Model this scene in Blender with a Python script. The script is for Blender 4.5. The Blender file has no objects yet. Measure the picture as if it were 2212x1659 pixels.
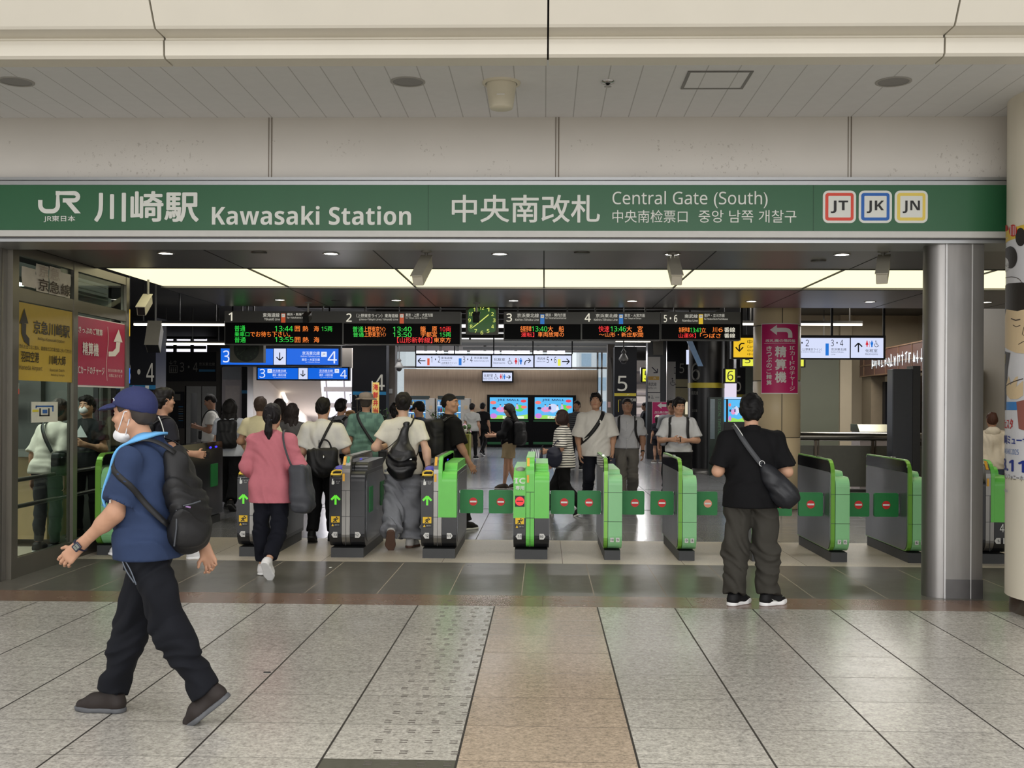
import bpy, bmesh, math, random
import numpy as np
from mathutils import Vector, Matrix, Euler

scn = bpy.context.scene
COL = scn.collection
PI = math.pi
# ---------------------------------------------------------------- camera
FPX = 2400.0
EYE = Vector((0, 0, 1.62))
cam_data = bpy.data.cameras.new('camera')
cam_data.sensor_width = 36.0
cam_data.lens = 36.0 * FPX / 2212.0
cam_data.shift_y = 42.5 / 2212.0
cam_data.clip_end = 300
cam = bpy.data.objects.new('camera', cam_data)
COL.objects.link(cam)
CM = Matrix.Rotation(math.radians(1.647), 4, 'Z') @ Matrix.Rotation(PI / 2, 4, 'X') @ Matrix.Rotation(math.radians(.336), 4, 'Z')
cam.matrix_world = Matrix.Translation(EYE) @ CM
scn.camera = cam
# ---------------------------------------------------------------- world, view
wd = bpy.data.worlds.new('daylight')
scn.world = wd
wd.use_nodes = True
bg = wd.node_tree.nodes['Background']
bg.inputs[1].default_value = 1.12
# bright hazy sky above the horizon, dull ground below it
_n = wd.node_tree
_tc = _n.nodes.new('ShaderNodeTexCoord')
_sp = _n.nodes.new('ShaderNodeSeparateXYZ')
_mr = _n.nodes.new('ShaderNodeMapRange')
_mr.inputs['From Min'].default_value, _mr.inputs['From Max'].default_value = -.06, .02
_mx = _n.nodes.new('ShaderNodeMix')
_mx.data_type = 'RGBA'
_mx.inputs[6].default_value = (.16, .155, .15, 1)
_mx.inputs[7].default_value = (1.0, .985, .965, 1)
_n.links.new(_tc.outputs['Generated'], _sp.inputs[0])
_n.links.new(_sp.outputs[2], _mr.inputs['Value'])
_n.links.new(_mr.outputs[0], _mx.inputs[0])
_n.links.new(_mx.outputs[2], bg.inputs[0])
scn.view_settings.view_transform = 'Standard'
scn.view_settings.look = 'None'
scn.view_settings.gamma = 1
scn.view_settings.exposure = 0.0
scn.cycles.use_denoising = True
scn.cycles.max_bounces = 7
scn.cycles.diffuse_bounces = 4
scn.cycles.glossy_bounces = 4
scn.cycles.transmission_bounces = 6
scn.cycles.transparent_max_bounces = 12
scn.cycles.caustics_reflective = False
scn.cycles.caustics_refractive = False
scn.cycles.sample_clamp_indirect = 6


def area_light(name, loc, size, power, col=(1, 1, 1), rot=(0, 0, 0)):
    l = bpy.data.lights.new(name, 'AREA')
    l.shape = 'RECTANGLE'
    l.size, l.size_y = size
    l.energy = power
    l.color = col
    o = bpy.data.objects.new(name, l)
    o.location = loc
    o.rotation_euler = rot
    COL.objects.link(o)
    return o


# rows of ceiling lamps over the two halls, and three added unseen fills
LAMPS = [area_light('concourse_lamp_row', (0, 2.2, 5.2), (12, 1.2), 120, (1, .98, .95)),
         area_light('added_front_fill', (0, -12, 3.0), (18, 3.2), 1320, (1, .985, .97), (PI / 2, 0, 0)),  # no window here: unseen fill added to brighten the front wall and sign
         area_light('added_side_fill', (6.4, 22.5, 3.6), (1.6, 4), 190, (1, .95, .86)),  # unseen fill added to brighten the beige side walls
         area_light('hall_lamp_row', (-1.5, 21, 3.55), (11, .5), 230, (1, .97, .93)),
         area_light('hall_lamp_row', (-1.5, 30, 3.55), (12, .5), 190, (1, .98, .95)),
         area_light('added_far_fill', (-1.2, 37.5, 4.55), (8, .6), 320, (.97, .985, 1))]  # added for brightness on the timber wall and far hall, no fitting there


# ---------------------------------------------------------------- pixel rays
def ray(px, py):
    return (CM.to_3x3() @ Vector(((px - 1106) / FPX, (872 - py) / FPX, -1)))


def at(px, py, Y):
    d = ray(px, py)
    return EYE + d * (Y / d.y)


def on_floor(px, py, z=0.0):
    d = ray(px, py)
    return EYE + d * ((z - EYE.z) / d.z)


# ---------------------------------------------------------------- materials
def lin(c):
    return tuple((v / 255 / 12.92) if v / 255 <= .04045 else ((v / 255 + .055) / 1.055) ** 2.4 for v in c)


MATS = {}


def mat(name, rgb=(128, 128, 128), rough=.5, metal=0.0, emit=0.0, var=.06, scale=12, bump=0.0, spec=.5, stretch=None, coat=0.0, coords='Object'):
    if name in MATS:
        return MATS[name]
    m = bpy.data.materials.new(name)
    m.use_nodes = True
    nt = m.node_tree
    b = nt.nodes['Principled BSDF']
    c = lin(rgb)
    b.inputs['Base Color'].default_value = (*c, 1)
    b.inputs['Roughness'].default_value = rough
    b.inputs['Metallic'].default_value = metal
    b.inputs['Specular IOR Level'].default_value = spec
    b.inputs['Coat Weight'].default_value = coat
    b.inputs['Coat Roughness'].default_value = .08
    if emit:
        b.inputs['Emission Color'].default_value = (*c, 1)
        b.inputs['Emission Strength'].default_value = emit
    if var or bump:
        tc = nt.nodes.new('ShaderNodeTexCoord')
        n = nt.nodes.new('ShaderNodeTexNoise')
        n.inputs['Scale'].default_value = scale
        n.inputs['Detail'].default_value = 4
        src = tc.outputs[coords]
        if stretch:
            mp = nt.nodes.new('ShaderNodeMapping')
            mp.inputs['Scale'].default_value = stretch
            nt.links.new(src, mp.inputs['Vector'])
            src = mp.outputs[0]
        nt.links.new(src, n.inputs['Vector'])
        if var:
            mr = nt.nodes.new('ShaderNodeMapRange')
            mr.inputs['From Min'].default_value = .25
            mr.inputs['From Max'].default_value = .75
            mr.inputs['To Min'].default_value = 1 - var
            mr.inputs['To Max'].default_value = 1 + var
            nt.links.new(n.outputs['Fac'], mr.inputs['Value'])
            mx = nt.nodes.new('ShaderNodeVectorMath')
            mx.operation = 'SCALE'
            mx.inputs[0].default_value = c
            nt.links.new(mr.outputs[0], mx.inputs['Scale'])
            nt.links.new(mx.outputs[0], b.inputs['Base Color'])
        if bump:
            bp = nt.nodes.new('ShaderNodeBump')
            bp.inputs['Strength'].default_value = bump
            bp.inputs['Distance'].default_value = .01
            nt.links.new(n.outputs['Fac'], bp.inputs['Height'])
            nt.links.new(bp.outputs[0], b.inputs['Normal'])
    MATS[name] = m
    return m


def glow(name, rgb, strength):
    """a self-lit face: screen, lamp, backlit sign"""
    if name in MATS:
        return MATS[name]
    m = mat(name, rgb, rough=.4, emit=strength, var=0)
    b = m.node_tree.nodes['Principled BSDF']
    b.inputs['Base Color'].default_value = (.02, .02, .02, 1)
    return m


def math_node(nt, op, a, b=None, c=None):
    n = nt.nodes.new('ShaderNodeMath')
    n.operation = op
    for i, v in enumerate((a, b, c)):
        if v is None:
            continue
        if isinstance(v, (int, float)):
            n.inputs[i].default_value = v
        else:
            nt.links.new(v, n.inputs[i])
    return n.outputs[0]


def mix_col(nt, f, a, b):
    n = nt.nodes.new('ShaderNodeMix')
    n.data_type = 'RGBA'
    for k, v in ((0, f), (6, a), (7, b)):
        if isinstance(v, (int, float)):
            n.inputs[k].default_value = v
        elif isinstance(v, tuple):
            n.inputs[k].default_value = (*v, 1)
        else:
            nt.links.new(v, n.inputs[k])
    return n.outputs[2]


def world_xyz(nt):
    g = nt.nodes.new('ShaderNodeNewGeometry')
    s = nt.nodes.new('ShaderNodeSeparateXYZ')
    nt.links.new(g.outputs['Position'], s.inputs[0])
    return g.outputs['Position'], s.outputs


def noise(nt, vec, scale, detail=3, rough=.5):
    n = nt.nodes.new('ShaderNodeTexNoise')
    n.inputs['Scale'].default_value = scale
    n.inputs['Detail'].default_value = detail
    n.inputs['Roughness'].default_value = rough
    nt.links.new(vec, n.inputs['Vector'])
    return n.outputs['Fac']


def tiles_mat(name, base, sx, sy, ox, oy, line, lw, rough, speck=0.0, speck_scale=120, tile_var=.08, band=None, band_rgb=None, spec=.5, patch=None, soft_line=1.0):
    """square floor slabs with joints; base in sRGB; band = (x0, x1) runs in another stone"""
    m = bpy.data.materials.new(name)
    m.use_nodes = True
    nt = m.node_tree
    b = nt.nodes['Principled BSDF']
    pos, xyz = world_xyz(nt)
    x, y = xyz[0], xyz[1]
    if band:
        x0, x1 = band
        # outside the band both sides are counted from the band's edges
        inb = math_node(nt, 'MULTIPLY', math_node(nt, 'GREATER_THAN', x, x0), math_node(nt, 'LESS_THAN', x, x1))
        mid, hw = (x0 + x1) / 2, (x1 - x0) / 2
        xa = math_node(nt, 'SUBTRACT', math_node(nt, 'ABSOLUTE', math_node(nt, 'SUBTRACT', x, mid)), hw)
        u = math_node(nt, 'DIVIDE', xa, sx)
        u = math_node(nt, 'ADD', u, math_node(nt, 'MULTIPLY', math_node(nt, 'GREATER_THAN', x, mid), 40))
        u = math_node(nt, 'MAXIMUM', u, math_node(nt, 'MULTIPLY', math_node(nt, 'GREATER_THAN', x, mid), 39.999))
        u_line = math_node(nt, 'MAXIMUM', math_node(nt, 'DIVIDE', xa, sx), 0.0)
        edge = math_node(nt, 'LESS_THAN', math_node(nt, 'ABSOLUTE', xa), lw)
    else:
        inb = None
        u = math_node(nt, 'DIVIDE', math_node(nt, 'SUBTRACT', x, ox), sx)
        u_line = u
        edge = None
    v = math_node(nt, 'DIVIDE', math_node(nt, 'SUBTRACT', y, oy), sy)
    fu = math_node(nt, 'PINGPONG', u_line, .5)
    fv = math_node(nt, 'PINGPONG', v, .5)
    lu = math_node(nt, 'LESS_THAN', fu, lw / sx)
    if band:
        lu = math_node(nt, 'MULTIPLY', lu, math_node(nt, 'SUBTRACT', 1, inb))
        lu = math_node(nt, 'MAXIMUM', lu, edge)
    lv = math_node(nt, 'MULTIPLY', math_node(nt, 'LESS_THAN', fv, lw * .7 / sy), .55)
    ln = math_node(nt, 'MULTIPLY', math_node(nt, 'MAXIMUM', lu, lv), soft_line)
    cv = nt.nodes.new('ShaderNodeCombineXYZ')
    nt.links.new(math_node(nt, 'FLOOR', u), cv.inputs[0])
    nt.links.new(math_node(nt, 'FLOOR', v), cv.inputs[1])
    wn = nt.nodes.new('ShaderNodeTexWhiteNoise')
    wn.noise_dimensions = '2D'
    nt.links.new(cv.outputs[0], wn.inputs['Vector'])
    col = lin(base)
    if band:
        colr = mix_col(nt, inb, col, lin(band_rgb))
    else:
        colr = mix_col(nt, 0.0, col, col)
    if patch:
        (px0, px1, py0, py1), prgb = patch
        pm = math_node(nt, 'MULTIPLY', math_node(nt, 'MULTIPLY', math_node(nt, 'GREATER_THAN', x, px0), math_node(nt, 'LESS_THAN', x, px1)),
                       math_node(nt, 'MULTIPLY', math_node(nt, 'GREATER_THAN', y, py0), math_node(nt, 'LESS_THAN', y, py1)))
        colr = mix_col(nt, pm, colr, lin(prgb))
    k = math_node(nt, 'ADD', 1 - tile_var, math_node(nt, 'MULTIPLY', wn.outputs['Value'], 2 * tile_var))
    big = math_node(nt, 'ADD', .88, math_node(nt, 'MULTIPLY', noise(nt, pos, 1.1, 3), .24))
    k = math_node(nt, 'MULTIPLY', k, big)
    if speck:
        s1 = noise(nt, pos, speck_scale, 2, .7)
        s2 = noise(nt, pos, speck_scale * .37, 2, .6)
        sp = math_node(nt, 'ADD', math_node(nt, 'MULTIPLY', math_node(nt, 'SUBTRACT', s1, .5), speck * 2.2), math_node(nt, 'MULTIPLY', math_node(nt, 'SUBTRACT', s2, .5), speck * 1.4))
        k = math_node(nt, 'MULTIPLY', k, math_node(nt, 'ADD', 1, sp))
    vm = nt.nodes.new('ShaderNodeVectorMath')
    vm.operation = 'SCALE'
    nt.links.new(colr, vm.inputs[0])
    nt.links.new(k, vm.inputs['Scale'])
    out = mix_col(nt, ln, vm.outputs[0], lin(line))
    nt.links.new(out, b.inputs['Base Color'])
    rr = math_node(nt, 'ADD', rough - .05, math_node(nt, 'MULTIPLY', noise(nt, pos, 5, 3), .1))
    nt.links.new(math_node(nt, 'ADD', rr, math_node(nt, 'MULTIPLY', ln, .4)), b.inputs['Roughness'])
    b.inputs['Specular IOR Level'].default_value = spec
    MATS[name] = m
    return m


# ---------------------------------------------------------------- things
ORG = {}


def tag(o, label=None, cat=None, group=None, kind=None):
    if label:
        o['label'] = label
    if cat:
        o['category'] = cat
    if group:
        o['group'] = group
    if kind:
        o['kind'] = kind
    return o


def thing(name, label, cat, loc=(0, 0, 0), group=None, rz=0.0, world=True):
    """an Empty at the thing's base; with world=True its parts are given in world coordinates"""
    o = bpy.data.objects.new(name, None)
    o.empty_display_size = .1
    o.location = loc
    o.rotation_euler = (0, 0, rz)
    COL.objects.link(o)
    tag(o, label, cat, group)
    if world:
        ORG[o.name] = Vector(loc)
    return o


class MB:
    """collects faces for ONE mesh object"""

    def __init__(s):
        s.v, s.f, s.m, s.sm = [], [], [], []

    def add(s, vs, fs, mi=0, smooth=False):
        n = len(s.v)
        s.v += [tuple(v) for v in vs]
        for f in fs:
            s.f.append([i + n for i in f])
            s.m.append(mi)
            s.sm.append(smooth)
        return s

    def box(s, a, b, mi=0, M=None):
        (x0, y0, z0), (x1, y1, z1) = a, b
        vs = [Vector(p) for p in ((x0, y0, z0), (x1, y0, z0), (x1, y1, z0), (x0, y1, z0), (x0, y0, z1), (x1, y0, z1), (x1, y1, z1), (x0, y1, z1))]
        if M is not None:
            vs = [M @ v for v in vs]
        return s.add(vs, [(0, 3, 2, 1), (4, 5, 6, 7), (0, 1, 5, 4), (1, 2, 6, 5), (2, 3, 7, 6), (3, 0, 4, 7)], mi)

    def prism_x(s, yz, x0, x1, mi=0, smooth=False):
        """polygon in (y, z) run along x"""
        n = len(yz)
        vs = [(x0, y, z) for y, z in yz] + [(x1, y, z) for y, z in yz]
        s.add(vs, [(i, (i + 1) % n, n + (i + 1) % n, n + i) for i in range(n)], mi, smooth)
        s.add(vs, [tuple(range(n - 1, -1, -1)), tuple(range(n, 2 * n))], mi)
        return s

    def prism(s, pts, n_off, mi=0):
        """closed loop of 3-D points thickened along the vector n_off"""
        n = len(pts)
        n_off = Vector(n_off)
        vs = [Vector(p) for p in pts] + [Vector(p) + n_off for p in pts]
        s.add(vs, [(i, (i + 1) % n, n + (i + 1) % n, n + i) for i in range(n)], mi)
        s.add(vs, [tuple(range(n - 1, -1, -1)), tuple(range(n, 2 * n))], mi)
        return s

    def tube(s, pts, r, seg=8, mi=0, flat=1.0, up=None, cap=True):
        pts = [Vector(p) for p in pts]
        rs = r if isinstance(r, (list, tuple)) else [r] * len(pts)
        rings = []
        ref = Vector(up) if up else None
        for i, p in enumerate(pts):
            d = (pts[min(i + 1, len(pts) - 1)] - pts[max(i - 1, 0)]).normalized()
            if up and not isinstance(up, tuple):
                ref = Vector(up)
            if ref is None:
                ref = Vector((0, 0, 1)) if abs(d.z) < .9 else Vector((0, 1, 0))
            a = d.cross(ref)
            if a.length < 1e-6:
                a = d.cross(Vector((1, 0, 0)))
            a.normalize()
            b = a.cross(d).normalized()
            rings.append([p + a * (math.cos(2 * PI * k / seg) * rs[i]) + b * (math.sin(2 * PI * k / seg) * rs[i] * flat) for k in range(seg)])
        vs = [v for rg in rings for v in rg]
        fs = []
        for i in range(len(pts) - 1):
            for k in range(seg):
                k2 = (k + 1) % seg
                fs.append((i * seg + k, i * seg + k2, (i + 1) * seg + k2, (i + 1) * seg + k))
        s.add(vs, fs, mi, True)
        if cap:
            s.add(vs, [tuple(range(seg - 1, -1, -1)), tuple(range((len(pts) - 1) * seg, len(pts) * seg))], mi)
        return s

    def lathe(s, c, prof, seg=32, mi=0, a0=0.0, a1=2 * PI, smooth=True):
        """profile of (radius, z) round the vertical through c"""
        c = Vector(c)
        full = abs(a1 - a0 - 2 * PI) < 1e-6
        n = seg if full else seg + 1
        vs = [(c.x + r * math.cos(a0 + (a1 - a0) * k / seg), c.y + r * math.sin(a0 + (a1 - a0) * k / seg), c.z + z) for r, z in prof for k in range(n)]
        fs = []
        for i in range(len(prof) - 1):
            for k in range(seg):
                k2 = (k + 1) % n
                fs.append((i * n + k, i * n + k2, (i + 1) * n + k2, (i + 1) * n + k))
        return s.add(vs, fs, mi, smooth)

    def ball(s, c, r, seg=16, rings=10, mi=0, R=None):
        rx, ry, rz = r if isinstance(r, (tuple, list)) else (r, r, r)
        c = Vector(c)
        vs = []
        for i in range(rings + 1):
            t = PI * i / rings
            for k in range(seg):
                p = Vector((rx * math.sin(t) * math.cos(2 * PI * k / seg), ry * math.sin(t) * math.sin(2 * PI * k / seg), rz * math.cos(t)))
                vs.append(c + (R @ p if R is not None else p))
        fs = [(i * seg + k, (i + 1) * seg + k, (i + 1) * seg + (k + 1) % seg, i * seg + (k + 1) % seg) for i in range(rings) for k in range(seg)]
        return s.add(vs, fs, mi, True)

    def build(s, name, mats, parent=None, bevel=0.0):
        me = bpy.data.meshes.new(name)
        off = ORG.get(parent.name, Vector()) if parent is not None else Vector()
        if parent is not None and parent.name not in ORG and parent.parent is not None:
            off = ORG.get(parent.parent.name, Vector())
        v = [(a[0] - off.x, a[1] - off.y, a[2] - off.z) for a in s.v]
        me.from_pydata(v, [], s.f)
        for m in (mats if isinstance(mats, (list, tuple)) else [mats]):
            me.materials.append(m)
        me.polygons.foreach_set('material_index', s.m)
        me.polygons.foreach_set('use_smooth', s.sm)
        me.validate()
        o = bpy.data.objects.new(name, me)
        COL.objects.link(o)
        if parent is not None:
            o.parent = parent
        if bevel:
            b = o.modifiers.new('soft edges', 'BEVEL')
            b.width = bevel
            b.segments = 2
            b.limit_method = 'ANGLE'
            b.angle_limit = math.radians(50)
        return o


def struct(name, mb, m, label=None, cat=None, bevel=0):
    o = mb.build(name, m, None, bevel)
    return tag(o, label, cat, None, 'structure')


# ---------------------------------------------------------------- faces that carry print
class Flat:
    def __init__(s, o, U=(1, 0, 0), V=(0, 0, 1)):
        s.o, s.U, s.V = Vector(o), Vector(U).normalized(), Vector(V).normalized()
        s.N = s.U.cross(s.V).normalized()
        s.segs = 1

    def uv(s, px, py):
        d = ray(px, py)
        t = (s.o - EYE).dot(s.N) / d.dot(s.N)
        q = EYE + d * t - s.o
        return q.dot(s.U), q.dot(s.V)

    def pt(s, u, v, n=0.0):
        return s.o + s.U * u + s.V * v + s.N * n


class Round:
    """outside of a vertical cylinder, facing the hall in front of it"""

    def __init__(s, cx, cy, r):
        s.c, s.r, s.segs = Vector((cx, cy, 0)), r, (80 if r > .5 else 28)

    def uv(s, px, py):
        d = ray(px, py)
        o = EYE - s.c
        a = d.x ** 2 + d.y ** 2
        b = o.x * d.x + o.y * d.y
        c = o.x ** 2 + o.y ** 2 - s.r ** 2
        t = (-b - math.sqrt(max(b * b - a * c, 0))) / a
        q = EYE + d * t - s.c
        return (math.atan2(q.x, -q.y)) * s.r, q.z

    def pt(s, u, v, n=0.0):
        a = u / s.r
        return Vector((s.c.x + math.sin(a) * (s.r + n), s.c.y - math.cos(a) * (s.r + n), v))


def rect_uv(pl, rect):
    x0, y0, x1, y1 = rect
    ua, va = pl.uv(x0, y0)
    ub, vb = pl.uv(x1, y0)
    uc, vc = pl.uv(x0, y1)
    ud, vd = pl.uv(x1, y1)
    return (ua + uc) / 2, (vc + vd) / 2, (ub + ud) / 2, (va + vb) / 2      # u0, v0, u1, v1


def panel(pl, rect, front=.01, back=0.0, uv=False, mb=None, mi=0, rad=0.0):
    """a plate on a face: rect in pixels (or in the face's own metres with uv=True)"""
    mb = mb or MB()
    u0, v0, u1, v1 = rect if uv else rect_uv(pl, rect)
    if rad:
        loop = []
        for cu, cv, a in ((u1 - rad, v0 + rad, -PI / 2), (u1 - rad, v1 - rad, 0), (u0 + rad, v1 - rad, PI / 2), (u0 + rad, v0 + rad, PI)):
            loop += [(cu + rad * math.cos(a + PI / 2 * k / 5), cv + rad * math.sin(a + PI / 2 * k / 5)) for k in range(6)]
        n = len(loop)
        vs = [pl.pt(u, v, front) for u, v in loop] + [pl.pt(u, v, back) for u, v in loop]
        mb.add(vs, [tuple(range(n)), tuple(range(2 * n - 1, n - 1, -1))], mi)
        mb.add(vs, [(i, n + i, n + (i + 1) % n, (i + 1) % n) for i in range(n)], mi)
        return mb
    k = pl.segs
    for i in range(k):
        a, b = u0 + (u1 - u0) * i / k, u0 + (u1 - u0) * (i + 1) / k
        vs = [pl.pt(a, v0, front), pl.pt(b, v0, front), pl.pt(b, v1, front), pl.pt(a, v1, front), pl.pt(a, v0, back), pl.pt(b, v0, back), pl.pt(b, v1, back), pl.pt(a, v1, back)]
        fs = [(0, 1, 2, 3), (7, 6, 5, 4), (0, 4, 5, 1), (3, 2, 6, 7)]
        if i == 0:
            fs.append((0, 3, 7, 4))
        if i == k - 1:
            fs.append((1, 5, 6, 2))
        mb.add(vs, fs, mi)
    return mb


def shape(pl, pts, n=.004, mb=None, mi=0, uv=False, back=None):
    """a filled outline; points in pixels"""
    mb = mb or MB()
    q = pts if uv else [pl.uv(*p) for p in pts]
    ar = sum(q[i][0] * q[(i + 1) % len(q)][1] - q[(i + 1) % len(q)][0] * q[i][1] for i in range(len(q)))
    if ar < 0:
        q = q[::-1]
    if pl.segs > 1:               # follow the curve: small triangles
        from mathutils.geometry import tessellate_polygon
        tri = [[Vector((*q[i], 0)) for i in f] for f in tessellate_polygon([[Vector((u, v, 0)) for u, v in q]])]
        while tri:
            a = tri.pop()
            k = max(range(3), key=lambda i: (a[i] - a[(i + 1) % 3]).length)
            if (a[k] - a[(k + 1) % 3]).length > .05:
                h = (a[k] + a[(k + 1) % 3]) / 2
                tri += [[a[k], h, a[(k + 2) % 3]], [h, a[(k + 1) % 3], a[(k + 2) % 3]]]
            else:
                if (a[1] - a[0]).cross(a[2] - a[0]).z < 0:
                    a = a[::-1]
                mb.add([pl.pt(p.x, p.y, n) for p in a], [(0, 1, 2)], mi)
        return mb
    if back is None:
        mb.add([pl.pt(u, v, n) for u, v in q], [tuple(range(len(q)))], mi)
    else:
        k = len(q)
        vs = [pl.pt(u, v, n) for u, v in q] + [pl.pt(u, v, back) for u, v in q]
        mb.add(vs, [tuple(range(k)), tuple(range(2 * k - 1, k - 1, -1))], mi)
        mb.add(vs, [(i, k + i, k + (i + 1) % k, (i + 1) % k) for i in range(k)], mi)
    return mb


def stroke(pl, pts, w, n=.004, mb=None, mi=0, uv=False):
    """a line of even width through pixel points; w in pixels"""
    mb = mb or MB()
    P = [Vector(p) for p in pts]
    L, R = [], []
    for i, p in enumerate(P):
        d = (P[min(i + 1, len(P) - 1)] - P[max(i - 1, 0)])
        if d.length < 1e-9:
            continue
        d.normalize()
        nn = Vector((-d.y, d.x)) * (w / 2)
        L.append(p + nn)
        R.append(p - nn)
    for i in range(len(L) - 1):
        shape(pl, [tuple(L[i]), tuple(L[i + 1]), tuple(R[i + 1]), tuple(R[i])], n, mb, mi, uv)
    return mb


def disc(pl, cx, cy, rx, ry=None, n=.004, mb=None, mi=0, a0=0, a1=2 * PI, seg=24, uv=False, back=None):
    ry = ry or rx
    return shape(pl, [(cx + rx * math.cos(a0 + (a1 - a0) * k / seg), cy + ry * math.sin(a0 + (a1 - a0) * k / seg)) for k in range(seg + (0 if a1 - a0 > 6.28 else 1))], n, mb, mi, uv, back)


TEXT = {}
TEXT_MESH = {}


def glyphs(s, bold):
    key = (s, bold)
    if key not in TEXT_MESH:
        cu = bpy.data.curves.new('lettering', 'FONT')
        cu.body = s
        cu.offset = bold
        cu.resolution_u = 3
        o = bpy.data.objects.new('lettering', cu)
        me = bpy.data.meshes.new_from_object(o)
        v = np.zeros(len(me.vertices) * 3)
        me.vertices.foreach_get('co', v)
        v = v.reshape(-1, 3)
        f = [tuple(p.vertices) for p in me.polygons]
        bpy.data.objects.remove(o)
        bpy.data.curves.remove(cu)
        bpy.data.meshes.remove(me)
        TEXT_MESH[key] = (v, f)
    return TEXT_MESH[key]


def plain_sans(s, heavy):
    o = []
    for c in s:
        k = ord(c)
        if 65 <= k <= 90:
            k += (0x1D5D4 if heavy else 0x1D5A0) - 65
        elif 97 <= k <= 122:
            k += (0x1D5EE if heavy else 0x1D5BA) - 97
        elif 48 <= k <= 57:
            k += (0x1D7EC if heavy else 0x1D7E2) - 48
        o.append(chr(k))
    return ''.join(o)


def txt(parent, s, rect, pl, m, bold=0.0, n=.004, uv=False, name='lettering', rot=0):
    """print s on a face so that its letters fill rect (pixels); bold = thickening in ems, drawn as shifted copies"""
    latin = all(ord(c) < 128 or c == '・' for c in s)
    heavy = latin and bold >= .015 and any(c.isalpha() for c in s)
    v, f = glyphs(plain_sans(s, heavy), 0)
    if not len(v):
        return
    if heavy:
        bold = 0
    if bold:
        vs, fs = [], []
        for i, (a, c) in enumerate(((1, 0), (-1, 0), (0, 1), (0, -1), (.7, .7), (-.7, .7), (.7, -.7), (-.7, -.7))):
            vs.append(v + np.array([a * bold, c * bold, i * 1e-4]))
            fs += [tuple(k + i * len(v) for k in q) for q in f]
        v, f = np.concatenate(vs), fs
    if rot:
        c, sn = math.cos(rot), math.sin(rot)
        v = np.stack([v[:, 0] * c - v[:, 1] * sn, v[:, 0] * sn + v[:, 1] * c, v[:, 2]], 1)
    u0, v0, u1, v1 = rect if uv else rect_uv(pl, rect)
    lo, hi = v.min(0), v.max(0)
    su, sv = (u1 - u0) / max(hi[0] - lo[0], 1e-6), (v1 - v0) / max(hi[1] - lo[1], 1e-6)
    vs = [pl.pt(u0 + (a[0] - lo[0]) * su, v0 + (a[1] - lo[1]) * sv, n + a[2] * 2) for a in v]
    key = (parent.name, m.name, name) + ((len(TEXT),) if v1 - v0 > .09 and name == 'lettering' else ())
    if key not in TEXT:
        TEXT[key] = (parent, m, name, MB())
    TEXT[key][3].add(vs, f)


def flush_text():
    for parent, m, name, mb in TEXT.values():
        mb.build(name, m, parent)
    TEXT.clear()


def art(parent, name, m, fn, *a, **k):
    """shapes of one colour on one thing, one mesh"""
    key = (parent.name, m.name, name)
    if key not in TEXT:
        TEXT[key] = (parent, m, name, MB())
    fn(*a, mb=TEXT[key][3], **k)
# ---------------------------------------------------------------- soft solids: distance fields turned into one skin
V3 = lambda *a: np.array(a, float)


def rc(a, b, ra, rb, flat=None, clip=None, k=.02, op='u'):
    """tapered limb from a to b; flat = (axis, factor) squashes it; clip = [(point, normal)] keeps what lies behind"""
    return dict(t='rc', a=V3(*a), b=V3(*b), ra=ra, rb=rb, flat=flat, clip=clip, k=k, op=op)


def el(c, r, R=None, clip=None, k=.02, op='u'):
    return dict(t='el', c=V3(*c), r=V3(*r), R=R, clip=clip, k=k, op=op)


def bx(c, h, rad, R=None, clip=None, k=.02, op='u'):
    return dict(t='bx', c=V3(*c), r=V3(*h), rad=rad, R=R, clip=clip, k=k, op=op)


def bounds(p):
    if p['t'] == 'rc':
        lo = np.minimum(p['a'] - p['ra'], p['b'] - p['rb'])
        hi = np.maximum(p['a'] + p['ra'], p['b'] + p['rb'])
        if p['flat'] and p['flat'][1] > 1:
            m = max(p['ra'], p['rb']) * (p['flat'][1] - 1)
            lo, hi = lo - m, hi + m
        return lo, hi
    r = np.full(3, np.linalg.norm(p['r'])) if p['R'] is not None else p['r']
    r = r + p.get('rad', 0)
    return p['c'] - r, p['c'] + r


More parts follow.
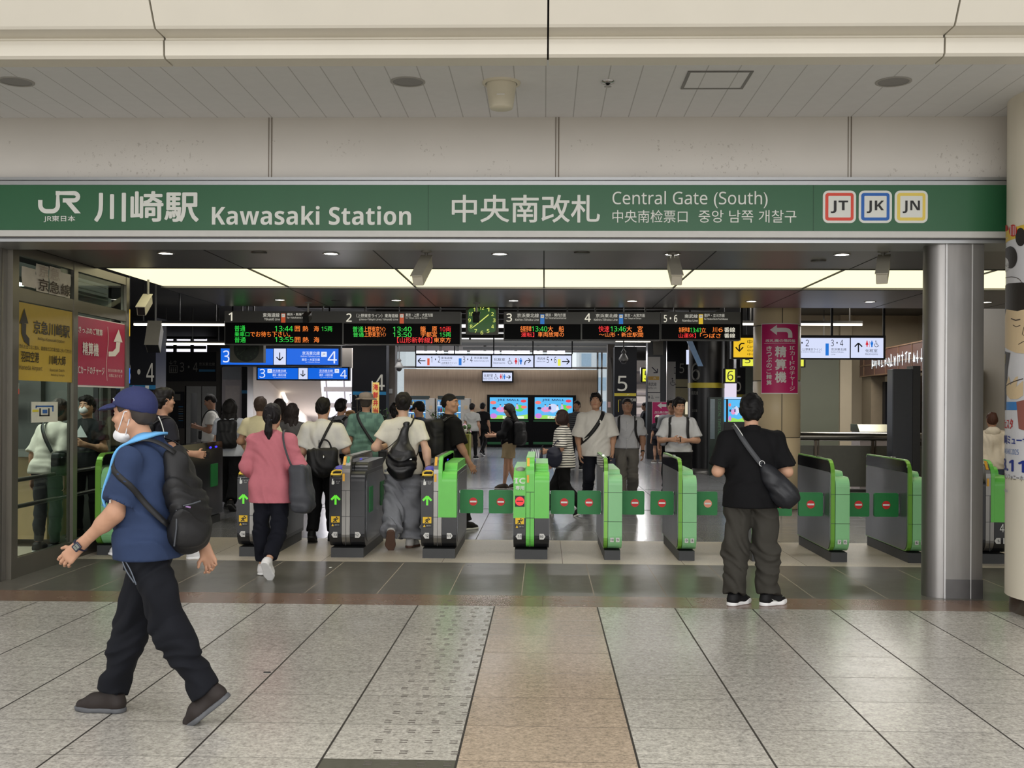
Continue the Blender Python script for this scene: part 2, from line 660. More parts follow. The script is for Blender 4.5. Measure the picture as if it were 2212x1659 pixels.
def dist(p, X, Y, Z):
    if p['t'] == 'rc':
        a, ba = p['a'], p['b'] - p['a']
        L2 = max(ba @ ba, 1e-9)
        x, y, z = X - a[0], Y - a[1], Z - a[2]
        t = np.clip((x * ba[0] + y * ba[1] + z * ba[2]) / L2, 0, 1)
        x, y, z = x - t * ba[0], y - t * ba[1], z - t * ba[2]
        q = x * x + y * y + z * z
        s = 1.0
        if p['flat']:
            ax, s = p['flat']
            c = x * ax[0] + y * ax[1] + z * ax[2]
            q = q + c * c * (1 / s ** 2 - 1)
        d = np.sqrt(np.maximum(q, 0)) - (p['ra'] + (p['rb'] - p['ra']) * t)
        if s < 1:
            d = d * (s + 1) / 2
    else:
        c = p['c']
        x, y, z = X - c[0], Y - c[1], Z - c[2]
        if p['R'] is not None:
            R = p['R']
            x, y, z = (R[0, 0] * x + R[1, 0] * y + R[2, 0] * z, R[0, 1] * x + R[1, 1] * y + R[2, 1] * z, R[0, 2] * x + R[1, 2] * y + R[2, 2] * z)
        r = p['r']
        if p['t'] == 'el':
            k0 = np.sqrt((x / r[0]) ** 2 + (y / r[1]) ** 2 + (z / r[2]) ** 2)
            k1 = np.sqrt((x / r[0] ** 2) ** 2 + (y / r[1] ** 2) ** 2 + (z / r[2] ** 2) ** 2)
            d = k0 * (k0 - 1) / np.maximum(k1, 1e-6)
        else:
            qx, qy, qz = np.abs(x) - r[0] + p['rad'], np.abs(y) - r[1] + p['rad'], np.abs(z) - r[2] + p['rad']
            d = np.sqrt(np.maximum(qx, 0) ** 2 + np.maximum(qy, 0) ** 2 + np.maximum(qz, 0) ** 2) + np.minimum(np.maximum(qx, np.maximum(qy, qz)), 0) - p['rad']
    if p['clip']:
        for q, n in p['clip']:
            d = np.maximum(d, (X - q[0]) * n[0] + (Y - q[1]) * n[1] + (Z - q[2]) * n[2])
    return d


def combine(D, d, p):
    k = p['k']
    if p['op'] == 'u':
        h = np.clip(.5 + .5 * (D - d) / k, 0, 1)
        return D + (d - D) * h - k * h * (1 - h)
    if p['op'] == 's':
        h = np.clip(.5 - .5 * (D + d) / k, 0, 1)
        return D + (-d - D) * h + k * h * (1 - h)
    return np.maximum(D, d)


def value_at(prims, pts):
    X, Y, Z = pts[:, 0], pts[:, 1], pts[:, 2]
    D = np.full(len(pts), 1.0)
    for p in prims:
        D = combine(D, dist(p, X, Y, Z), p)
    return D


def cloth(amp, f=22.0, seed=0.0, vert=.55):
    def fn(X, Y, Z):
        s = seed
        w = np.sin(f * .45 * X + s) + np.sin(f * .4 * Y + 1.3 * s + 1) + .7 * np.sin(f * .5 * Z + 2.1 * s)
        r = np.sin(f * (.9 * X + .7 * Y + 1.5 * vert * Z) + 2.3 * w + 3 * s)
        return amp * (np.sin(f * X + 1.9 * w + s) * np.sin(f * vert * Z + 1.4 * w + 2 * s) + .6 * np.sin(f * 1.7 * Y + 1.3 * w - s) * np.sin(f * 1.1 * vert * Z + w) + .7 * (1 - 2 * np.abs(r)) * np.sin(f * .6 * Z + w))
    return fn


def skin(prims, h, disp=None, box=None, cut=None):
    """surface nets over the field; returns vertices and quads"""
    b = [bounds(p) for p in prims if p['op'] == 'u']
    lo = np.min([x[0] for x in b], 0) - 2.5 * h
    hi = np.max([x[1] for x in b], 0) + 2.5 * h
    if box is not None:
        lo, hi = np.maximum(lo, box[0]), np.minimum(hi, box[1])
    n = np.maximum(np.ceil((hi - lo) / h).astype(int) + 1, 4)
    xs = [lo[i] + h * np.arange(n[i]) for i in range(3)]
    D = np.full(n, .15)
    for p in prims:
        pl, ph = bounds(p)
        m = p['k'] + 3 * h
        i0 = np.clip(np.floor((pl - m - lo) / h).astype(int), 0, n)
        i1 = np.clip(np.ceil((ph + m - lo) / h).astype(int) + 1, 0, n)
        if np.any(i1 <= i0):
            continue
        sl = tuple(slice(i0[i], i1[i]) for i in range(3))
        X, Y, Z = xs[0][sl[0]][:, None, None], xs[1][sl[1]][None, :, None], xs[2][sl[2]][None, None, :]
        D[sl] = combine(D[sl], dist(p, X, Y, Z), p)
    X, Y, Z = xs[0][:, None, None], xs[1][None, :, None], xs[2][None, None, :]
    if disp is not None:
        D = D + disp(X, Y, Z)
    if cut:
        for q, nn in cut:
            D = np.maximum(D, (X - q[0]) * nn[0] + (Y - q[1]) * nn[1] + (Z - q[2]) * nn[2])
    for ax in range(3):           # close the skin at the edge of the grid
        sl = [slice(None)] * 3
        for e in (0, -1):
            sl[ax] = e
            if box is None:
                D[tuple(sl)] = np.maximum(D[tuple(sl)], .01)
    S = D < 0
    c = np.zeros(n - 1, int)
    for dx in (0, 1):
        for dy in (0, 1):
            for dz in (0, 1):
                c += S[dx:n[0] - 1 + dx, dy:n[1] - 1 + dy, dz:n[2] - 1 + dz]
    act = (c > 0) & (c < 8)
    idx = np.full(act.shape, -1)
    ii = np.argwhere(act)
    if not len(ii):
        return np.zeros((0, 3)), np.zeros((0, 4), int)
    idx[act] = np.arange(len(ii))
    acc = np.zeros((len(ii), 3))
    cnt = np.zeros(len(ii))
    off = np.array([(x, y, z) for x in (0, 1) for y in (0, 1) for z in (0, 1)])
    val = np.stack([D[ii[:, 0] + o[0], ii[:, 1] + o[1], ii[:, 2] + o[2]] for o in off], 1)
    for a in range(8):
        for bb in range(a + 1, 8):
            if np.abs(off[a] - off[bb]).sum() != 1:
                continue
            va, vb = val[:, a], val[:, bb]
            m = (va < 0) != (vb < 0)
            t = va[m] / (va[m] - vb[m])
            acc[m] += off[a] + t[:, None] * (off[bb] - off[a])
            cnt[m] += 1
    verts = lo + h * (ii + acc / cnt[:, None])
    quads = []
    for ax in range(3):
        o = [1, 1, 1]
        o[ax] = 0
        u, v = [a for a in range(3) if a != ax]
        s0 = tuple(slice(1, n[a] - 1) if a != ax else slice(0, n[a] - 1) for a in range(3))
        s1 = tuple(slice(1, n[a] - 1) if a != ax else slice(1, n[a]) for a in range(3))
        A, B = S[s0], S[s1]
        for flip in (0, 1):
            e = np.argwhere(A & ~B if not flip else ~A & B)
            if not len(e):
                continue
            base = e.copy()
            base[:, u] += 1
            base[:, v] += 1
            q = []
            for du, dv in ((-1, -1), (0, -1), (0, 0), (-1, 0)):
                w = base.copy()
                w[:, u] += du
                w[:, v] += dv
                q.append(idx[w[:, 0], w[:, 1], w[:, 2]])
            q = np.stack(q, 1)
            if bool(flip) != (ax == 1):
                q = q[:, ::-1]
            quads.append(q)
    quads = np.concatenate(quads)
    quads = quads[(quads >= 0).all(1)]
    return verts, quads


def skin_obj(name, mats, parent, parts, pick=None, relax=0):
    """parts = list of (verts, quads) in the parent's space -> ONE mesh object; pick(verts of face centres) -> material index"""
    vs, qs, n = [], [], 0
    for v, q in parts:
        vs.append(v)
        qs.append(q + n)
        n += len(v)
    v, q = np.concatenate(vs), np.concatenate(qs)
    for _ in range(relax):
        s = np.zeros_like(v)
        c = np.zeros(len(v))
        for i in range(4):
            np.add.at(s, q[:, i], v[q[:, (i + 1) % 4]])
            np.add.at(c, q[:, i], 1)
        v = np.where(c[:, None] > 0, .5 * v + .5 * s / np.maximum(c, 1)[:, None], v)
    me = bpy.data.meshes.new(name)
    me.vertices.add(len(v))
    me.vertices.foreach_set('co', v.ravel())
    me.loops.add(q.size)
    me.loops.foreach_set('vertex_index', q.ravel().astype(np.int32))
    me.polygons.add(len(q))
    me.polygons.foreach_set('loop_start', np.arange(0, q.size, 4, dtype=np.int32))
    me.polygons.foreach_set('loop_total', np.full(len(q), 4, dtype=np.int32))
    mats = mats if isinstance(mats, (list, tuple)) else [mats]
    for m in mats:
        me.materials.append(m)
    me.polygons.foreach_set('use_smooth', np.ones(len(q), bool))
    if pick is not None:
        me.polygons.foreach_set('material_index', pick(v[q].mean(1)).astype(np.int32))
    me.update(calc_edges=True)
    me.validate()
    o = bpy.data.objects.new(name, me)
    COL.objects.link(o)
    if parent is not None:
        o.parent = parent
    return o


def rotx(a):
    c, s = math.cos(a), math.sin(a)
    return np.array([[1, 0, 0], [0, c, -s], [0, s, c]])


def rotz(a):
    c, s = math.cos(a), math.sin(a)
    return np.array([[c, -s, 0], [s, c, 0], [0, 0, 1]])


def roty(a):
    c, s = math.cos(a), math.sin(a)
    return np.array([[c, 0, s], [0, 1, 0], [-s, 0, c]])


def nrm(v):
    v = np.asarray(v, float)
    return v / max(np.linalg.norm(v), 1e-9)


# ---------------------------------------------------------------- people
def hand_prims(w, d, palm, side, s=1.0, curl=.5, thumb=.5, spread=1.0):
    """w wrist, d towards the fingers, palm normal, side = +1/-1: on which side of (d x palm) the thumb sits; curl one value or one per finger"""
    d, palm = nrm(d), np.asarray(palm, float)
    palm = nrm(palm - d * (palm @ d))
    lat = np.cross(d, palm) * side              # towards the thumb
    P = []
    L = .092 * s
    for k, o in enumerate((-.028, -.009, .010, .027)):
        P.append(rc(w + lat * o * .55 * s, w + d * L * (.96 - .05 * abs(k - 1.6)) + lat * o * s * 1.08, .016 * s, .0125 * s, flat=(palm, .95), k=.012))
    P.append(rc(w - d * .03 * s, w + d * .02 * s, .026 * s, .024 * s, flat=(palm, .72), k=.02))
    P.append(rc(w + lat * .016 * s + d * .015 * s + palm * .006 * s, w + lat * .030 * s + d * .052 * s + palm * .01 * s, .017 * s, .013 * s, k=.012))
    lens = (.062, .076, .081, .072)             # little finger to index
    cl = curl if isinstance(curl, (tuple, list)) else (curl * 1.15, curl * 1.08, curl, curl * .86)
    for k, o in enumerate((-.030, -.0105, .0095, .029)):
        b = w + d * L * (.97 - .06 * abs(k - 1.7)) + lat * o * s
        f = nrm(d + lat * (o * 3.2 * spread))
        a = .35 * cl[k]
        r = (.0076, .0085, .0088, .0086)[k] * s
        for j, fr in enumerate((.46, .31, .23)):
            c, sn = math.cos(a), math.sin(a)
            dd = f * c + palm * sn
            e = b + dd * lens[k] * fr * s
            P.append(rc(b, e, r * (1.05 - .1 * j), r * (.97 - .1 * j), k=.004))
            b = e
            a += (.95, .8, .5)[j] * cl[k]
    b = w + lat * .030 * s + d * .040 * s + palm * .008 * s
    f = nrm(d * .75 + lat * (1.0 - .7 * thumb) + palm * (.25 + .75 * thumb))
    for j, l in enumerate((.036, .028)):
        e = b + f * l * s
        P.append(rc(b, e, .0105 * s, (.0098 if j == 0 else .0082) * s, k=.006))
        b = e
        f = nrm(f + d * .35 - lat * .35 * thumb)
    return P


def head_prims(c, R, s=1.0, fem=False):
    def q(x, y, z):
        return c + R @ (V3(x, y, z) * s)

    def E(x, y, z, a, b, g, k=.015, op='u', rr=None):
        return el(q(x, y, z), V3(a, b, g) * s, R if rr is None else R @ rr, k=k * s, op=op)

    def C(a, b, ra, rb, k=.01, op='u'):
        return rc(q(*a), q(*b), ra * s, rb * s, k=k * s, op=op)
    P = [E(0, -.015, .032, .076, .094, .084), E(0, .022, -.03, .063, .066, .082, .03), E(0, .052, -.09, .030 if not fem else .026, .030, .022, .035),
         C((-.048, -.005, -.05), (-.024, .055, -.088), .026, .02, .03), C((.048, -.005, -.05), (.024, .055, -.088), .026, .02, .03),
         C((-.036, .072, .036), (.036, .072, .036), .012, .012, .02),
         E(-.031, .086, .013, .017, .014, .011, .012, 's'), E(.031, .086, .013, .017, .014, .011, .012, 's'),
         E(-.031, .071, .014, .0145, .0135, .0125, .004), E(.031, .071, .014, .0145, .0135, .0125, .004),
         E(-.042, .06, -.02, .024, .022, .02, .025), E(.042, .06, -.02, .024, .022, .02, .025),
         C((0, .082, .018), (0, .101, -.016), .0075, .0115, .012), E(0, .103, -.02, .0115, .0105, .0095, .008), E(-.0125, .092, -.022, .0085, .009, .0075, .006), E(.0125, .092, -.022, .0085, .009, .0075, .006),
         E(0, .082, -.052, .027, .012, .013, .015), E(0, .091, -.049, .0205, .0055, .0042, .004), E(0, .090, -.0565, .0175, .006, .005, .004)]
    for sx in (-1, 1):
        P += [E(sx * .077, -.004, .0, .010, .020, .032, .006, 'u', roty(sx * .18) @ rotx(.15)), E(sx * .084, .002, .003, .006, .011, .019, .006, 's', roty(sx * .18) @ rotx(.15)),
              E(sx * .078, .006, -.004, .006, .008, .011, .005), E(sx * .077, .0, -.028, .006, .009, .009, .008)]
    return P


DEF = dict(shW=.172, hipW=.09)


def joints(h, pose):
    """joint positions in metres, the person facing +Y with x to their right-hand side"""
    s = h / 1.70
    lean, twist = math.radians(pose.get('lean', 0)), math.radians(pose.get('twist', 0))
    RU = rotz(twist) @ rotx(-lean)
    hipz = (.90 + pose.get('drop', 0)) * s
    H = V3(0, 0, hipz) + V3(*pose.get('hip', (0, 0, 0)))

    def up(x, y, z):
        return H + RU @ (V3(x, y, z) * s)
    w = pose.get('wide', 1.0)
    J = dict(s=s, H=H, RU=RU, w=w, up=up)
    J['neck'] = up(0, -.01, .50)
    nd = V3(*pose.get('neckdir', (0, .1, 1)))
    hy, hp, hr = [math.radians(a) for a in pose.get('head', (0, 0, 0))]
    J['RH'] = rotz(twist * .5 + hy) @ rotx(-hp) @ roty(hr)
    J['head'] = J['neck'] + nrm(RU @ nd) * .20 * s
    for k, sg in (('L', -1), ('R', 1)):
        sh = up(sg * DEF['shW'] * w, -.005, .448)
        a = pose.get('arm' + k, ((.045, -.03, -.285), (.02, .07, -.24)))
        e = sh + RU @ (V3(a[0][0] * sg, a[0][1], a[0][2]) * s)
        wr = e + RU @ (V3(a[1][0] * sg, a[1][1], a[1][2]) * s)
        J['sh' + k], J['el' + k], J['wr' + k] = sh, e, wr
        hp_ = H + V3(sg * DEF['hipW'] * (.5 + .5 * w) * s, 0, -.01 * s)
        g = pose.get('leg' + k, ((0.02, .01, .47), (.025, -.02, .085)))       # knee and ankle: x, y from the hip line, z height
        J['hp' + k] = hp_
        J['kn' + k] = V3(hp_[0] + g[0][0] * sg * s, g[0][1] * s, g[0][2] * s)
        J['an' + k] = V3(hp_[0] + g[1][0] * sg * s, g[1][1] * s, g[1][2] * s)
        fd = pose.get('foot' + k, (12, 0))
        ya, pi_ = math.radians(-fd[0] * sg), math.radians(fd[1])
        J['fd' + k] = rotz(ya) @ rotx(pi_) @ V3(0, 1, 0)
        J['fR' + k] = rotz(ya) @ rotx(pi_)
    return J


def torso_prims(J, g, belly=0.0, fem=False):
    """g = how far the cloth stands off"""
    s, up, R, w = J['s'], J['up'], J['RU'], J['w']
    P = [el(J['H'] + R @ (V3(0, -.005, .03) * s), V3(.160 * (.4 + .6 * w) + g, .115 + g + belly * .5, .14) * s, R, k=.05),
         el(up(0, .005 + belly * .5, .19), V3(.143 * w + g + belly * .4, .105 + g + belly, .17) * s, R, k=.06),
         el(up(0, 0, .36), V3(.165 * w + g, .112 + g + belly * .3, .19) * s, R, k=.06)]
    for k in 'LR':
        P.append(rc(up(0, -.012, .462), J['sh' + k], (.066 + g * .6) * s, (.050 + g * .7) * s, k=.05))
    if fem:
        for sg in (-1, 1):
            P.append(el(up(sg * .07, .085, .36), V3(.062, .05, .06) * s, R, k=.04))
    return P


def arm_prims(J, k, g=0.0, upto=None, k_=.03):
    s = J['s']
    sh, e, w = J['sh' + k], J['el' + k], J['wr' + k]
    a = V3(*sh)
    P = [rc(a, e, (.048 + g) * s, (.039 + g) * s, k=k_), rc(e, w, (.041 + g) * s, (.026 + g) * s, k=k_)]
    if not g:
        m = e + (w - e) * .3
        P.append(rc(e, m, .041 * s, .043 * s, k=.03))
    return P


def limb_cut(p, q, fr, both=False):
    """a point part of the way along and the direction there, for a hem"""
    c = p + (q - p) * fr
    return (c, nrm(q - p))


SKINS = {'a': (205, 160, 132), 'b': (184, 141, 115), 'c': (160, 120, 97), 'd': (216, 176, 150)}


def cmat(kind, rgb, rough=.85, var=.03, scale=30, bump=.15):
    nm = '%s_%d_%d_%d' % ((kind,) + tuple(rgb))
    return mat(nm, rgb, rough=rough, var=var, scale=scale, bump=bump, spec=.25)


def stripes_mat(name, a, b, period, duty):
    if name in MATS:
        return MATS[name]
    m = mat(name, a, .85, var=.04, spec=.2)
    nt = m.node_tree
    tc = nt.nodes.new('ShaderNodeTexCoord')
    sp = nt.nodes.new('ShaderNodeSeparateXYZ')
    nt.links.new(tc.outputs['Object'], sp.inputs[0])
    v = math_node(nt, 'FRACT', math_node(nt, 'DIVIDE', math_node(nt, 'ADD', sp.outputs[2], math_node(nt, 'MULTIPLY', noise(nt, tc.outputs['Object'], 3), .03)), period))
    f = math_node(nt, 'LESS_THAN', v, duty)
    nt.links.new(mix_col(nt, f, lin(a), lin(b)), nt.nodes['Principled BSDF'].inputs['Base Color'])
    return m


def check_mat(name, a, b, size):
    if name in MATS:
        return MATS[name]
    m = mat(name, a, .85, var=.04, spec=.2)
    nt = m.node_tree
    tc = nt.nodes.new('ShaderNodeTexCoord')
    ck = nt.nodes.new('ShaderNodeTexBrick')
    mp = nt.nodes.new('ShaderNodeMapping')
    mp.inputs['Rotation'].default_value = (PI / 2, 0, 0)
    nt.links.new(tc.outputs['Object'], mp.inputs[0])
    nt.links.new(mp.outputs[0], ck.inputs['Vector'])
    ck.offset = .5
    for k, v in (('Color1', a), ('Color2', b), ('Mortar', b)):
        ck.inputs[k].default_value = (*lin(v), 1)
    for k, v in (('Scale', 1), ('Brick Width', size), ('Row Height', size), ('Mortar Size', 0), ('Bias', 0)):
        ck.inputs[k].default_value = v
    nt.links.new(ck.outputs['Color'], nt.nodes['Principled BSDF'].inputs['Base Color'])
    return m


def person(label, X, Y, rz, h=1.70, skin_c='b', hair=('short', (22, 19, 18)), top=None, bottom=None, shoes=None, pose=None, res=.012, fem=False, belly=0.0, hands=None, headscale=1.0, face=True, group='people in the station', seed=0.0, group_off=False, z0=0.0):
    pose = pose or {}
    t = thing('person', label, 'person', (X, Y, z0), None if group_off else group, math.radians(rz), world=False)
    J = joints(h, pose)
    s = J['s']
    sm = mat('skin_' + skin_c, SKINS[skin_c], .55, var=.06, scale=25, bump=.05, spec=.35)
    lipm = mat('lips_' + skin_c, tuple(int(v * f) for v, f in zip(SKINS[skin_c], (.90, .74, .72))), .5, var=.05)
    hs = s * headscale
    HP = head_prims(J['head'], J['RH'], hs, fem)
    neck = [rc(J['neck'] - J['RU'] @ V3(0, 0, .03), J['head'] + J['RH'] @ (V3(0, -.02, -.05) * hs), (.058 if not fem else .05) * s, (.054 if not fem else .046) * s, k=.03)]
    body = torso_prims(J, -.012, max(belly - .01, 0), fem) + neck
    for k in 'LR':
        body += arm_prims(J, k)
        body += [rc(J['hp' + k], J['kn' + k], .078 * s, .05 * s, k=.03), rc(J['kn' + k], J['an' + k], .05 * s, .033 * s, k=.03), rc(J['kn' + k] + (J['an' + k] - J['kn' + k]) * .15 - V3(0, .012, 0), J['kn' + k] + (J['an' + k] - J['kn' + k]) * .5 - V3(0, .012, 0), .05 * s, .042 * s, k=.03)]
        body.append(rc(J['an' + k] - V3(0, 0, .02 * s), J['an' + k] + J['fR' + k] @ (V3(0, .13, -.055) * s), .03 * s, .024 * s, k=.02))
    HN = {}
    hands = hands or {}
    for k, sg in (('L', -1), ('R', 1)):
        o = dict(curl=.55, thumb=.4)
        o.update(hands.get(k, {}))
        d = o.pop('d', None)
        d = nrm(J['wr' + k] - J['el' + k]) if d is None else nrm(d)
        palm = o.pop('palm', None)
        palm = J['RU'] @ V3(-sg, 0, 0) if palm is None else V3(*palm)
        pal = nrm(palm - d * (palm @ d))
        fwd = o.pop('thumbdir', None)
        fwd = J['RU'] @ V3(0, 1, 0) + V3(0, 0, .3) if fwd is None else V3(*fwd)
        side = 1 if np.cross(d, pal) @ fwd > 0 else -1
        HN[k] = hand_prims(J['wr' + k], d, pal, side, s * .97, **o)
        J['hd' + k], J['pm' + k] = J['wr' + k] + d * .09 * s, pal
    hb = (J['head'] - .17 * hs, J['head'] + .17 * hs)
    parts = [skin(body + HP, res * 1.15), skin(HP + neck, min(res * .55, .0062))]
    parts[0] = (parts[0][0] + 0, parts[0][1])
    fine = min(res * .6, .0052)
    for k in 'LR':
        near = [arm_prims(J, k)[1]]
        parts.append(skin(near + HN[k], fine, box=(J['wr' + k] - .16 * s, J['wr' + k] + .21 * s) if False else None, cut=[(J['wr' + k] + (J['el' + k] - J['wr' + k]) * .35, nrm(J['el' + k] - J['wr' + k]))]))
    Rh, ch = J['RH'], J['head']

    def pick(c):
        q = (c - ch) @ Rh / hs
        return (((q[:, 0] / .0215) ** 2 + ((q[:, 2] + .053) / .0082) ** 2 < 1) & (q[:, 1] > .078)).astype(int)
    skin_obj('body', [sm, lipm], t, parts, pick)
    if face:
        ew = mat('eye_white', (225, 220, 214), .3, var=.02)
        ei = mat('iris', (30, 20, 16), .2, var=.02)
        hm = cmat('hair', hair[1], .6)
        for sg in (-1, 1):
            e = MB()
            c0 = ch + Rh @ (V3(sg * .031, .0745, .0145) * hs)
            e.ball(c0, (.0125 * hs, .0125 * hs, .0066 * hs), 12, 8, 0, Matrix(Rh.tolist()))
            e.ball(ch + Rh @ (V3(sg * .031, .0818, .0145) * hs), (.0056 * hs, .0062 * hs, .0058 * hs), 10, 6, 1, Matrix(Rh.tolist()))
            e.build('eye', [ew, ei], t)
            b = MB()
            b.tube([ch + Rh @ (V3(sg * x, y, z) * hs) for x, y, z in ((.013, .0905, .031), (.028, .0895, .0375), (.041, .080, .0355), (.05, .068, .030))], [.003 * hs, .0042 * hs, .0036 * hs, .0015 * hs], 6, 0, .7)
            b.build('eyebrow', hm, t)
    make_hair(t, J, hair, hs, res, seed)
    if bottom:
        make_bottom(t, J, res, seed, fem=fem, **bottom)
    if top:
        make_top(t, J, res, seed, belly=belly, fem=fem, **top)
    if shoes:
        make_shoes(t, J, **shoes)
    return t, J


def make_hair(t, J, hair, hs, res, seed=0.0):
    style, rgb = hair[0], hair[1]
    if style == 'none':
        return
    R, c = J['RH'], J['head']
    m = cmat('hair', rgb, .55, .25, 60, .5)

    def q(x, y, z):
        return c + R @ (V3(x, y, z) * hs)

    def E(x, y, z, a, b, g, k=.015, op='u'):
        return el(q(x, y, z), V3(a, b, g) * hs, R, k=k, op=op)
    n = R @ V3(0, 1, .0)
    P = [E(0, -.018, .04, .088, .104, .094)]
    face = [E(0, .115, -.02, .066, .085, .085, .012, 's'), rc(q(-.09, .04, -.13), q(.09, .04, -.13), .1 * hs, .1 * hs, op='s', k=.01)]
    amp = .004
    if style == 'short':
        P += [E(0, -.06, -.005, .078, .062, .085, .03)]
        face += [bx(q(0, .0, -.155), V3(.2, .2, .08) * hs, .01, R, op='s', k=.012), E(-.088, .015, -.02, .02, .035, .05, .008, 's'), E(.088, .015, -.02, .02, .035, .05, .008, 's')]
    elif style == 'full':
        P += [E(0, -.05, .0, .092, .075, .10, .03), E(0, .05, .085, .07, .05, .04, .03)]
        face += [bx(q(0, .0, -.165), V3(.2, .2, .08) * hs, .01, R, op='s', k=.012), E(-.095, .03, -.03, .02, .03, .045, .008, 's'), E(.095, .03, -.03, .02, .03, .045, .008, 's')]
        amp = .006
    elif style == 'crop':
        P = [E(0, -.018, .038, .081, .099, .088), E(0, -.06, -.0, .07, .057, .075, .03)]
        face += [bx(q(0, .0, -.135), V3(.2, .2, .08) * hs, .01, R, op='s', k=.012), E(-.085, .015, -.01, .02, .04, .045, .008, 's'), E(.085, .015, -.01, .02, .04, .045, .008, 's')]
        amp = .0015
    elif style == 'bob':
        P += [E(0, -.045, -.03, .1, .085, .12, .03), E(-.085, .02, -.03, .02, .05, .09, .02), E(.085, .02, -.03, .02, .05, .09, .02)]
        face = [E(0, .115, -.03, .064, .085, .1, .012, 's'), bx(q(0, .0, -.235), V3(.2, .2, .1) * hs, .01, R, op='s', k=.015)]
    elif style in ('long', 'long2'):
        ln = hair[2] if len(hair) > 2 else .30
        P += [E(0, -.045, -.02, .096, .085, .11, .03)]
        for sx in (-1, 0, 1):
            P.append(rc(q(sx * .06, -.06 if sx == 0 else -.035, .0), q(sx * .07, -.10 if sx == 0 else -.075, -ln), .055 * hs, .045 * hs, k=.04, flat=(R @ V3(0, 1, 0), .75)))
        face = [E(0, .12, -.05, .062, .085, .13, .012, 's')]
    elif style == 'pony':
        ln = hair[2] if len(hair) > 2 else .24
        P += [E(0, -.05, -.01, .078, .066, .085, .03), E(0, -.115, -.012, .028, .03, .03, .02)]
        P += [rc(q(0, -.125, -.02), q(.0, -.14, -.02 - ln * .5), .034 * hs, .036 * hs, k=.02), rc(q(0, -.14, -.02 - ln * .5), q(.012, -.125, -.02 - ln), .036 * hs, .012 * hs, k=.02)]
        face += [bx(q(0, .03, -.155), V3(.2, .13, .08) * hs, .01, R, op='s', k=.012), E(-.088, .02, -.03, .02, .04, .06, .008, 's'), E(.088, .02, -.03, .02, .04, .06, .008, 's')]
    elif style == 'bun':
        P += [E(0, -.05, -.01, .078, .066, .085, .03), E(0, -.125, .03, .04, .036, .04, .01)]
        face += [bx(q(0, .0, -.155), V3(.2, .2, .08) * hs, .01, R, op='s', k=.012)]
    hh = min(res * .7, .008)
    if style in ('long', 'long2', 'bob', 'full'):
        face = [f for f in face if not (f['t'] == 'rc')] if style != 'full' else face
    f1 = cloth(amp, 75 / hs, seed, .35)
    skin_obj('hair', m, t, [skin(P + face, hh, f1)])
    if style == 'pony':
        tie = MB()
        tie.ball(q(0, -.128, -.035), (.037 * hs, .036 * hs, .012 * hs), 12, 6)
        tie.build('hair_tie', mat('hair_tie', (60, 62, 74), .7), t)


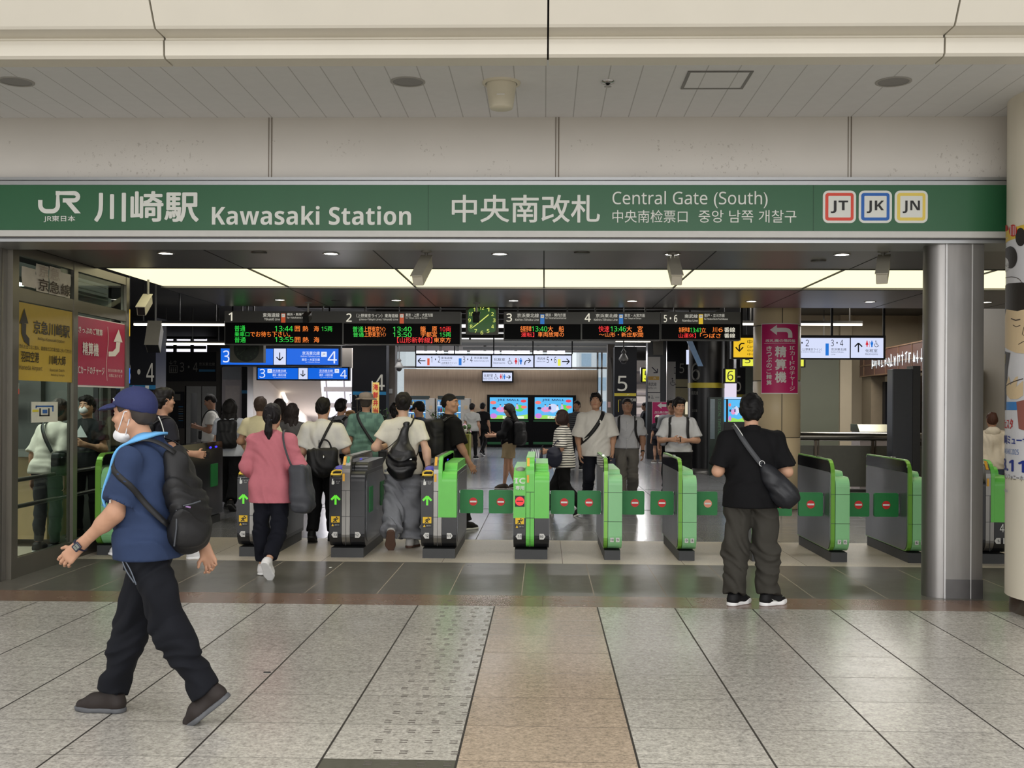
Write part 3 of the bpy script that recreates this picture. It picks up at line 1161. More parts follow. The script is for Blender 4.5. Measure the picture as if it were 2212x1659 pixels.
def make_top(t, J, res, seed, rgb=(230, 228, 222), sleeve='short', loose=.018, hem=.86, belly=0.0, fem=False, m=None, amp=.004, collar=None, name=None, hood=False, buttons=False, sl=.62):
    s = J['s']
    amp = amp * 1.5
    m = m or cmat('cloth', rgb)
    P = torso_prims(J, loose, belly, fem)
    for k in 'LR':
        sh, e, w = J['sh' + k], J['el' + k], J['wr' + k]
        if sleeve == 'short':
            P.append(rc(sh, sh + (e - sh) * 1.15, (.048 + loose * .8) * s, (.058 + loose * 1.3) * s, clip=[limb_cut(sh, e, sl)], k=.03))
        elif sleeve == 'elbow':
            P.append(rc(sh, sh + (e - sh) * 1.0, (.048 + loose * .7) * s, (.052 + loose * .8) * s, k=.03))
            P.append(rc(e, e + (w - e) * .9, (.054 + loose * .8) * s, (.056 + loose * 1.0) * s, clip=[limb_cut(e, w, .42)], k=.04))
        elif sleeve == 'long':
            P.append(rc(sh, e, (.048 + loose * .8) * s, (.047 + loose) * s, k=.03))
            P.append(rc(e, w, (.052 + loose) * s, (.038 + loose) * s, clip=[limb_cut(e, w, .95)], k=.03))
    nk = J['neck'] + J['RU'] @ V3(0, 0, .012)
    P.append(rc(J['neck'] - J['RU'] @ V3(0, 0, .05 * s), J['neck'] + J['RU'] @ (V3(0, .01, .035) * s), .085 * s, .066 * s, k=.03, clip=[(J['neck'] + J['RU'] @ (V3(0, 0, .022) * s), J['RU'] @ nrm(V3(0, .45, 1)))]))
    # loose lower edge
    wq = .16 * (.4 + .6 * J['w'])
    P.append(rc(J['up'](0, 0, .12), J['H'] + J['RU'] @ (V3(0, 0, (hem - .9) - .06) * s), (.135 * J['w'] + loose) * s, (wq + .012 + loose * .9 + belly * .5) * s, flat=(J['RU'] @ V3(0, 1, 0), .82 + belly * 1.2), k=.05))
    if hem < .88:
        for k in 'LR':
            hp, kn = J['hp' + k], J['kn' + k]
            P.append(rc(hp + V3(0, -.01, .03) * s, hp + (kn - hp) * .4, (.108 + loose * .35) * s, (.100 + loose * .4) * s, k=.05))
            P.append(el(hp + V3(0, -.02, .0) * s, V3(.106, .125, .125) * s, None, k=.05))
    hq = J['H'] + V3(0, 0, (hem - .90) * s)
    o = skin_obj(name or 'shirt', m, t, [skin(P, res, cloth(amp, 20 / s, seed), cut=[(hq, nrm(J['RU'] @ V3(0, 0, -1) * .5 + V3(0, 0, -.5)))])])
    if hood:
        skin_obj('hood', m, o, [skin([el(J['neck'] + J['RU'] @ (V3(0, -.07, .01) * s), V3(.12, .07, .09) * s, J['RU'] @ rotx(.3), k=.03), el(J['neck'] + J['RU'] @ (V3(0, .0, .04) * s), V3(.095, .085, .045) * s, J['RU'], k=.03)], res, cloth(.004, 25, seed))])
    if collar:
        cm = cmat('cloth', collar)
        P2 = [rc(J['neck'] - J['RU'] @ (V3(0, 0, .015) * s), J['neck'] + J['RU'] @ (V3(0, .0, .052) * s), .092 * s, .078 * s, k=.01, clip=[(J['neck'] + J['RU'] @ (V3(0, -.0, .038) * s), J['RU'] @ nrm(V3(0, .55, 1)))]),
              rc(J['neck'] - J['RU'] @ (V3(0, 0, .015) * s), J['neck'] + J['RU'] @ (V3(0, .0, .09) * s), .070 * s, .058 * s, op='s', k=.004)]
        skin_obj('collar', cm, o, [skin(P2, min(res * .7, .007))])
    if buttons:
        b = MB()
        base = P
        for i in range(5):
            z = .42 - i * .085
            q = J['up'](0, .05, z)
            dv = J['RU'] @ V3(0, 1, 0)
            for _ in range(40):
                if value_at(base, q[None])[0] > .004:
                    break
                q = q + dv * .004
            b.ball(q, .007 * s, 8, 5)
        b.build('button', mat('shirt_button', (235, 235, 230), .4), o)
        b2 = MB()
        pts = []
        for i in range(9):
            q = J['up'](.012, .05, .45 - i * .055)
            for _ in range(50):
                if value_at(base, q[None])[0] > .002:
                    break
                q = q + dv * .004
            pts.append(q)
        b2.tube(pts, .004 * s, 6)
        b2.build('placket', m, o)
    J['top'] = P
    return o


def make_bottom(t, J, res, seed, rgb=(28, 30, 38), kind='trousers', w=.0, hem=.0, fem=False, amp=.004, waist=.98, belt=None, m=None, flare=0.0):
    s = J['s']
    amp = amp * 1.5
    m = m or cmat('cloth', rgb)
    P = [el(J['H'] + V3(0, -.005, .03) * s, V3(.160 * (.4 + .6 * J['w']) + .012, .122, .14) * s, None, k=.05)]
    P.append(rc(J['H'] + V3(0, 0, .03) * s, J['H'] + V3(0, 0, .14) * s, .14 * s * (.3 + .7 * J['w']), .135 * s * (.3 + .7 * J['w']), flat=(V3(0, 1, 0), .82), k=.04))
    for k in 'LR':
        hp, kn, an = J['hp' + k], J['kn' + k], J['an' + k]
        P.append(el(hp + V3(0, -.02, .0) * s, V3(.088, .105, .11) * s, None, k=.04))
        if kind == 'trousers':
            P.append(rc(hp, kn, (.092 + w * .6) * s, (.064 + w) * s, k=.03))
            P.append(rc(kn, an + (an - kn) * .2, (.064 + w) * s, (.052 + w + flare) * s, k=.03, clip=[limb_cut(kn, an, .93 - hem)]))
            P.append(rc(kn - V3(0, .012, 0) + (an - kn) * .1, kn - V3(0, .012, 0) + (an - kn) * .5, (.06 + w) * s, (.05 + w) * s, k=.03))
        elif kind == 'shorts':
            P.append(rc(hp, kn, (.094 + w) * s, (.085 + w) * s, k=.03, clip=[limb_cut(hp, kn, .62)]))
    if kind == 'skirt':
        P.append(rc(J['H'], V3(J['H'][0], (J['knL'][1] + J['knR'][1]) / 2, .3 * s), .15 * s, (.19 + flare) * s, flat=(V3(0, 1, 0), .8), k=.04, clip=[(V3(0, 0, .3 * s + hem), V3(0, 0, -1))]))
    J['bot'] = P
    o = skin_obj({'trousers': 'trousers', 'shorts': 'shorts', 'skirt': 'skirt'}[kind], m, t, [skin(P, res, cloth(amp, 24 / s, seed + 3, .8), cut=[(V3(0, 0, J['H'][2] + (waist - .90) * s), V3(0, 0, 1))])])
    if belt:
        z = J['H'][2] + (waist - .93) * s
        skin_obj('belt', mat('belt', belt, .45), o, [skin([rc(V3(J['H'][0], J['H'][1], z), V3(J['H'][0], J['H'][1], z + .001), .158 * s * (.35 + .65 * J['w']), .158 * s * (.35 + .65 * J['w']), flat=(V3(0, 1, 0), .82))], .008, cut=[(V3(0, 0, z + .017), V3(0, 0, 1)), (V3(0, 0, z - .017), V3(0, 0, -1))])])
    return o


def make_shoes(t, J, rgb=(20, 20, 22), sole=(230, 230, 228), h=.007, size=1.0, thick=.026):
    s = J['s'] * size
    um, so = cmat('shoe', rgb, .6), mat('sole_%d_%d_%d' % tuple(sole), sole, .6)
    for k, sg in (('L', -1), ('R', 1)):
        a, R = J['an' + k], J['fR' + k]

        def q(x, y, z):
            return a + R @ (V3(x * sg, y, z) * s)
        up = [rc(q(0, -.035, -.035), q(0, -.03, .02), .042 * s, .037 * s, k=.03, clip=[(q(0, 0, .02), R @ nrm(V3(0, -.2, 1)))]),
              rc(q(0, -.03, -.045), q(.006, .10, -.05), .04 * s, .046 * s, k=.03), rc(q(.006, .10, -.05), q(.0, .165, -.058), .046 * s, .032 * s, k=.03),
              rc(q(0, .0, .0), q(0, .09, -.03), .036 * s, .03 * s, k=.04), bx(q(0, .06, -.125), V3(.2, .3, .05) * s, .001, R, op='s', k=.004)]
        o = skin_obj('shoe', um, t, [skin(up, h)])
        sp = [rc(q(0, -.035, -.074), q(.005, .03, -.074), .047 * s, .042 * s, k=.03), rc(q(.005, .03, -.074), q(.006, .11, -.074), .042 * s, .053 * s, k=.03), rc(q(.006, .11, -.074), q(0, .168, -.066), .053 * s, .036 * s, k=.03)]
        so_o = skin_obj('sole', so, o, [skin(sp, h, cut=[(q(0, 0, thick - .086), R @ V3(0, 0, 1)), (q(0, 0, -.086), R @ V3(0, 0, -1))])])
        J['shoe' + k] = o
        J['sq' + k] = q


def strap(name, m, parent, fld, pts, w=.018, th=.004, off=.004, n=26, up=None):
    """a flat band laid over the clothes through the given points"""
    P = [np.asarray(p, float) for p in pts]
    seg = np.array([0] + [np.linalg.norm(P[i + 1] - P[i]) for i in range(len(P) - 1)]).cumsum()
    T = np.linspace(0, seg[-1], n)
    Q = np.stack([np.interp(T, seg, [p[i] for p in P]) for i in range(3)], 1)
    for _ in range(3):
        Q[1:-1] = (Q[:-2] + 2 * Q[1:-1] + Q[2:]) / 4
    e = .004
    for it in range(12):
        d = value_at(fld, Q)
        g = np.stack([value_at(fld, Q + np.eye(3)[i] * e) - d for i in range(3)], 1)
        g /= np.maximum(np.linalg.norm(g, axis=1), 1e-9)[:, None]
        push = np.maximum(off - d, 0)
        Q = Q + g * push[:, None]
        if it < 8:
            Q[1:-1] = .25 * Q[:-2] + .5 * Q[1:-1] + .25 * Q[2:]
    d = value_at(fld, Q)
    g = np.stack([value_at(fld, Q + np.eye(3)[i] * e) - d for i in range(3)], 1)
    g /= np.maximum(np.linalg.norm(g, axis=1), 1e-9)[:, None]
    for _ in range(4):
        g[1:-1] = (g[:-2] + g[1:-1] + g[2:]) / 3
    mb = MB()
    vs, fs = [], []
    for i in range(n):
        tn = nrm(Q[min(i + 1, n - 1)] - Q[max(i - 1, 0)])
        sd = nrm(np.cross(tn, g[i]))
        nn = nrm(np.cross(sd, tn))
        for a, b in ((-1, 0), (1, 0), (1, 1), (-1, 1)):
            vs.append(Q[i] + sd * a * w / 2 + nn * b * th)
    for i in range(n - 1):
        for k in range(4):
            fs.append((i * 4 + k, i * 4 + (k + 1) % 4, i * 4 + 4 + (k + 1) % 4, i * 4 + 4 + k))
    fs += [(3, 2, 1, 0), tuple(4 * (n - 1) + k for k in range(4))]
    mb.add(vs, fs)
    mb.sm = [True] * len(mb.sm)
    return mb.build(name, m, parent)


def bag(kind_name, label, cat, X, Y, rz, group=None):
    return thing(kind_name, label, cat, (X, Y, 0), group, math.radians(rz), world=False)
# ================================================================= the setting
granite = tiles_mat('granite_slabs', (178, 174, 166), .615, .55, 0, 5.03, (46, 41, 37), .0055, .25, speck=.75, speck_scale=55, tile_var=.07, band=(-.385, .435), band_rgb=(170, 151, 132), patch=((-1.0, -.385, 3.0, 5.03), (66, 66, 62)), spec=.55)
brown = tiles_mat('brown_granite_band', (124, 99, 83), 1.2, 5.0, 0, 7.5, (80, 66, 58), .002, .26, speck=.15, speck_scale=90, tile_var=.0)
slate = tiles_mat('dark_slate_slabs', (92, 89, 82), .615, 3.0, .435, 8.35, (150, 140, 126), .004, .3, speck=.25, speck_scale=60, tile_var=.1)
pale = tiles_mat('pale_gate_strip', (184, 175, 160), 1.23, 3.0, .2, 11.28, (120, 110, 98), .003, .38, speck=.3, speck_scale=90)
hallfl = tiles_mat('grey_hall_slabs', (118, 119, 122), .9, .9, .1, 13.22, (74, 72, 72), .006, .2, speck=.2, speck_scale=60, tile_var=.08)

struct('floor', MB().box((-14, -26, -.3), (14, 8.88, 0)), granite)
struct('floor_band', MB().box((-14, 8.88, -.3), (14, 9.38, 0)), brown)
struct('floor_vestibule', MB().box((-14, 9.38, -.3), (14, 11.28, 0)), slate)
struct('floor_gate_strip', MB().box((-14, 11.28, -.3), (14, 13.2, 0)), pale)
struct('floor_hall', MB().box((-14, 13.2, -.3), (14, 52, 0)), hallfl)

# pairs of dark dashes for guidance let into the slabs
dash = MB()
rng = random.Random(4)
for j in range(26):
    y = 4.95 + .165 * j
    for i in range(4):
        x = -.80 + .12 * i + (.02 if j % 2 else 0)
        for dy in (0, .035):
            dash.box((x, y + dy, -.001), (x + .036, y + dy + .009, .0015))
struct('trim_guidance_dashes', dash, mat('dark_inlay', (96, 90, 84), .5))
g = MB()
for x0 in (-.30, .36):
    for k in range(5):
        g.box((x0 + k * .06 - .12, 17.3, -.001), (x0 + k * .06 - .09, 40, .004))
struct('trim_guidance_bars', g, mat('pale_inlay', (196, 192, 186), .45))
struct('trim_floor_joint', MB().box((-9, 17.05, -.001), (4, 17.1, .002)).box((-9, 21.2, -.001), (4, 21.24, .002)), mat('dark_joint', (70, 64, 60), .5))

# upper front: painted wall, soffit, cornice beam
wallm = mat('painted_wall_panel', (216, 212, 206), .62, var=.03, scale=2)
nt = wallm.node_tree
pos, xyz = world_xyz(nt)
b = nt.nodes['Principled BSDF']
src = b.inputs['Base Color'].links[0].from_socket
mp = nt.nodes.new('ShaderNodeMapping')
mp.inputs['Scale'].default_value = (9, 1, 7)
nt.links.new(pos, mp.inputs['Vector'])
n1 = noise(nt, mp.outputs[0], 3.2, 5, .75)
n2 = noise(nt, pos, .9, 2)
f = math_node(nt, 'MULTIPLY', math_node(nt, 'GREATER_THAN', n1, .61), math_node(nt, 'MULTIPLY', math_node(nt, 'GREATER_THAN', n2, .47), math_node(nt, 'LESS_THAN', xyz[2], 3.86)))
nt.links.new(mix_col(nt, math_node(nt, 'MULTIPLY', f, .35), src, lin((120, 108, 98))), b.inputs['Base Color'])
struct('wall_front_panel', MB().box((-14, 9.42, 3.53), (9, 9.7, 4.3)), wallm)
jm = mat('joint_strip', (176, 170, 160), .6)
for i, x in enumerate((-2.347, .1, 2.557, -4.8)):
    struct('trim_wall_joint', MB().box((x - .016, 9.415, 3.535), (x - .010, 9.424, 4.05)).box((x + .008, 9.415, 3.535), (x + .016, 9.424, 4.05)), mat('dark_gap', (120, 110, 98), .7))

soff = mat('soffit_strip_panel', (228, 229, 231), .55, var=.02)
nt = soff.node_tree
pos, xyz = world_xyz(nt)
b = nt.nodes['Principled BSDF']
src = b.inputs['Base Color'].links[0].from_socket
u = math_node(nt, 'DIVIDE', xyz[0], .2333)
ln = math_node(nt, 'MULTIPLY', math_node(nt, 'LESS_THAN', math_node(nt, 'PINGPONG', u, .5), .018), .45)
nt.links.new(mix_col(nt, ln, src, lin((110, 108, 104))), b.inputs['Base Color'])
struct('ceiling', MB().box((-14, 6.9, 4.05), (14, 9.7, 4.35)), soff)

# cornice: two stepped bands in cream sheet metal with open joints
cream = mat('cream_sheet_metal', (219, 214, 201), .42, var=.02, scale=3)
prof = [(7.0, 3.75), (6.84, 3.75), (6.82, 3.765), (6.815, 3.855), (6.83, 3.866), (6.83, 3.876), (6.66, 3.876), (6.645, 3.89), (6.42, 4.22), (6.42, 4.55), (7.02, 4.55)]
cuts = [-14, -6.8, -2.366, .012, 2.42, 6.8, 14]
cb = MB()
for a, c in zip(cuts[:-1], cuts[1:]):
    cb.prism_x(prof, a + .006, c - .006)
cb.prism_x([(6.98, 3.78), (6.87, 3.78), (6.86, 4.5), (7.0, 4.5)], -14, 14, 1)
struct('trim_cornice', cb, [cream, mat('joint_dark', (52, 44, 38), .8)])

# aluminium channels round the sign band
alu = mat('brushed_aluminium', (176, 178, 180), .38, metal=.75, var=.05, scale=60, stretch=(.3, 10, 10))
alud = mat('dark_channel', (92, 92, 94), .5, metal=.5)  # darker grey metal for the thin lines between the channels
ch = MB().box((-14, 9.36, 3.505), (9, 9.6, 3.53)).box((-14, 9.38, 3.495), (9, 9.6, 3.505), 1).box((-14, 9.345, 3.462), (9, 9.6, 3.495))
struct('trim_sign_channel', ch, [alu, alud])
whitep = mat('white_painted_metal', (205, 204, 200), .45, var=.03)
ch = MB().box((-14, 9.34, 3.022), (9, 9.6, 3.074)).box((-14, 9.40, 2.985), (9, 9.9, 3.022), 1).box((-14, 9.375, 3.012), (9, 9.6, 3.022), 2)
struct('trim_opening_head', ch, [whitep, alu, alud])

# vestibule ceiling in dark polished sheet, with the long light panel let in
dkmet = mat('dark_polished_ceiling', (132, 130, 129), .33, metal=.8, var=.05, scale=1.5)
vc = MB()
XL, XR = -4.82, 14
for y0, y1 in ((9.55, 11.78), (13.83, 16.4)):
    vc.box((XL, y0, 3.05), (XR, y1, 3.2))
vc.box((XL, 11.78, 3.12), (XR, 13.83, 3.2), 1)
struct('ceiling_vestibule', vc, [dkmet, mat('light_trough', (230, 228, 215), .6)])
vj = MB()
for k in range(-3, 9):
    x = 1.6 * k - .008
    for y0, y1 in ((9.9, 11.78), (13.83, 16.4)):
        vj.box((x - .006, y0, 3.048), (x + .006, y1, 3.052))
vj.box((XL, 10.56 + 1.2, 3.044), (XR, 11.785, 3.052)).box((XL, 13.825, 3.044), (XR, 13.85, 3.052))
struct('trim_ceiling_joint', vj, mat('black_joint', (18, 18, 18), .6))
lightm = glow('backlit_ceiling_panel', (255, 247, 202), 1.3)
for k in range(-3, 4):
    x = 1.6 * k - .008
    a = max(x, XL)
    lp = MB().box((a + .008, 11.785, 3.075), (x + 1.592, 13.825, 3.09))
    o = lp.build('light_panel', lightm)
    tag(o, '%s backlit cream ceiling panel of the bright band, counted from the glass partition' % ('first', 'second', 'third', 'fourth', 'fifth', 'sixth', 'last')[k + 3], 'ceiling light', 'backlit ceiling panels over the gates')
    vj2 = MB().box((x + 1.592, 11.785, 3.06), (x + 1.608, 13.825, 3.092))
    struct('trim_light_joint', vj2, mat('black_joint'))

# stainless pillar and left jamb
inox = mat('stainless_steel', (138, 136, 134), .38, metal=.9, var=.07, scale=3, stretch=(6, 6, .8))
p = MB().box((3.385, 9.47, 0), (3.70, 9.95, 3.03))
p.lathe((3.385, 9.615, 0), [(.14, 0), (.14, 3.03)], 24, 0, PI / 2, 3 * PI / 2)
sp = struct('pillar_stainless', p, inox, 'brushed stainless steel pillar with a rounded edge at the opening', 'pillar')
ps = MB().box((3.378, 9.462, 0), (3.392, 9.472, 3.03)).box((3.598, 9.464, 0), (3.606, 9.472, 3.03))
ps.build('trim_strip', mat('pale_seam', (208, 208, 208), .3, metal=.4), sp)
MB().box((3.395, 9.466, 0), (3.704, 9.95, .16)).build('kick_plate', mat('dark_kick_plate', (104, 103, 103), .35, metal=.85), sp)
p = MB().box((-5.6, 9.78, 0), (-4.86, 10.0, 3.03)).lathe((-4.9, 9.82, 0), [(.05, 0), (.05, 3.03)], 12)
struct('pillar_jamb', p, inox, 'stainless steel jamb at the end of the glass partition', 'pillar')

# round pillar at the front with the festival poster wrapped round it
RC = Round(4.265, 8.82, .60)
cr = mat('cream_pillar_panel', (226, 219, 202), .45, var=.02, scale=3)
rp = MB().lathe((4.265, 8.82, 0), [(.60, .13), (.60, 1.9)], 64).lathe((4.265, 8.82, 0), [(.60, 1.905), (.60, 4.05)], 64)
rp = struct('pillar_round', rp, cr, 'big cream round pillar carrying a wrapped festival poster', 'pillar')
MB().lathe((4.265, 8.82, 0), [(.565, 0), (.565, .13), (.60, .13)], 64).build('base_ring', mat('bronze_steel_base', (112, 102, 94), .32, metal=.8), rp)
sl = MB()
uj = RC.uv(2163.5, 1200)[0]
for zz in ((.13, 1.05), (3.0, 4.05)):
    sl.add([RC.pt(uj, zz[0], .002), RC.pt(uj + .012, zz[0], .002), RC.pt(uj + .012, zz[1], .002), RC.pt(uj, zz[1], .002)], [(0, 1, 2, 3)])
sl.build('panel_joint', mat('joint_dark', (52, 44, 38), .8), rp)

# inner hall: dark ceiling, skylight gaps, side walls
darkc = mat('dark_hall_ceiling', (62, 60, 56), .6, var=.1, scale=2)
hc = MB()
HZ = 3.75
XA, XB, ZL = -5.55, 3.9, 4.75          # raised lantern over the far half, glazed at its end
hc.box((-14, 16.42, HZ), (14, 24, HZ + .2)).box((-14, 24, HZ), (XA, 42, HZ + .2)).box((XB, 24, HZ), (14, 42, HZ + .2)).box((-14, 9.9, HZ), (-4.9, 16.42, HZ + .2))
hc.box((XA - .2, 24, ZL), (XB + .2, 42.3, ZL + .2)).box((XA - .2, 24, HZ + .2), (XA, 42.3, ZL)).box((XB, 24, HZ + .2), (XB + .2, 42.3, ZL)).box((XA, 23.8, HZ + .2), (XB, 24, ZL))
for y in np.arange(25.0, 42, 2.3):
    hc.box((XA, y, ZL - .16), (XB, y + .3, ZL))
for y0, y1 in ((24.9, 25.2), (27.9, 28.15), (32.9, 33.3), (35.9, 36.1), (38.9, 39.1), (40.4, 40.8)):
    hc.box((XA, y0, HZ), (XB, y1, HZ + .1))
struct('ceiling_hall', hc, darkc)
cl = MB()
for z in (3.98, 4.2, 4.42, 4.62):
    cl.box((XA, 42.0, z), (XB, 42.08, z + .07))
for x in np.arange(XA, XB, 1.35):
    cl.box((x, 41.98, HZ + .25), (x + .07, 42.1, ZL))
struct('window_lantern_bars', cl, mat('dark_glazing_bar', (58, 56, 54), .5))
struct('trim_ceiling_edge', MB().box((XL, 16.38, 3.05), (XR, 16.44, HZ + .1)), dkmet)
beige = mat('beige_wall_panel', (186, 174, 152), .5, var=.04, scale=2)
olive = mat('olive_shutter', (104, 108, 94), .5, var=.05, scale=2)
struct('wall_side', MB().box((7.1, 9.7, 0), (7.4, 19.6, HZ)), beige)
struct('wall_side_end', MB().box((6.6, 27.0, 0), (14, 27.3, HZ)), beige)
struct('wall_shutter', MB().box((5.85, 26.4, 0), (6.95, 26.6, 2.95)), olive)
struct('wall_over_shutter', MB().box((5.6, 26.45, 2.95), (9, 26.75, HZ)).box((6.95, 26.3, 0), (7.22, 26.6, HZ)).box((5.6, 26.3, 0), (5.85, 26.7, HZ)), beige)
struct('wall_far_side', MB().box((-14, 17, 0), (-13.8, 44, HZ)), mat('dark_grey_panel', (66, 64, 62), .5))
struct('wall_hall_corner', MB().box((8.8, 19.5, 0), (9.0, 27.0, HZ)), beige)

# far end: opening to daylight behind a free-standing timber-faced wall
fe = mat('grey_steel_frame', (150, 146, 140), .5, var=.04)
far = MB()
FB = 42.0
wl, wr = at(857, 757, FB).x, at(1312, 757, FB).x
far.box((-14, FB, 0), (wl - .12, FB + .3, HZ), 1).box((wr + .12, FB, 0), (14, FB + .3, HZ), 1)
far.box((wl - .12, FB, 3.58), (wr + .12, FB + .3, HZ + .25))
far.box((wl - .12, FB, 0), (wl, FB + .25, 3.6)).box((wr, FB, 0), (wr + .12, FB + .25, 3.6))
for px in (1291, 1300):
    x = at(px, 800, FB).x
    far.box((x - .03, FB + .02, 0), (x + .03, FB + .15, 3.6))
far.box((wl, FB + .02, 2.95), (wr, FB + .12, 3.02))
struct('wall_far_end', far, [fe, mat('dark_grey_panel', (66, 64, 62), .5)])
wood = mat('timber_laminate', (178, 156, 130), .45, var=.14, scale=9, stretch=(6, 6, .25))
wx0, wx1 = at(873, 800, 41.6).x, at(1290, 800, 41.6).x
struct('wall_timber', MB().box((wx0, 41.6, 0), (wx1, 41.8, 2.9)), wood)
struct('window_1', MB().box((wl, FB + .08, 0), (wr, FB + .09, 3.58)), None or mat('clear_pane', (230, 240, 245), .02, var=0, spec=.3))
gm = MATS['clear_pane']
gb = gm.node_tree.nodes['Principled BSDF']
gb.inputs['Transmission Weight'].default_value = 1.0
gb.inputs['IOR'].default_value = 1.02
# a pale tower block seen through the far glazing
tw = MB().box((2.2, 70, -6), (5.2, 76, 9))
for k in range(9):
    for j in range(3):
        tw.box((2.35 + j * .95, 69.95, -5 + k * 1.5), (2.35 + j * .95 + .6, 70.0, -5 + k * 1.5 + .8), 1)
tw.box((-11.8, 72, -6), (-9, 78, 6))
struct('ground_exterior', MB().box((-120, 52, -6.4), (120, 200, -6.3)), mat('pale_paving', (205, 203, 198), .8, var=.05, scale=.3))
o = struct('building_exterior', tw, [mat('pale_render', (236, 240, 244), .7), mat('blue_grey_glass', (176, 200, 222), .4)])

# ================================================================= the station sign
white = mat('sign_white', (226, 228, 222), .45, var=.01)
greenp = mat('sign_green', (36, 96, 60), .4, var=.03, scale=4)
black = mat('sign_black', (24, 24, 26), .5, var=.02)
S = Flat((0, 9.35, 0))
t = thing('station_sign', 'long green station name sign with white lettering above the gate opening', 'sign', (-.5, 9.35, 3.07))
mb = MB().box((-14, 9.35, 3.074), (8.5, 9.5, 3.463))
mb.build('sign_panel', greenp, t)
j = MB()
for px in (925, 1757):
    x = at(px, 450, 9.35).x
    j.box((x - .002, 9.347, 3.076), (x + .002, 9.351, 3.461))
j.build('panel_joint', mat('sign_joint', (34, 78, 52), .5), t)
txt(t, '川崎駅', (204, 413, 430, 480), S, white, bold=.022)
txt(t, 'Kawasaki Station', (458, 445, 888, 486), S, white, bold=.018)
txt(t, '中央南改札', (976, 421, 1296, 481), S, white, bold=.012)
txt(t, 'Central Gate (South)', (1323, 413, 1658, 450), S, white, bold=.001)
txt(t, '中央南检票口', (1323, 454, 1485, 481), S, white)
txt(t, '중앙 남쪽 개찰구', (1509, 454, 1720, 481), S, white)
txt(t, 'JR東日本', (95, 466, 163, 480), S, white, bold=.01)
# the railway's mark: joined J and R in even strokes
lg = MB()


def arc(cx, cy, r, a0, a1, n=8, ry=None):
    return [(cx + r * math.cos(a0 + (a1 - a0) * k / n), cy + (ry or r) * math.sin(a0 + (a1 - a0) * k / n)) for k in range(n + 1)]


jpath = [(87.5, 432)] + [(87.5, 442)] + arc(101, 443, 13.5, PI, PI / 2, 6, 13.5) + [(112, 456.5)] + arc(113, 444, 12.5, PI / 2, 0, 6, 12.5) + [(125.5, 417.5), (160, 417.5)] + arc(160, 425.2, 9, -PI / 2, PI / 2, 8, 7.8) + [(136, 433)]
stroke(S, jpath, 9.5, .004, lg)
shape(S, [(141, 436), (153, 436), (175, 461), (162, 461)], .0042, lg)
stroke(S, [(125.5, 412.8), (125.5, 422)], 9.5, .0041, lg)
lg.build('railway_mark', white, t)
for i, (code, c, x) in enumerate((('JT', (222, 70, 48), 1777), ('JK', (14, 96, 184), 1854.5), ('JN', (232, 206, 90), 1932))):
    u0, v0, u1, v1 = rect_uv(S, (x, 412, x + 71.5, 482))
    bd = panel(S, (u0, v0, u1, v1), .008, 0, uv=True, rad=.045).build('line_badge', white, t)
    k = .02
    fr = panel(S, (u0 + k, v0 + k, u1 - k, v1 - k), .010, .0, uv=True, rad=.024).build('badge_border', mat('line_colour_' + code, c, .45, var=.01), bd)
    k = .045
    panel(S, (u0 + k, v0 + k, u1 - k, v1 - k), .012, .0, uv=True, rad=.006).build('badge_field', white, bd)
    txt(bd, code, (x + 17, 434, x + 54, 461), S, black, bold=.02, n=.014)

# ================================================================= things on the soffit
for px, w in ((35, 'over the green railway mark'), (881, 'beside the cream ceiling fitting'), (1930, 'near the round poster pillar')):
    c = on_floor(px, 176, 4.05)
    t = thing('downlight', 'unlit round recessed downlight in the pale soffit ' + w, 'downlight', c, 'downlights in the outer soffit')
    MB().lathe(c, [(.132, .0), (.132, -.006), (.115, -.006), (.112, .0)], 32).build('trim_ring', mat('grey_ring', (172, 170, 166), .5), t)
    MB().lathe(c, [(.113, -.004), (.105, .001), (.1, .0005)], 32).lathe(c, [(.112, -.003), (0, -.003)], 32).build('reflector', mat('dull_reflector', (112, 110, 106), .3, metal=.5), t)
c = on_floor(1083, 178, 4.05)
t = thing('ceiling_speaker', 'cream tapered drum fitting hanging from the pale soffit', 'ceiling fitting', c)
cm_ = mat('cream_plastic', (226, 220, 200), .45, var=.02)
MB().lathe(c, [(.145, 0), (.145, -.012), (.12, -.014)], 32).build('mounting_plate', cm_, t)
MB().lathe(c, [(.115, -.012), (.105, -.09), (.09, -.19), (.084, -.2), (0, -.2)], 32).build('drum', cm_, t)
MB().box((c.x - .03, c.y - .105, -.12 + c.z), (c.x + .03, c.y - .1, -.114 + c.z)).build('slot', mat('slot_white', (245, 245, 245), .3), t)
c = on_floor(1313, 176, 4.05)
t = thing('sprinkler_head', 'small chrome sprinkler head on the pale soffit beside the access hatch', 'sprinkler', c)
chrome = mat('chrome', (200, 200, 200), .15, metal=.95, var=0)
MB().lathe(c, [(.055, 0), (.05, -.012), (.02, -.016)], 24).build('rose', chrome, t)
MB().lathe(c, [(.012, -.012), (.012, -.035), (.028, -.037), (.028, -.041), (0, -.041)], 16).build('deflector', chrome, t)
t = thing('access_hatch', 'rectangular metal framed access hatch in the pale soffit', 'access hatch', (1.27, 8.345, 4.05))
hb = MB()
x0, x1, y0, y1 = 1.035, 1.51, 8.12, 8.572
for a in ((x0, y0, x1, y0 + .022), (x0, y1 - .022, x1, y1), (x0, y0 + .022, x0 + .022, y1 - .022), (x1 - .022, y0 + .022, x1, y1 - .022)):
    hb.box((a[0], a[1], 4.043), (a[2], a[3], 4.052))
hb.build('frame', mat('hatch_frame', (120, 118, 116), .4, metal=.4), t)
MB().box((x0 + .022, y0 + .022, 4.046), (x1 - .022, y1 - .022, 4.052)).build('hatch_panel', soff, t)

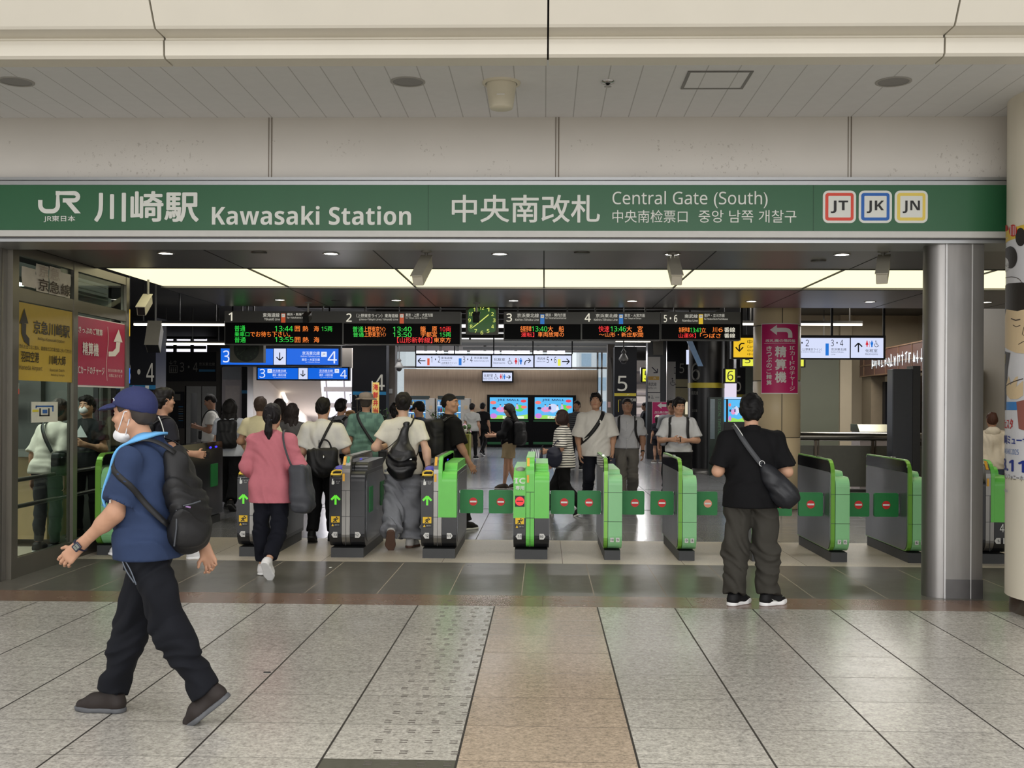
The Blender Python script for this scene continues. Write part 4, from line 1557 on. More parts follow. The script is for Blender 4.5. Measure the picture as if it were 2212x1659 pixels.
# ================================================================= vestibule ceiling fittings
dlg = glow('lit_downlight', (255, 248, 235), 9)
ring = mat('chrome_ring', (170, 170, 170), .25, metal=.9, var=0)
grp = 'lit downlights in the dark vestibule ceiling'


def lit_down(x, y, z, lab, r=.068):
    t = thing('downlight', lab, 'downlight', (x, y, z), grp)
    MB().lathe((x, y, z), [(r + .014, 0), (r + .014, -.006), (r, -.006), (r - .004, .0)], 24).build('trim_ring', ring, t)
    MB().lathe((x, y, z), [(r - .001, -.003), (0, -.003)], 24).build('lamp', dlg, t)
    l = bpy.data.lights.new('downlight_beam', 'SPOT')
    l.energy, l.spot_size, l.spot_blend, l.shadow_soft_size, l.color = 55, 2.3, 1.0, .06, (1, .97, .93)
    lo = bpy.data.objects.new('downlight_beam', l)
    lo.location = (x, y, z - .03)
    COL.objects.link(lo)


near = ['near the glass partition', 'second from the glass partition', 'in the middle of the front row', 'beside the middle security camera', 'by the stainless pillar']
for k, x in enumerate((-3.65, -2.05, -.43, 1.21, 2.81)):
    lit_down(x, 10.6, 3.05, 'lit round downlight before the bright ceiling band, ' + near[k])
near = ['above departure board 1', 'above departure board 2', 'above the green clock', 'above departure board 4', 'beside the round poster column', 'above the white guide sign', 'beyond the stainless pillar']
for k, x in enumerate((-3.69, -2.06, -.43, 1.21, 2.85, 4.47, 6.05)):
    lit_down(x, 15.4, 3.05, 'lit round downlight beyond the bright ceiling band, ' + near[k])
dk = mat('dark_disc', (92, 90, 88), .35, metal=.7)
for px, py, lab in ((560, 545, 'dark flat disc on the ceiling near the glass partition'), (1257, 545, 'dark flat disc on the ceiling between two security cameras'), (1768, 563, 'dark flat disc on the ceiling beside the camera by the pillar'), (727, 649, 'dark flat disc on the ceiling over departure board 1')):
    c = on_floor(px, py, 3.05)
    t = thing('ceiling_disc', lab, 'ceiling fitting', c, 'flat discs in the dark ceiling')
    MB().lathe(c, [(.075, .002), (.075, -.008), (.06, -.012), (0, -.012)], 24).build('cover', dk, t)

camw = mat('camera_housing', (196, 190, 172), .45, var=.04)
camd = mat('camera_dark', (20, 20, 22), .25)


def cctv(p0, p1, lab, drop=.10, w=.05, hh=.055, group='security cameras under the vestibule ceiling', body=None, base=None, lens=True):
    """p0 rear top, p1 front lens end of the housing"""
    p0, p1 = Vector(p0), Vector(p1)
    base = base or Vector((p0.x, p0.y + .03, p0.z + drop))
    t = thing('security_camera', lab, 'security camera', base, group)
    MB().lathe(base, [(.05, 0), (.05, -.012), (.02, -.018)], 20).tube([base, (base.x, base.y, p0.z - .01)], .014, 10).build('mount', mat('camera_mount', (150, 148, 142), .4, metal=.3), t)
    d = (p1 - p0).normalized()
    sd = d.cross(Vector((0, 0, 1))).normalized()
    u = sd.cross(d).normalized()
    R = Matrix((sd, d, u)).transposed().to_4x4()
    R.translation = p0
    L = (p1 - p0).length
    m = MB().box((-w, -.06, -hh), (w, L, hh), 0, R)
    m.build('housing', body or camw, t, .008)
    MB().box((-w - .006, -.075, hh + .001), (w + .006, L + .03, hh + .009), 0, R).build('sun_shield', body or camw, t)
    e = (L - .002, L + .004) if lens else (-.064, -.058)
    lm = MB().box((-w + .008, e[0], -hh + .008), (w - .008, e[1], hh - .008), 0, R)
    lm.build('lens_window', camd, t)
    return t


cctv((-1.115, 10.4, 2.92), (-1.16, 10.12, 2.74), 'pale box camera hanging nearest to the middle of the bright ceiling band', drop=.13, lens=False)
cctv((1.208, 10.5, 2.93), (1.208, 10.2, 2.76), 'pale box camera pointing straight out, hung before departure board 4', drop=.12, lens=False)
cctv((3.13, 10.35, 2.93), (3.02, 10.05, 2.76), 'pale box camera hung beside the stainless pillar', drop=.12, lens=False)
cctv(at(318, 650, 13.1), at(305, 672, 12.75), 'pale box camera on a thin white rod beside the glass partition', drop=.33, w=.05, hh=.055)
dkb = mat('camera_black', (26, 25, 24), .35)
for px, py, Y, lab in ((660, 690, 15.6, 'black camera hanging in front of departure board 1'), (1028, 690, 15.6, 'black camera hanging in front of the green clock')):
    p = at(px, py, Y)
    cctv((p.x, p.y + .16, p.z + .05), (p.x, p.y, p.z), lab, w=.045, hh=.05, body=dkb, base=Vector((p.x, p.y + .18, 3.05)))
for px, y0, y1, Y, lab in ((1347, 735, 795, 20, 'grey domed camera hanging in front of platform wall 5'), (862, 735, 812, 22, 'grey domed camera hanging in front of the bright window strip')):
    c = at(px, y1 - 20, Y)
    t = thing('dome_camera', lab, 'security camera', (c.x, c.y, HZ), 'domed cameras in the hall')
    MB().tube([(c.x, c.y, HZ), (c.x, c.y, c.z + .1)], .012, 8).lathe((c.x, c.y, c.z + .12), [(.012, .05), (.05, 0), (.012, -.05)], 12).build('drop_rod', mat('rod_grey', (88, 88, 90), .4), t)
    MB().lathe((c.x, c.y, c.z), [(.012, .11), (.05, .07), (.085, 0), (.08, -.03), (.06, -.035)], 24).build('shroud', mat('dome_grey', (140, 140, 140), .4), t)
    MB().ball((c.x, c.y, c.z - .035), (.058, .058, .06), 16, 10).build('dome', mat('smoked_dome', (60, 60, 66), .1), t)

# ================================================================= departure boards
grey = mat('board_grey', (92, 91, 86), .45, var=.04)
ledblk = mat('led_black', (9, 9, 11), .6, var=0, spec=.12)
lgreen = glow('led_green', (40, 220, 70), 1.0)
lor = glow('led_orange', (255, 130, 40), 1.15)
lred = glow('led_red', (255, 32, 36), 1.0)
ivory = glow('lit_ivory', (240, 234, 214), .8)
boardw = glow('board_print', (226, 222, 208), .62)


def board(label, x0, x1, y0, ym, y1, Y, num, lines, prints, barcol, barx, barcode):
    B = Flat((0, Y, 0))
    c = at((x0 + x1) / 2, y1, Y)
    t = thing('departure_board', label, 'departure board', c, 'departure boards over the gates')
    u0, v0, u1, v1 = rect_uv(B, (x0, y0, x1, y1))
    vm = rect_uv(B, (x0, y0, x1, ym))[1]
    panel(B, (u0, v0, u1, v1), 0, -.22, uv=True).build('casing', grey, t)
    panel(B, (u0 + .012, v0 + .012, u1 - .012, vm), .004, 0, uv=True).build('led_screen', ledblk, t)
    for f in (.18, .82):
        x = u0 + (u1 - u0) * f
        MB().box((x - .012, Y + .08, v1), (x + .012, Y + .11, HZ)).build('hanger', grey, t)
    for s, r, b in num:
        txt(t, s, r, B, ivory, bold=b, n=.004)
    for s, r, m in lines:
        txt(t, s, r, B, m, n=.008)
    for s, r in prints:
        txt(t, s, r, B, boardw, bold=.006, n=.004)
    bar = MB()
    panel(B, (barx, y0 + 5, barx + 9, ym), .004, 0, mb=bar)
    o = bar.build('line_bar', glow('line_bar_%d' % barcol[0], barcol, .7), t)
    panel(B, (barx + 1, y0 + 6, barx + 8, y0 + 13), .006, 0).build('line_code_field', boardw, t)
    txt(t, barcode, (barx + 2, y0 + 8, barx + 7, y0 + 11.5), B, black, n=.008)
    return t


orange, blue, yel = (206, 84, 40), (20, 120, 204), (240, 200, 40)
board('grey departure board numbered 1 with three rows of green and orange text', 485, 741, 672, 697, 745, 17.0,
      [('1', (494, 675, 502, 693), .01)],
      [('普通', (507, 703, 530, 716), lgreen), ('13:44', (594, 704, 633, 716), lgreen), ('囲', (637, 704, 648, 716), lor), ('熱', (654, 704, 666, 716), lor), ('海', (678, 704, 689, 716), lor), ('15両', (695, 705, 718, 716), lgreen),
       ('乗車口', (507, 717, 539, 727), lgreen), ('でお待ち下さい。', (541, 716, 627, 728), lor), ('普通', (507, 728, 531, 740), lgreen), ('13:55', (594, 728, 634, 739), lgreen), ('囲', (637, 728, 649, 740), lor), ('熱', (654, 728, 667, 740), lor), ('海', (678, 728, 690, 740), lor)],
      [('東海道線', (568, 676, 604, 685)), ('Tōkaidō Line', (571, 687, 605, 692)), ('横浜・熱海方面', (620, 676, 664, 682)), ('for Yokohama & Atami', (620, 684, 668, 688))], orange, 607.5, 'JT')
board('grey departure board numbered 2 with a red bracketed line on its bottom row', 741, 995, 673, 699, 745, 17.0,
      [('2', (748, 677, 760, 695), .01)],
      [('普通', (762, 705, 785, 717), lgreen), ('上野東京ﾗｲﾝ', (786, 705, 833, 717), lor), ('13:40', (849, 706, 889, 716), lgreen), ('籠', (908, 705, 920, 717), lor), ('原', (933, 705, 944, 717), lor), ('10両', (950, 706, 974, 717), lred),
       ('普通', (763, 718, 786, 728), lgreen), ('上野東京ﾗｲﾝ', (787, 717, 834, 728), lor), ('13:50', (849, 718, 889, 728), lgreen), ('宇都宮', (909, 717, 944, 728), lor), ('15両', (950, 718, 974, 728), lgreen),
       ('【山形新幹線】', (858, 728, 934, 741), lred), ('東京方', (937, 729, 974, 740), lor)],
      [('（上野東京ライン）東海道線', (770, 678, 860, 686)), ('(Ueno-Tōkyō Line) Tōkaidō Line', (776, 688, 860, 693)), ('東京・上野・大宮方面', (876, 677, 935, 684)), ('for Tōkyō, Ueno & Ōmiya', (876, 685, 923, 689))], orange, 863.5, 'JT')
board('grey departure board numbered 3 with a blue bar and one green time', 1088, 1256, 674, 700, 735, 17.0,
      [('3', (1094, 677, 1106, 695), .01)],
      [('各駅停車', (1124, 704, 1148, 717), lor), ('13:40', (1149, 705, 1182, 716), lgreen), ('大', (1183, 704, 1195, 717), lor), ('船', (1207, 704, 1218, 717), lor), ('運転】', (1126, 718, 1154, 728), lred), ('車両故障の', (1162, 717, 1218, 728), lor)],
      [('京浜東北線', (1117, 677, 1164, 686)), ('Keihin-Tōhoku Line', (1113, 688, 1164, 693)), ('横浜・関内方面', (1178, 677, 1222, 684)), ('for Yokohama & Kannai', (1178, 685, 1223, 689))], blue, 1167, 'JK')
board('grey departure board numbered 4 with red and green text and a blue bar', 1256, 1426, 674, 700, 735, 17.0,
      [('4', (1263, 677, 1276, 695), .01)],
      [('快速', (1293, 704, 1316, 717), lred), ('13:46', (1319, 705, 1352, 716), lgreen), ('大', (1353, 704, 1365, 717), lor), ('宮', (1377, 704, 1388, 717), lor), ('〜山形・新庄駅間', (1294, 718, 1389, 728), lor)],
      [('京浜東北線', (1287, 678, 1334, 686)), ('Keihin-Tōhoku Line', (1283, 688, 1334, 693)), ('東京・大宮方面', (1349, 678, 1393, 685)), ('for Tōkyō & Ōmiya', (1349, 686, 1385, 690))], blue, 1337, 'JK')
board('grey departure board numbered 5 and 6 with a yellow bar', 1427, 1600, 674, 700, 735, 17.0,
      [('5・6', (1434, 680, 1463, 696), .008), ('番線', (1564, 707, 1588, 718), .01), ('番線', (1564, 720, 1588, 730), .01)],
      [('各駅停車', (1466, 707, 1490, 718), lor), ('13:41', (1491, 708, 1513, 718), lgreen), ('立', (1514, 708, 1525, 718), lor), ('川', (1539, 707, 1549, 718), lor), ('6', (1552, 708, 1561, 717), lor), ('山運休】', (1466, 720, 1503, 730), lred), ('「つばさ', (1512, 720, 1557, 730), lor)],
      [('南武線', (1479, 679, 1507, 687)), ('Nambu Line', (1474, 690, 1507, 695)), ('登戸・立川方面', (1521, 678, 1565, 685)), ('for Noborito & Tachikawa', (1521, 687, 1572, 691))], yel, 1509.5, 'JN')

# clocks
wood2 = mat('clock_case', (92, 92, 78), .5)


def clock(label, x0, y0, x1, y1, Y, face, hand, lit, cy, r, hands):
    B = Flat((0, Y, 0))
    c = at((x0 + x1) / 2, y1, Y)
    t = thing('station_clock', label, 'clock', c)
    panel(B, (x0, y0, x1, y1), 0, -.16).build('case', wood2, t)
    cx = (x0 + x1) / 2
    k = MB()
    u0, v0, u1, v1 = rect_uv(B, (x0 + 5, y0 + 2, x1 - 5, y1 - 4))
    if lit:
        panel(B, (u0, v0, u1, v1), .006, 0, uv=True, rad=.05, mb=k)
    else:
        disc(B, cx, cy, r * 1.15, n=.006, mb=k, back=0, seg=32)
    k.build('dial', face, t)
    for h in range(1, 13):
        a = h * PI / 6
        hx, hy = cx + math.sin(a) * r * .86, cy - math.cos(a) * r * .86
        w = r * (.09 if h < 10 else .15)
        txt(t, str(h), (hx - w, hy - r * .13, hx + w, hy + r * .13), B, hand, bold=.01, n=.010)
    for ang, ln, w in hands:
        a = math.radians(ang)
        m = MB()
        stroke(B, [(cx - math.sin(a) * r * .15, cy + math.cos(a) * r * .15), (cx + math.sin(a) * r * ln, cy - math.cos(a) * r * ln)], w, .014, m)
        m.build('hand', hand, t)
    for f in (.3, .7):
        x = u0 + (u1 - u0) * f
        MB().box((x - .012, Y + .06, v1), (x + .012, Y + .09, HZ)).build('hanger', grey, t)
    return t


clock('square green lit clock with yellow hands between departure boards 2 and 3', 1006, 664, 1076, 722, 17.2, glow('clock_green', (42, 92, 30), .55), glow('clock_yellow', (226, 236, 110), .9), True, 692, 31, ((232, .8, 1.7), (50, .62, 2.2)))
clock('dim unlit round clock in a dark square case over the blue platform sign', 496, 741, 569, 783, 18.5, mat('dark_green_dial', (26, 38, 24), .4), mat('dull_green_print', (58, 74, 52), .5), False, 754, 24, ((232, .8, 1.2), (50, .6, 1.5)))

# ================================================================= hanging guide signs
navyframe = mat('sign_frame_black', (12, 12, 19), .45, spec=.3)
signblue = glow('backlit_blue', (0, 100, 224), 1.0)
signwhite = glow('backlit_white', (214, 222, 250), 1.0)
signyel = glow('backlit_yellow', (244, 196, 40), .95)
signlem = glow('backlit_lemon', (236, 240, 70), .95)
ink = mat('sign_ink', (20, 20, 44), .6, var=0)
inkl = mat('sign_ink_light', (110, 118, 160), .6, var=0)
print_w = glow('backlit_print_white', (226, 234, 255), 1.0)
red_i = glow('backlit_red', (220, 30, 50), .9)
blue_i = glow('backlit_sky_blue', (20, 120, 220), .9)
org_i = glow('backlit_orange', (230, 90, 50), .9)


def hang_sign(label, rect, Y, fields, hang=(.12, .88), hz=None, name='guide_sign', deep=.18, pad=2.5):
    B = Flat((0, Y, 0))
    x0, y0, x1, y1 = rect
    c = at((x0 + x1) / 2, y1, Y)
    t = thing(name, label, 'sign', c)
    u0, v0, u1, v1 = rect_uv(B, rect)
    panel(B, (u0, v0, u1, v1), 0, -deep, uv=True).build('casing', navyframe, t)
    for r, m in fields:
        panel(B, r, .006, 0).build('lit_face', m, t)
    if hang:
        for f in hang:
            x = u0 + (u1 - u0) * f
            MB().box((x - .018, Y + .07, v1), (x + .018, Y + .106, hz or HZ)).build('hanger', navyframe, t)
    return t, B


def arrow(t, B, m, x, y, L, ang, w, hd=None, n=.010):
    """open arrow centred on x, y pointing ang degrees clockwise from up"""
    hd = hd or L * .42
    a = math.radians(ang)
    d, s_ = (math.sin(a), -math.cos(a)), (math.cos(a), math.sin(a))
    tip = (x + d[0] * L / 2, y + d[1] * L / 2)
    art(t, 'arrow', m, stroke, B, [(x - d[0] * L / 2, y - d[1] * L / 2), (tip[0] - d[0] * w * .5, tip[1] - d[1] * w * .5)], w, n)
    for sg in (-1, 1):
        art(t, 'arrow', m, stroke, B, [(tip[0] - d[0] * hd + s_[0] * sg * hd, tip[1] - d[1] * hd + s_[1] * sg * hd), tip], w, n)


def wheelchair(t, B, m, x, y, h, w=1.0, n=.010):
    """x, y = centre; h = height in pixels"""
    k = h / 20
    art(t, 'wheelchair_symbol', m, disc, B, x - 2 * k, y - 8.5 * k, 1.7 * k, n=n)
    for p in ([(x - 2 * k, y - 6 * k), (x - 1.5 * k, y + 1.5 * k), (x + 3.5 * k, y + 1.5 * k), (x + 6 * k, y + 7 * k), (x + 8 * k, y + 6 * k)], [(x - 1.8 * k, y - 2.5 * k), (x + 3 * k, y - 2.5 * k)]):
        art(t, 'wheelchair_symbol', m, stroke, B, p, w, n)
    art(t, 'wheelchair_symbol', m, stroke, B, arc(x - .5 * k, y + 3 * k, 6 * k, -2.2, .3 - 2 * PI + 4.6, 14) if False else arc(x - .5 * k, y + 3.2 * k, 5.8 * k, 3.9, .45, 16), w, n)


def man_icon(t, B, m, x, y, h, skirt=False, n=.010):
    k = h / 20
    art(t, 'figure_symbol', m, disc, B, x, y - 8 * k, 2.1 * k, n=n)
    if skirt:
        art(t, 'figure_symbol', m, shape, B, [(x - 2.4 * k, y - 5.4 * k), (x + 2.4 * k, y - 5.4 * k), (x + 4.6 * k, y + 2.6 * k), (x + 2 * k, y + 2.6 * k), (x + 1.3 * k, y + 9 * k), (x - 1.3 * k, y + 9 * k), (x - 2 * k, y + 2.6 * k), (x - 4.6 * k, y + 2.6 * k)], n)
    else:
        art(t, 'figure_symbol', m, shape, B, [(x - 4 * k, y - 5.4 * k), (x + 4 * k, y - 5.4 * k), (x + 4 * k, y + 2 * k), (x + 2.4 * k, y + 2 * k), (x + 2.2 * k, y + 9.5 * k), (x - 2.2 * k, y + 9.5 * k), (x - 2.4 * k, y + 2 * k), (x - 4 * k, y + 2 * k)], n)


t, B = hang_sign('wide blue platform 3 and 4 sign partly behind the dim square clock', (474, 747, 736, 792), 24, [((477, 753, 590, 788), signblue), ((591.5, 753, 617.5, 788), signwhite), ((619, 753, 731, 788), signblue)], hang=(.1, .9))
txt(t, '3', (482, 757, 496, 783), B, print_w, n=.01)
txt(t, '4', (708, 759, 728, 785), B, print_w, n=.01)
txt(t, '京浜東北線', (653, 759, 691, 767), B, print_w, bold=.005, n=.01)
txt(t, 'Keihin-Tōhoku Line', (650, 768, 691, 771.5), B, print_w, n=.01)
txt(t, '東京・大宮方面', (652, 774, 691, 780), B, print_w, bold=.005, n=.01)
txt(t, 'for Tōkyō & Ōmiya', (660, 781, 691, 784), B, print_w, n=.01)
arrow(t, B, ink, 604.5, 770, 17, 180, 2.2, 7)
panel(B, (694, 760, 706, 771), .008, .006).build('line_code_field', print_w, t)
txt(t, 'JK', (696.5, 763, 703.5, 768), B, ink, n=.012)
t, B = hang_sign('narrower blue platform 3 and 4 sign below the wide blue one', (554, 792, 755, 822), 28, [((557, 795, 643.5, 819), signblue), ((645, 795, 664.5, 819), signwhite), ((666, 795, 751, 819), signblue)], hang=(.1, .9))
txt(t, '3', (561, 797, 573, 816), B, print_w, n=.01)
txt(t, '4', (735, 799, 749, 817), B, print_w, n=.01)
for x in (589, 690):
    txt(t, '京浜東北線', (x, 798, x + 29, 803.5), B, print_w, bold=.005, n=.01)
    txt(t, 'Keihin-Tōhoku Line', (x, 804, x + 31, 806.5), B, print_w, n=.01)
    txt(t, '横浜・関内方面' if x < 600 else '東京・大宮方面', (x, 808, x + 29, 813), B, print_w, bold=.005, n=.01)
    txt(t, 'for Yokohama & Kannai' if x < 600 else 'for Tōkyō & Ōmiya', (x + 2, 814, x + 29, 816), B, print_w, n=.01)
arrow(t, B, ink, 654.5, 806.5, 13, 180, 1.8, 5)
for x in (578, 723):
    panel(B, (x, 797, x + 9.5, 805.5), .008, .006).build('line_code_field', print_w, t)
    txt(t, 'JK', (x + 2, 799.5, x + 7.5, 803), B, ink, n=.012)

t, B = hang_sign('long white guide sign to platforms and toilets hanging before the timber wall', (897, 764, 1236, 795), 33, [((899.5, 768, 1060, 792), signwhite), ((1063, 768, 1152, 793), signwhite), ((1155, 768, 1234, 793), signwhite)], hang=(.0, .25, .5, .75, 1.0))
arrow(t, B, ink, 911, 779.5, 16, 270, 2, 6)
panel(B, (923, 774, 928, 789), .008, .006).build('line_bar', org_i, t)
panel(B, (991, 774, 997, 789), .008, .006).build('line_bar', blue_i, t)
panel(B, (1205, 776, 1211, 790), .008, .006).build('line_bar', signlem, t)
for s_, r in (('1・2', (931, 770, 951, 783)), ('3・4', (1000, 770, 1021, 783)), ('5・6', (1181, 771, 1202, 784))):
    txt(t, s_, r, B, ink, n=.01)
for s_, r in (('東海道線', (953, 771, 977, 776)), ('（上野東京ライン）', (952, 782, 986, 786)), ('京浜東北線', (1024, 771, 1054, 776)), ('南武線', (1161, 772, 1178, 777)), ('化粧室', (1067, 773, 1091, 780))):
    txt(t, s_, r, B, ink, bold=.0, n=.01)
for s_, r in (('Tōkaidō Line', (953, 777.5, 974, 780)), ('(Ueno-Tōkyō Line)', (953, 787.5, 976, 789.5)), ('Keihin-Tōhoku Line', (1024, 778, 1056, 781)), ('Nambu Line', (1159, 779, 1178, 782)), ('Restrooms', (1066, 782, 1091, 786))):
    txt(t, s_, r, B, inkl, n=.01)
wheelchair(t, B, ink, 1102, 780, 14, .9)
man_icon(t, B, red_i, 1114.5, 780.5, 14, True)
man_icon(t, B, blue_i, 1125, 780.5, 14)
art(t, 'divider', ink, stroke, B, [(1119.5, 774), (1119.5, 788)], .7, .01)
art(t, 'arrow', ink, stroke, B, [(1133.5, 788), (1134, 782), (1137, 779), (1146, 779)], 2, .01)
art(t, 'arrow', ink, stroke, B, [(1141, 774), (1146.5, 779), (1141, 784)], 2, .0102)
arrow(t, B, ink, 1222, 781, 16, 90, 2, 6)

t, B = hang_sign('small white toilet sign fixed on the timber wall', (1041, 801, 1109, 826), 41.4, [((1043, 805, 1106, 823), signwhite)], hang=None, deep=.2)
txt(t, '化粧室', (1045, 808, 1065, 815), B, ink, n=.01)
txt(t, 'Restrooms', (1044, 816, 1065, 820), B, inkl, n=.01)
wheelchair(t, B, ink, 1072, 814, 12, .8)
man_icon(t, B, red_i, 1082, 814, 11, True)
man_icon(t, B, blue_i, 1089.5, 814, 11)
art(t, 'divider', ink, stroke, B, [(1085.7, 808), (1085.7, 819)], .6, .01)
arrow(t, B, ink, 1098, 814.5, 9, 90, 1.6, 4)

t, B = hang_sign('long yellow and white guide sign passing behind the column with the pink poster', (1580, 724, 1913, 776), 19.2, [((1584.5, 730, 1636, 772), signyel), ((1640, 730, 1835.5, 773), signwhite), ((1838, 730, 1908, 773), signwhite)], hang=(.07, .66, .998))
art(t, 'arrow', ink, stroke, B, [(1608, 742), (1601, 742), (1597, 746), (1597, 758)], 3, .01)
art(t, 'arrow', ink, stroke, B, [(1589, 750), (1597, 759), (1605, 750)], 3, .0102)
txt(t, '中央', (1614, 734, 1640, 743), B, ink, n=.01)
txt(t, 'Central', (1614, 746, 1640, 752), B, mat('brown_ink', (110, 84, 20), .6, var=0), n=.01)
txt(t, '中央南', (1614, 755, 1640, 760), B, ink, n=.01)
txt(t, '中央', (1614, 763, 1634, 768), B, mat('brown_ink'), n=.01)
txt(t, '1・2', (1718, 734, 1747, 748), B, ink, n=.01)
txt(t, '東海道線（上野東京ライン）', (1706, 752, 1775, 757.5), B, ink, n=.01)
txt(t, 'Tōkaidō Line (Ueno-Tōkyō Line)', (1706, 759, 1772, 762), B, inkl, n=.01)
panel(B, (1783, 742, 1790, 768), .008, .006).build('line_bar', blue_i, t)
txt(t, '3・4', (1795, 734, 1821, 748), B, ink, n=.01)
txt(t, '京浜東北線', (1795, 752, 1828, 757.5), B, ink, n=.01)
txt(t, 'Keihin-Tōhoku', (1795, 759, 1822, 762), B, inkl, n=.01)
txt(t, 'Line', (1795, 764, 1804, 767), B, inkl, n=.01)
arrow(t, B, ink, 1854, 751, 20, 0, 2.6, 8)
man_icon(t, B, red_i, 1872.5, 743, 14, True)
man_icon(t, B, blue_i, 1883, 743, 14)
art(t, 'divider', red_i, stroke, B, [(1877.8, 737), (1877.8, 750)], .7, .01)
wheelchair(t, B, ink, 1893, 743, 14, 1.0)
txt(t, '化粧室', (1869, 754, 1895, 761), B, ink, n=.01)
txt(t, 'Restrooms', (1869, 763, 1896, 767), B, inkl, n=.01)

t, B = hang_sign('lemon yellow platform 5 sign under the yellow and white guide sign', (1602, 775, 1740, 793), 23, [((1604, 776, 1736, 791), signlem)], hang=(.1, .9))
txt(t, '5', (1609, 771, 1621, 784.5), B, ink, n=.01)
txt(t, '南武線', (1626, 778, 1652, 783), B, ink, n=.01)
t, B = hang_sign('lemon yellow platform 6 sign above a white panel', (1565, 796, 1593, 828), 26, [((1567.5, 798, 1587.5, 825), signlem)], hang=(.3,))
txt(t, '6', (1571, 801, 1584, 822), B, ink, n=.01)
t, B = hang_sign('lemon yellow platform 5 sign half hidden by the square column', (1384, 794, 1412, 826), 36, [((1388, 797, 1409, 824), signlem)], hang=(.5,))
txt(t, '5', (1392, 801, 1404, 820), B, ink, n=.01)

# ================================================================= hall walls and columns with platform numbers
blk = mat('black_wall_panel', (17, 18, 24), .45, var=.05, spec=.2)
num = mat('wall_number', (196, 194, 184), .5, var=.02)
numd = mat('wall_number_dim', (120, 118, 112), .5, var=.02)
bandb = mat('blue_band', (20, 112, 160), .45, var=.02)
bandy = mat('yellow_band', (176, 160, 40), .45, var=.02)


def pylon(label, px0, px1, Y, ztop, depth, name='platform_wall', z0=0.0, m=None, x0=None):
    a, b_ = at(px0, 870, Y).x, at(px1, 870, Y).x
    t = thing(name, label, 'wall', ((a + b_) / 2, Y, 0), None)
    MB().box((a, Y, z0), (b_, Y + depth, ztop)).build('wall_panel', m or blk, t)
    return t, Flat((0, Y, 0))


t, B = pylon('black wall lettered 3 4 with a blue band beside the lift', 250, 336, 22, 3.3, .6)
txt(t, '3・4', (268, 784, 333, 825), B, num, bold=.004)
panel(B, (250, 832, 336, 841), .004, 0).build('band', bandb, t)
panel(B, (314, 833, 322, 840), .006, 0).build('line_code_field', white, t)
# lift front
LY = 30.0
t, B = pylon('black lift header with lift symbol and numbers 3 4', 340, 470, LY, 2.98, 1.2, name='lift_header', z0=2.18)
txt(t, '3・4', (389, 783, 427, 803), B, numd, bold=.002)
txt(t, '京浜東北線', (430, 783, 464, 790), B, numd)
panel(B, (430, 798, 465, 803), .004, 0).build('band', bandb, t)
lf = MB()
for a, b_ in (((366, 790), (383, 790)), ((383, 790), (383, 805)), ((383, 805), (366, 805)), ((366, 805), (366, 790))):
    stroke(B, [a, b_], 1.2, .004, lf)
for x in (370, 374.5, 379):
    disc(B, x, 794.5, 1.1, n=.004, mb=lf, seg=10)
    stroke(B, [(x, 796.5), (x, 803)], 2, .004, lf)
for x, y0, y1 in ((369, 779, 787), (378.5, 787, 779)):
    stroke(B, [(x, y0), (x, y1)], 1.1, .004, lf)
    sg = 1 if y1 > y0 else -1
    stroke(B, [(x - 3.5, y1 - 3.5 * sg), (x, y1), (x + 3.5, y1 - 3.5 * sg)], 1.1, .004, lf)
lf.build('lift_symbol', numd, t)
fx0, fx1, fxr = at(336, 870, LY).x, at(398, 870, LY).x, at(478, 870, LY).x
lift = thing('lift', 'steel double lift doors with tall narrow panes under the black header', 'lift', ((fx1 + fxr) / 2, LY, 0))
steel_d = mat('lift_steel', (120, 120, 118), .4, metal=.7, var=.08)
fr = MB().box((fx0, LY + .1, 0), (fx1 - .02, LY + .6, 2.2)).box((at(468, 870, LY).x, LY - .05, 0), (fxr, LY + .6, 3.0)).box((fx1 - .06, LY + .02, 2.05), (fxr, LY + .6, 2.18))
fr.build('frame', mat('lift_frame', (66, 62, 57), .5, metal=.2), lift)
for a, b_ in ((400, 432.5), (434, 468)):
    xa, xb = at(a, 870, LY).x, at(b_, 870, LY).x
    d = MB().box((xa, LY + .1, 0), (xb, LY + .16, 2.05)).build('door', steel_d, lift)
    mid, hw = (xa + xb) / 2, .085
    MB().box((mid - hw, LY + .09, .45), (mid + hw, LY + .105, 1.86)).build('door_pane', mat('dark_glass', (22, 24, 26), .08), d)
kp = thing('lift_notice_board', 'dark notice board with blue lines of print beside the lift doors', 'notice board', (at(385, 870, LY).x, LY, 1.0))
B2 = Flat((0, LY + .05, 0))
panel(B2, (368, 846, 397, 925), .01, -.04).build('board', blk, kp)
for i in range(7):
    panel(B2, (386, 878 + i * 5, 396, 879.5 + i * 5), .014, .01).build('print_line', bandb if i % 3 == 0 else numd, kp)
panel(B2, (372, 851, 390, 865), .014, .01).build('paper', mat('notice_paper', (96, 94, 88), .6), kp)

# white side wall of the stair with a glazed case
sw = mat('stair_white', (232, 222, 214), .6, var=.02)
t, B = pylon('pale panelled wall between the lift and the stair opening', 479, 524, 29.6, 2.55, .5, name='panelled_wall', m=mat('pale_lilac_panel', (186, 178, 182), .5, var=.04))
panel(B, (481, 791, 521, 820), .01, 0).build('dark_glass_panel', mat('slate_glass', (66, 74, 92), .2), t)
panel(B, (487, 833, 518, 930), .01, 0).build('door_leaf', mat('pale_door', (206, 196, 194), .5), t)
txt(t, '▯', (491, 796, 498, 812), B, numd)
t, B = pylon('narrow black jamb with a blue band at the stair opening', 522, 534, 29.4, 2.6, .6, name='stair_jamb')
panel(B, (522, 843, 534, 850), .004, 0).build('band', bandb, t)
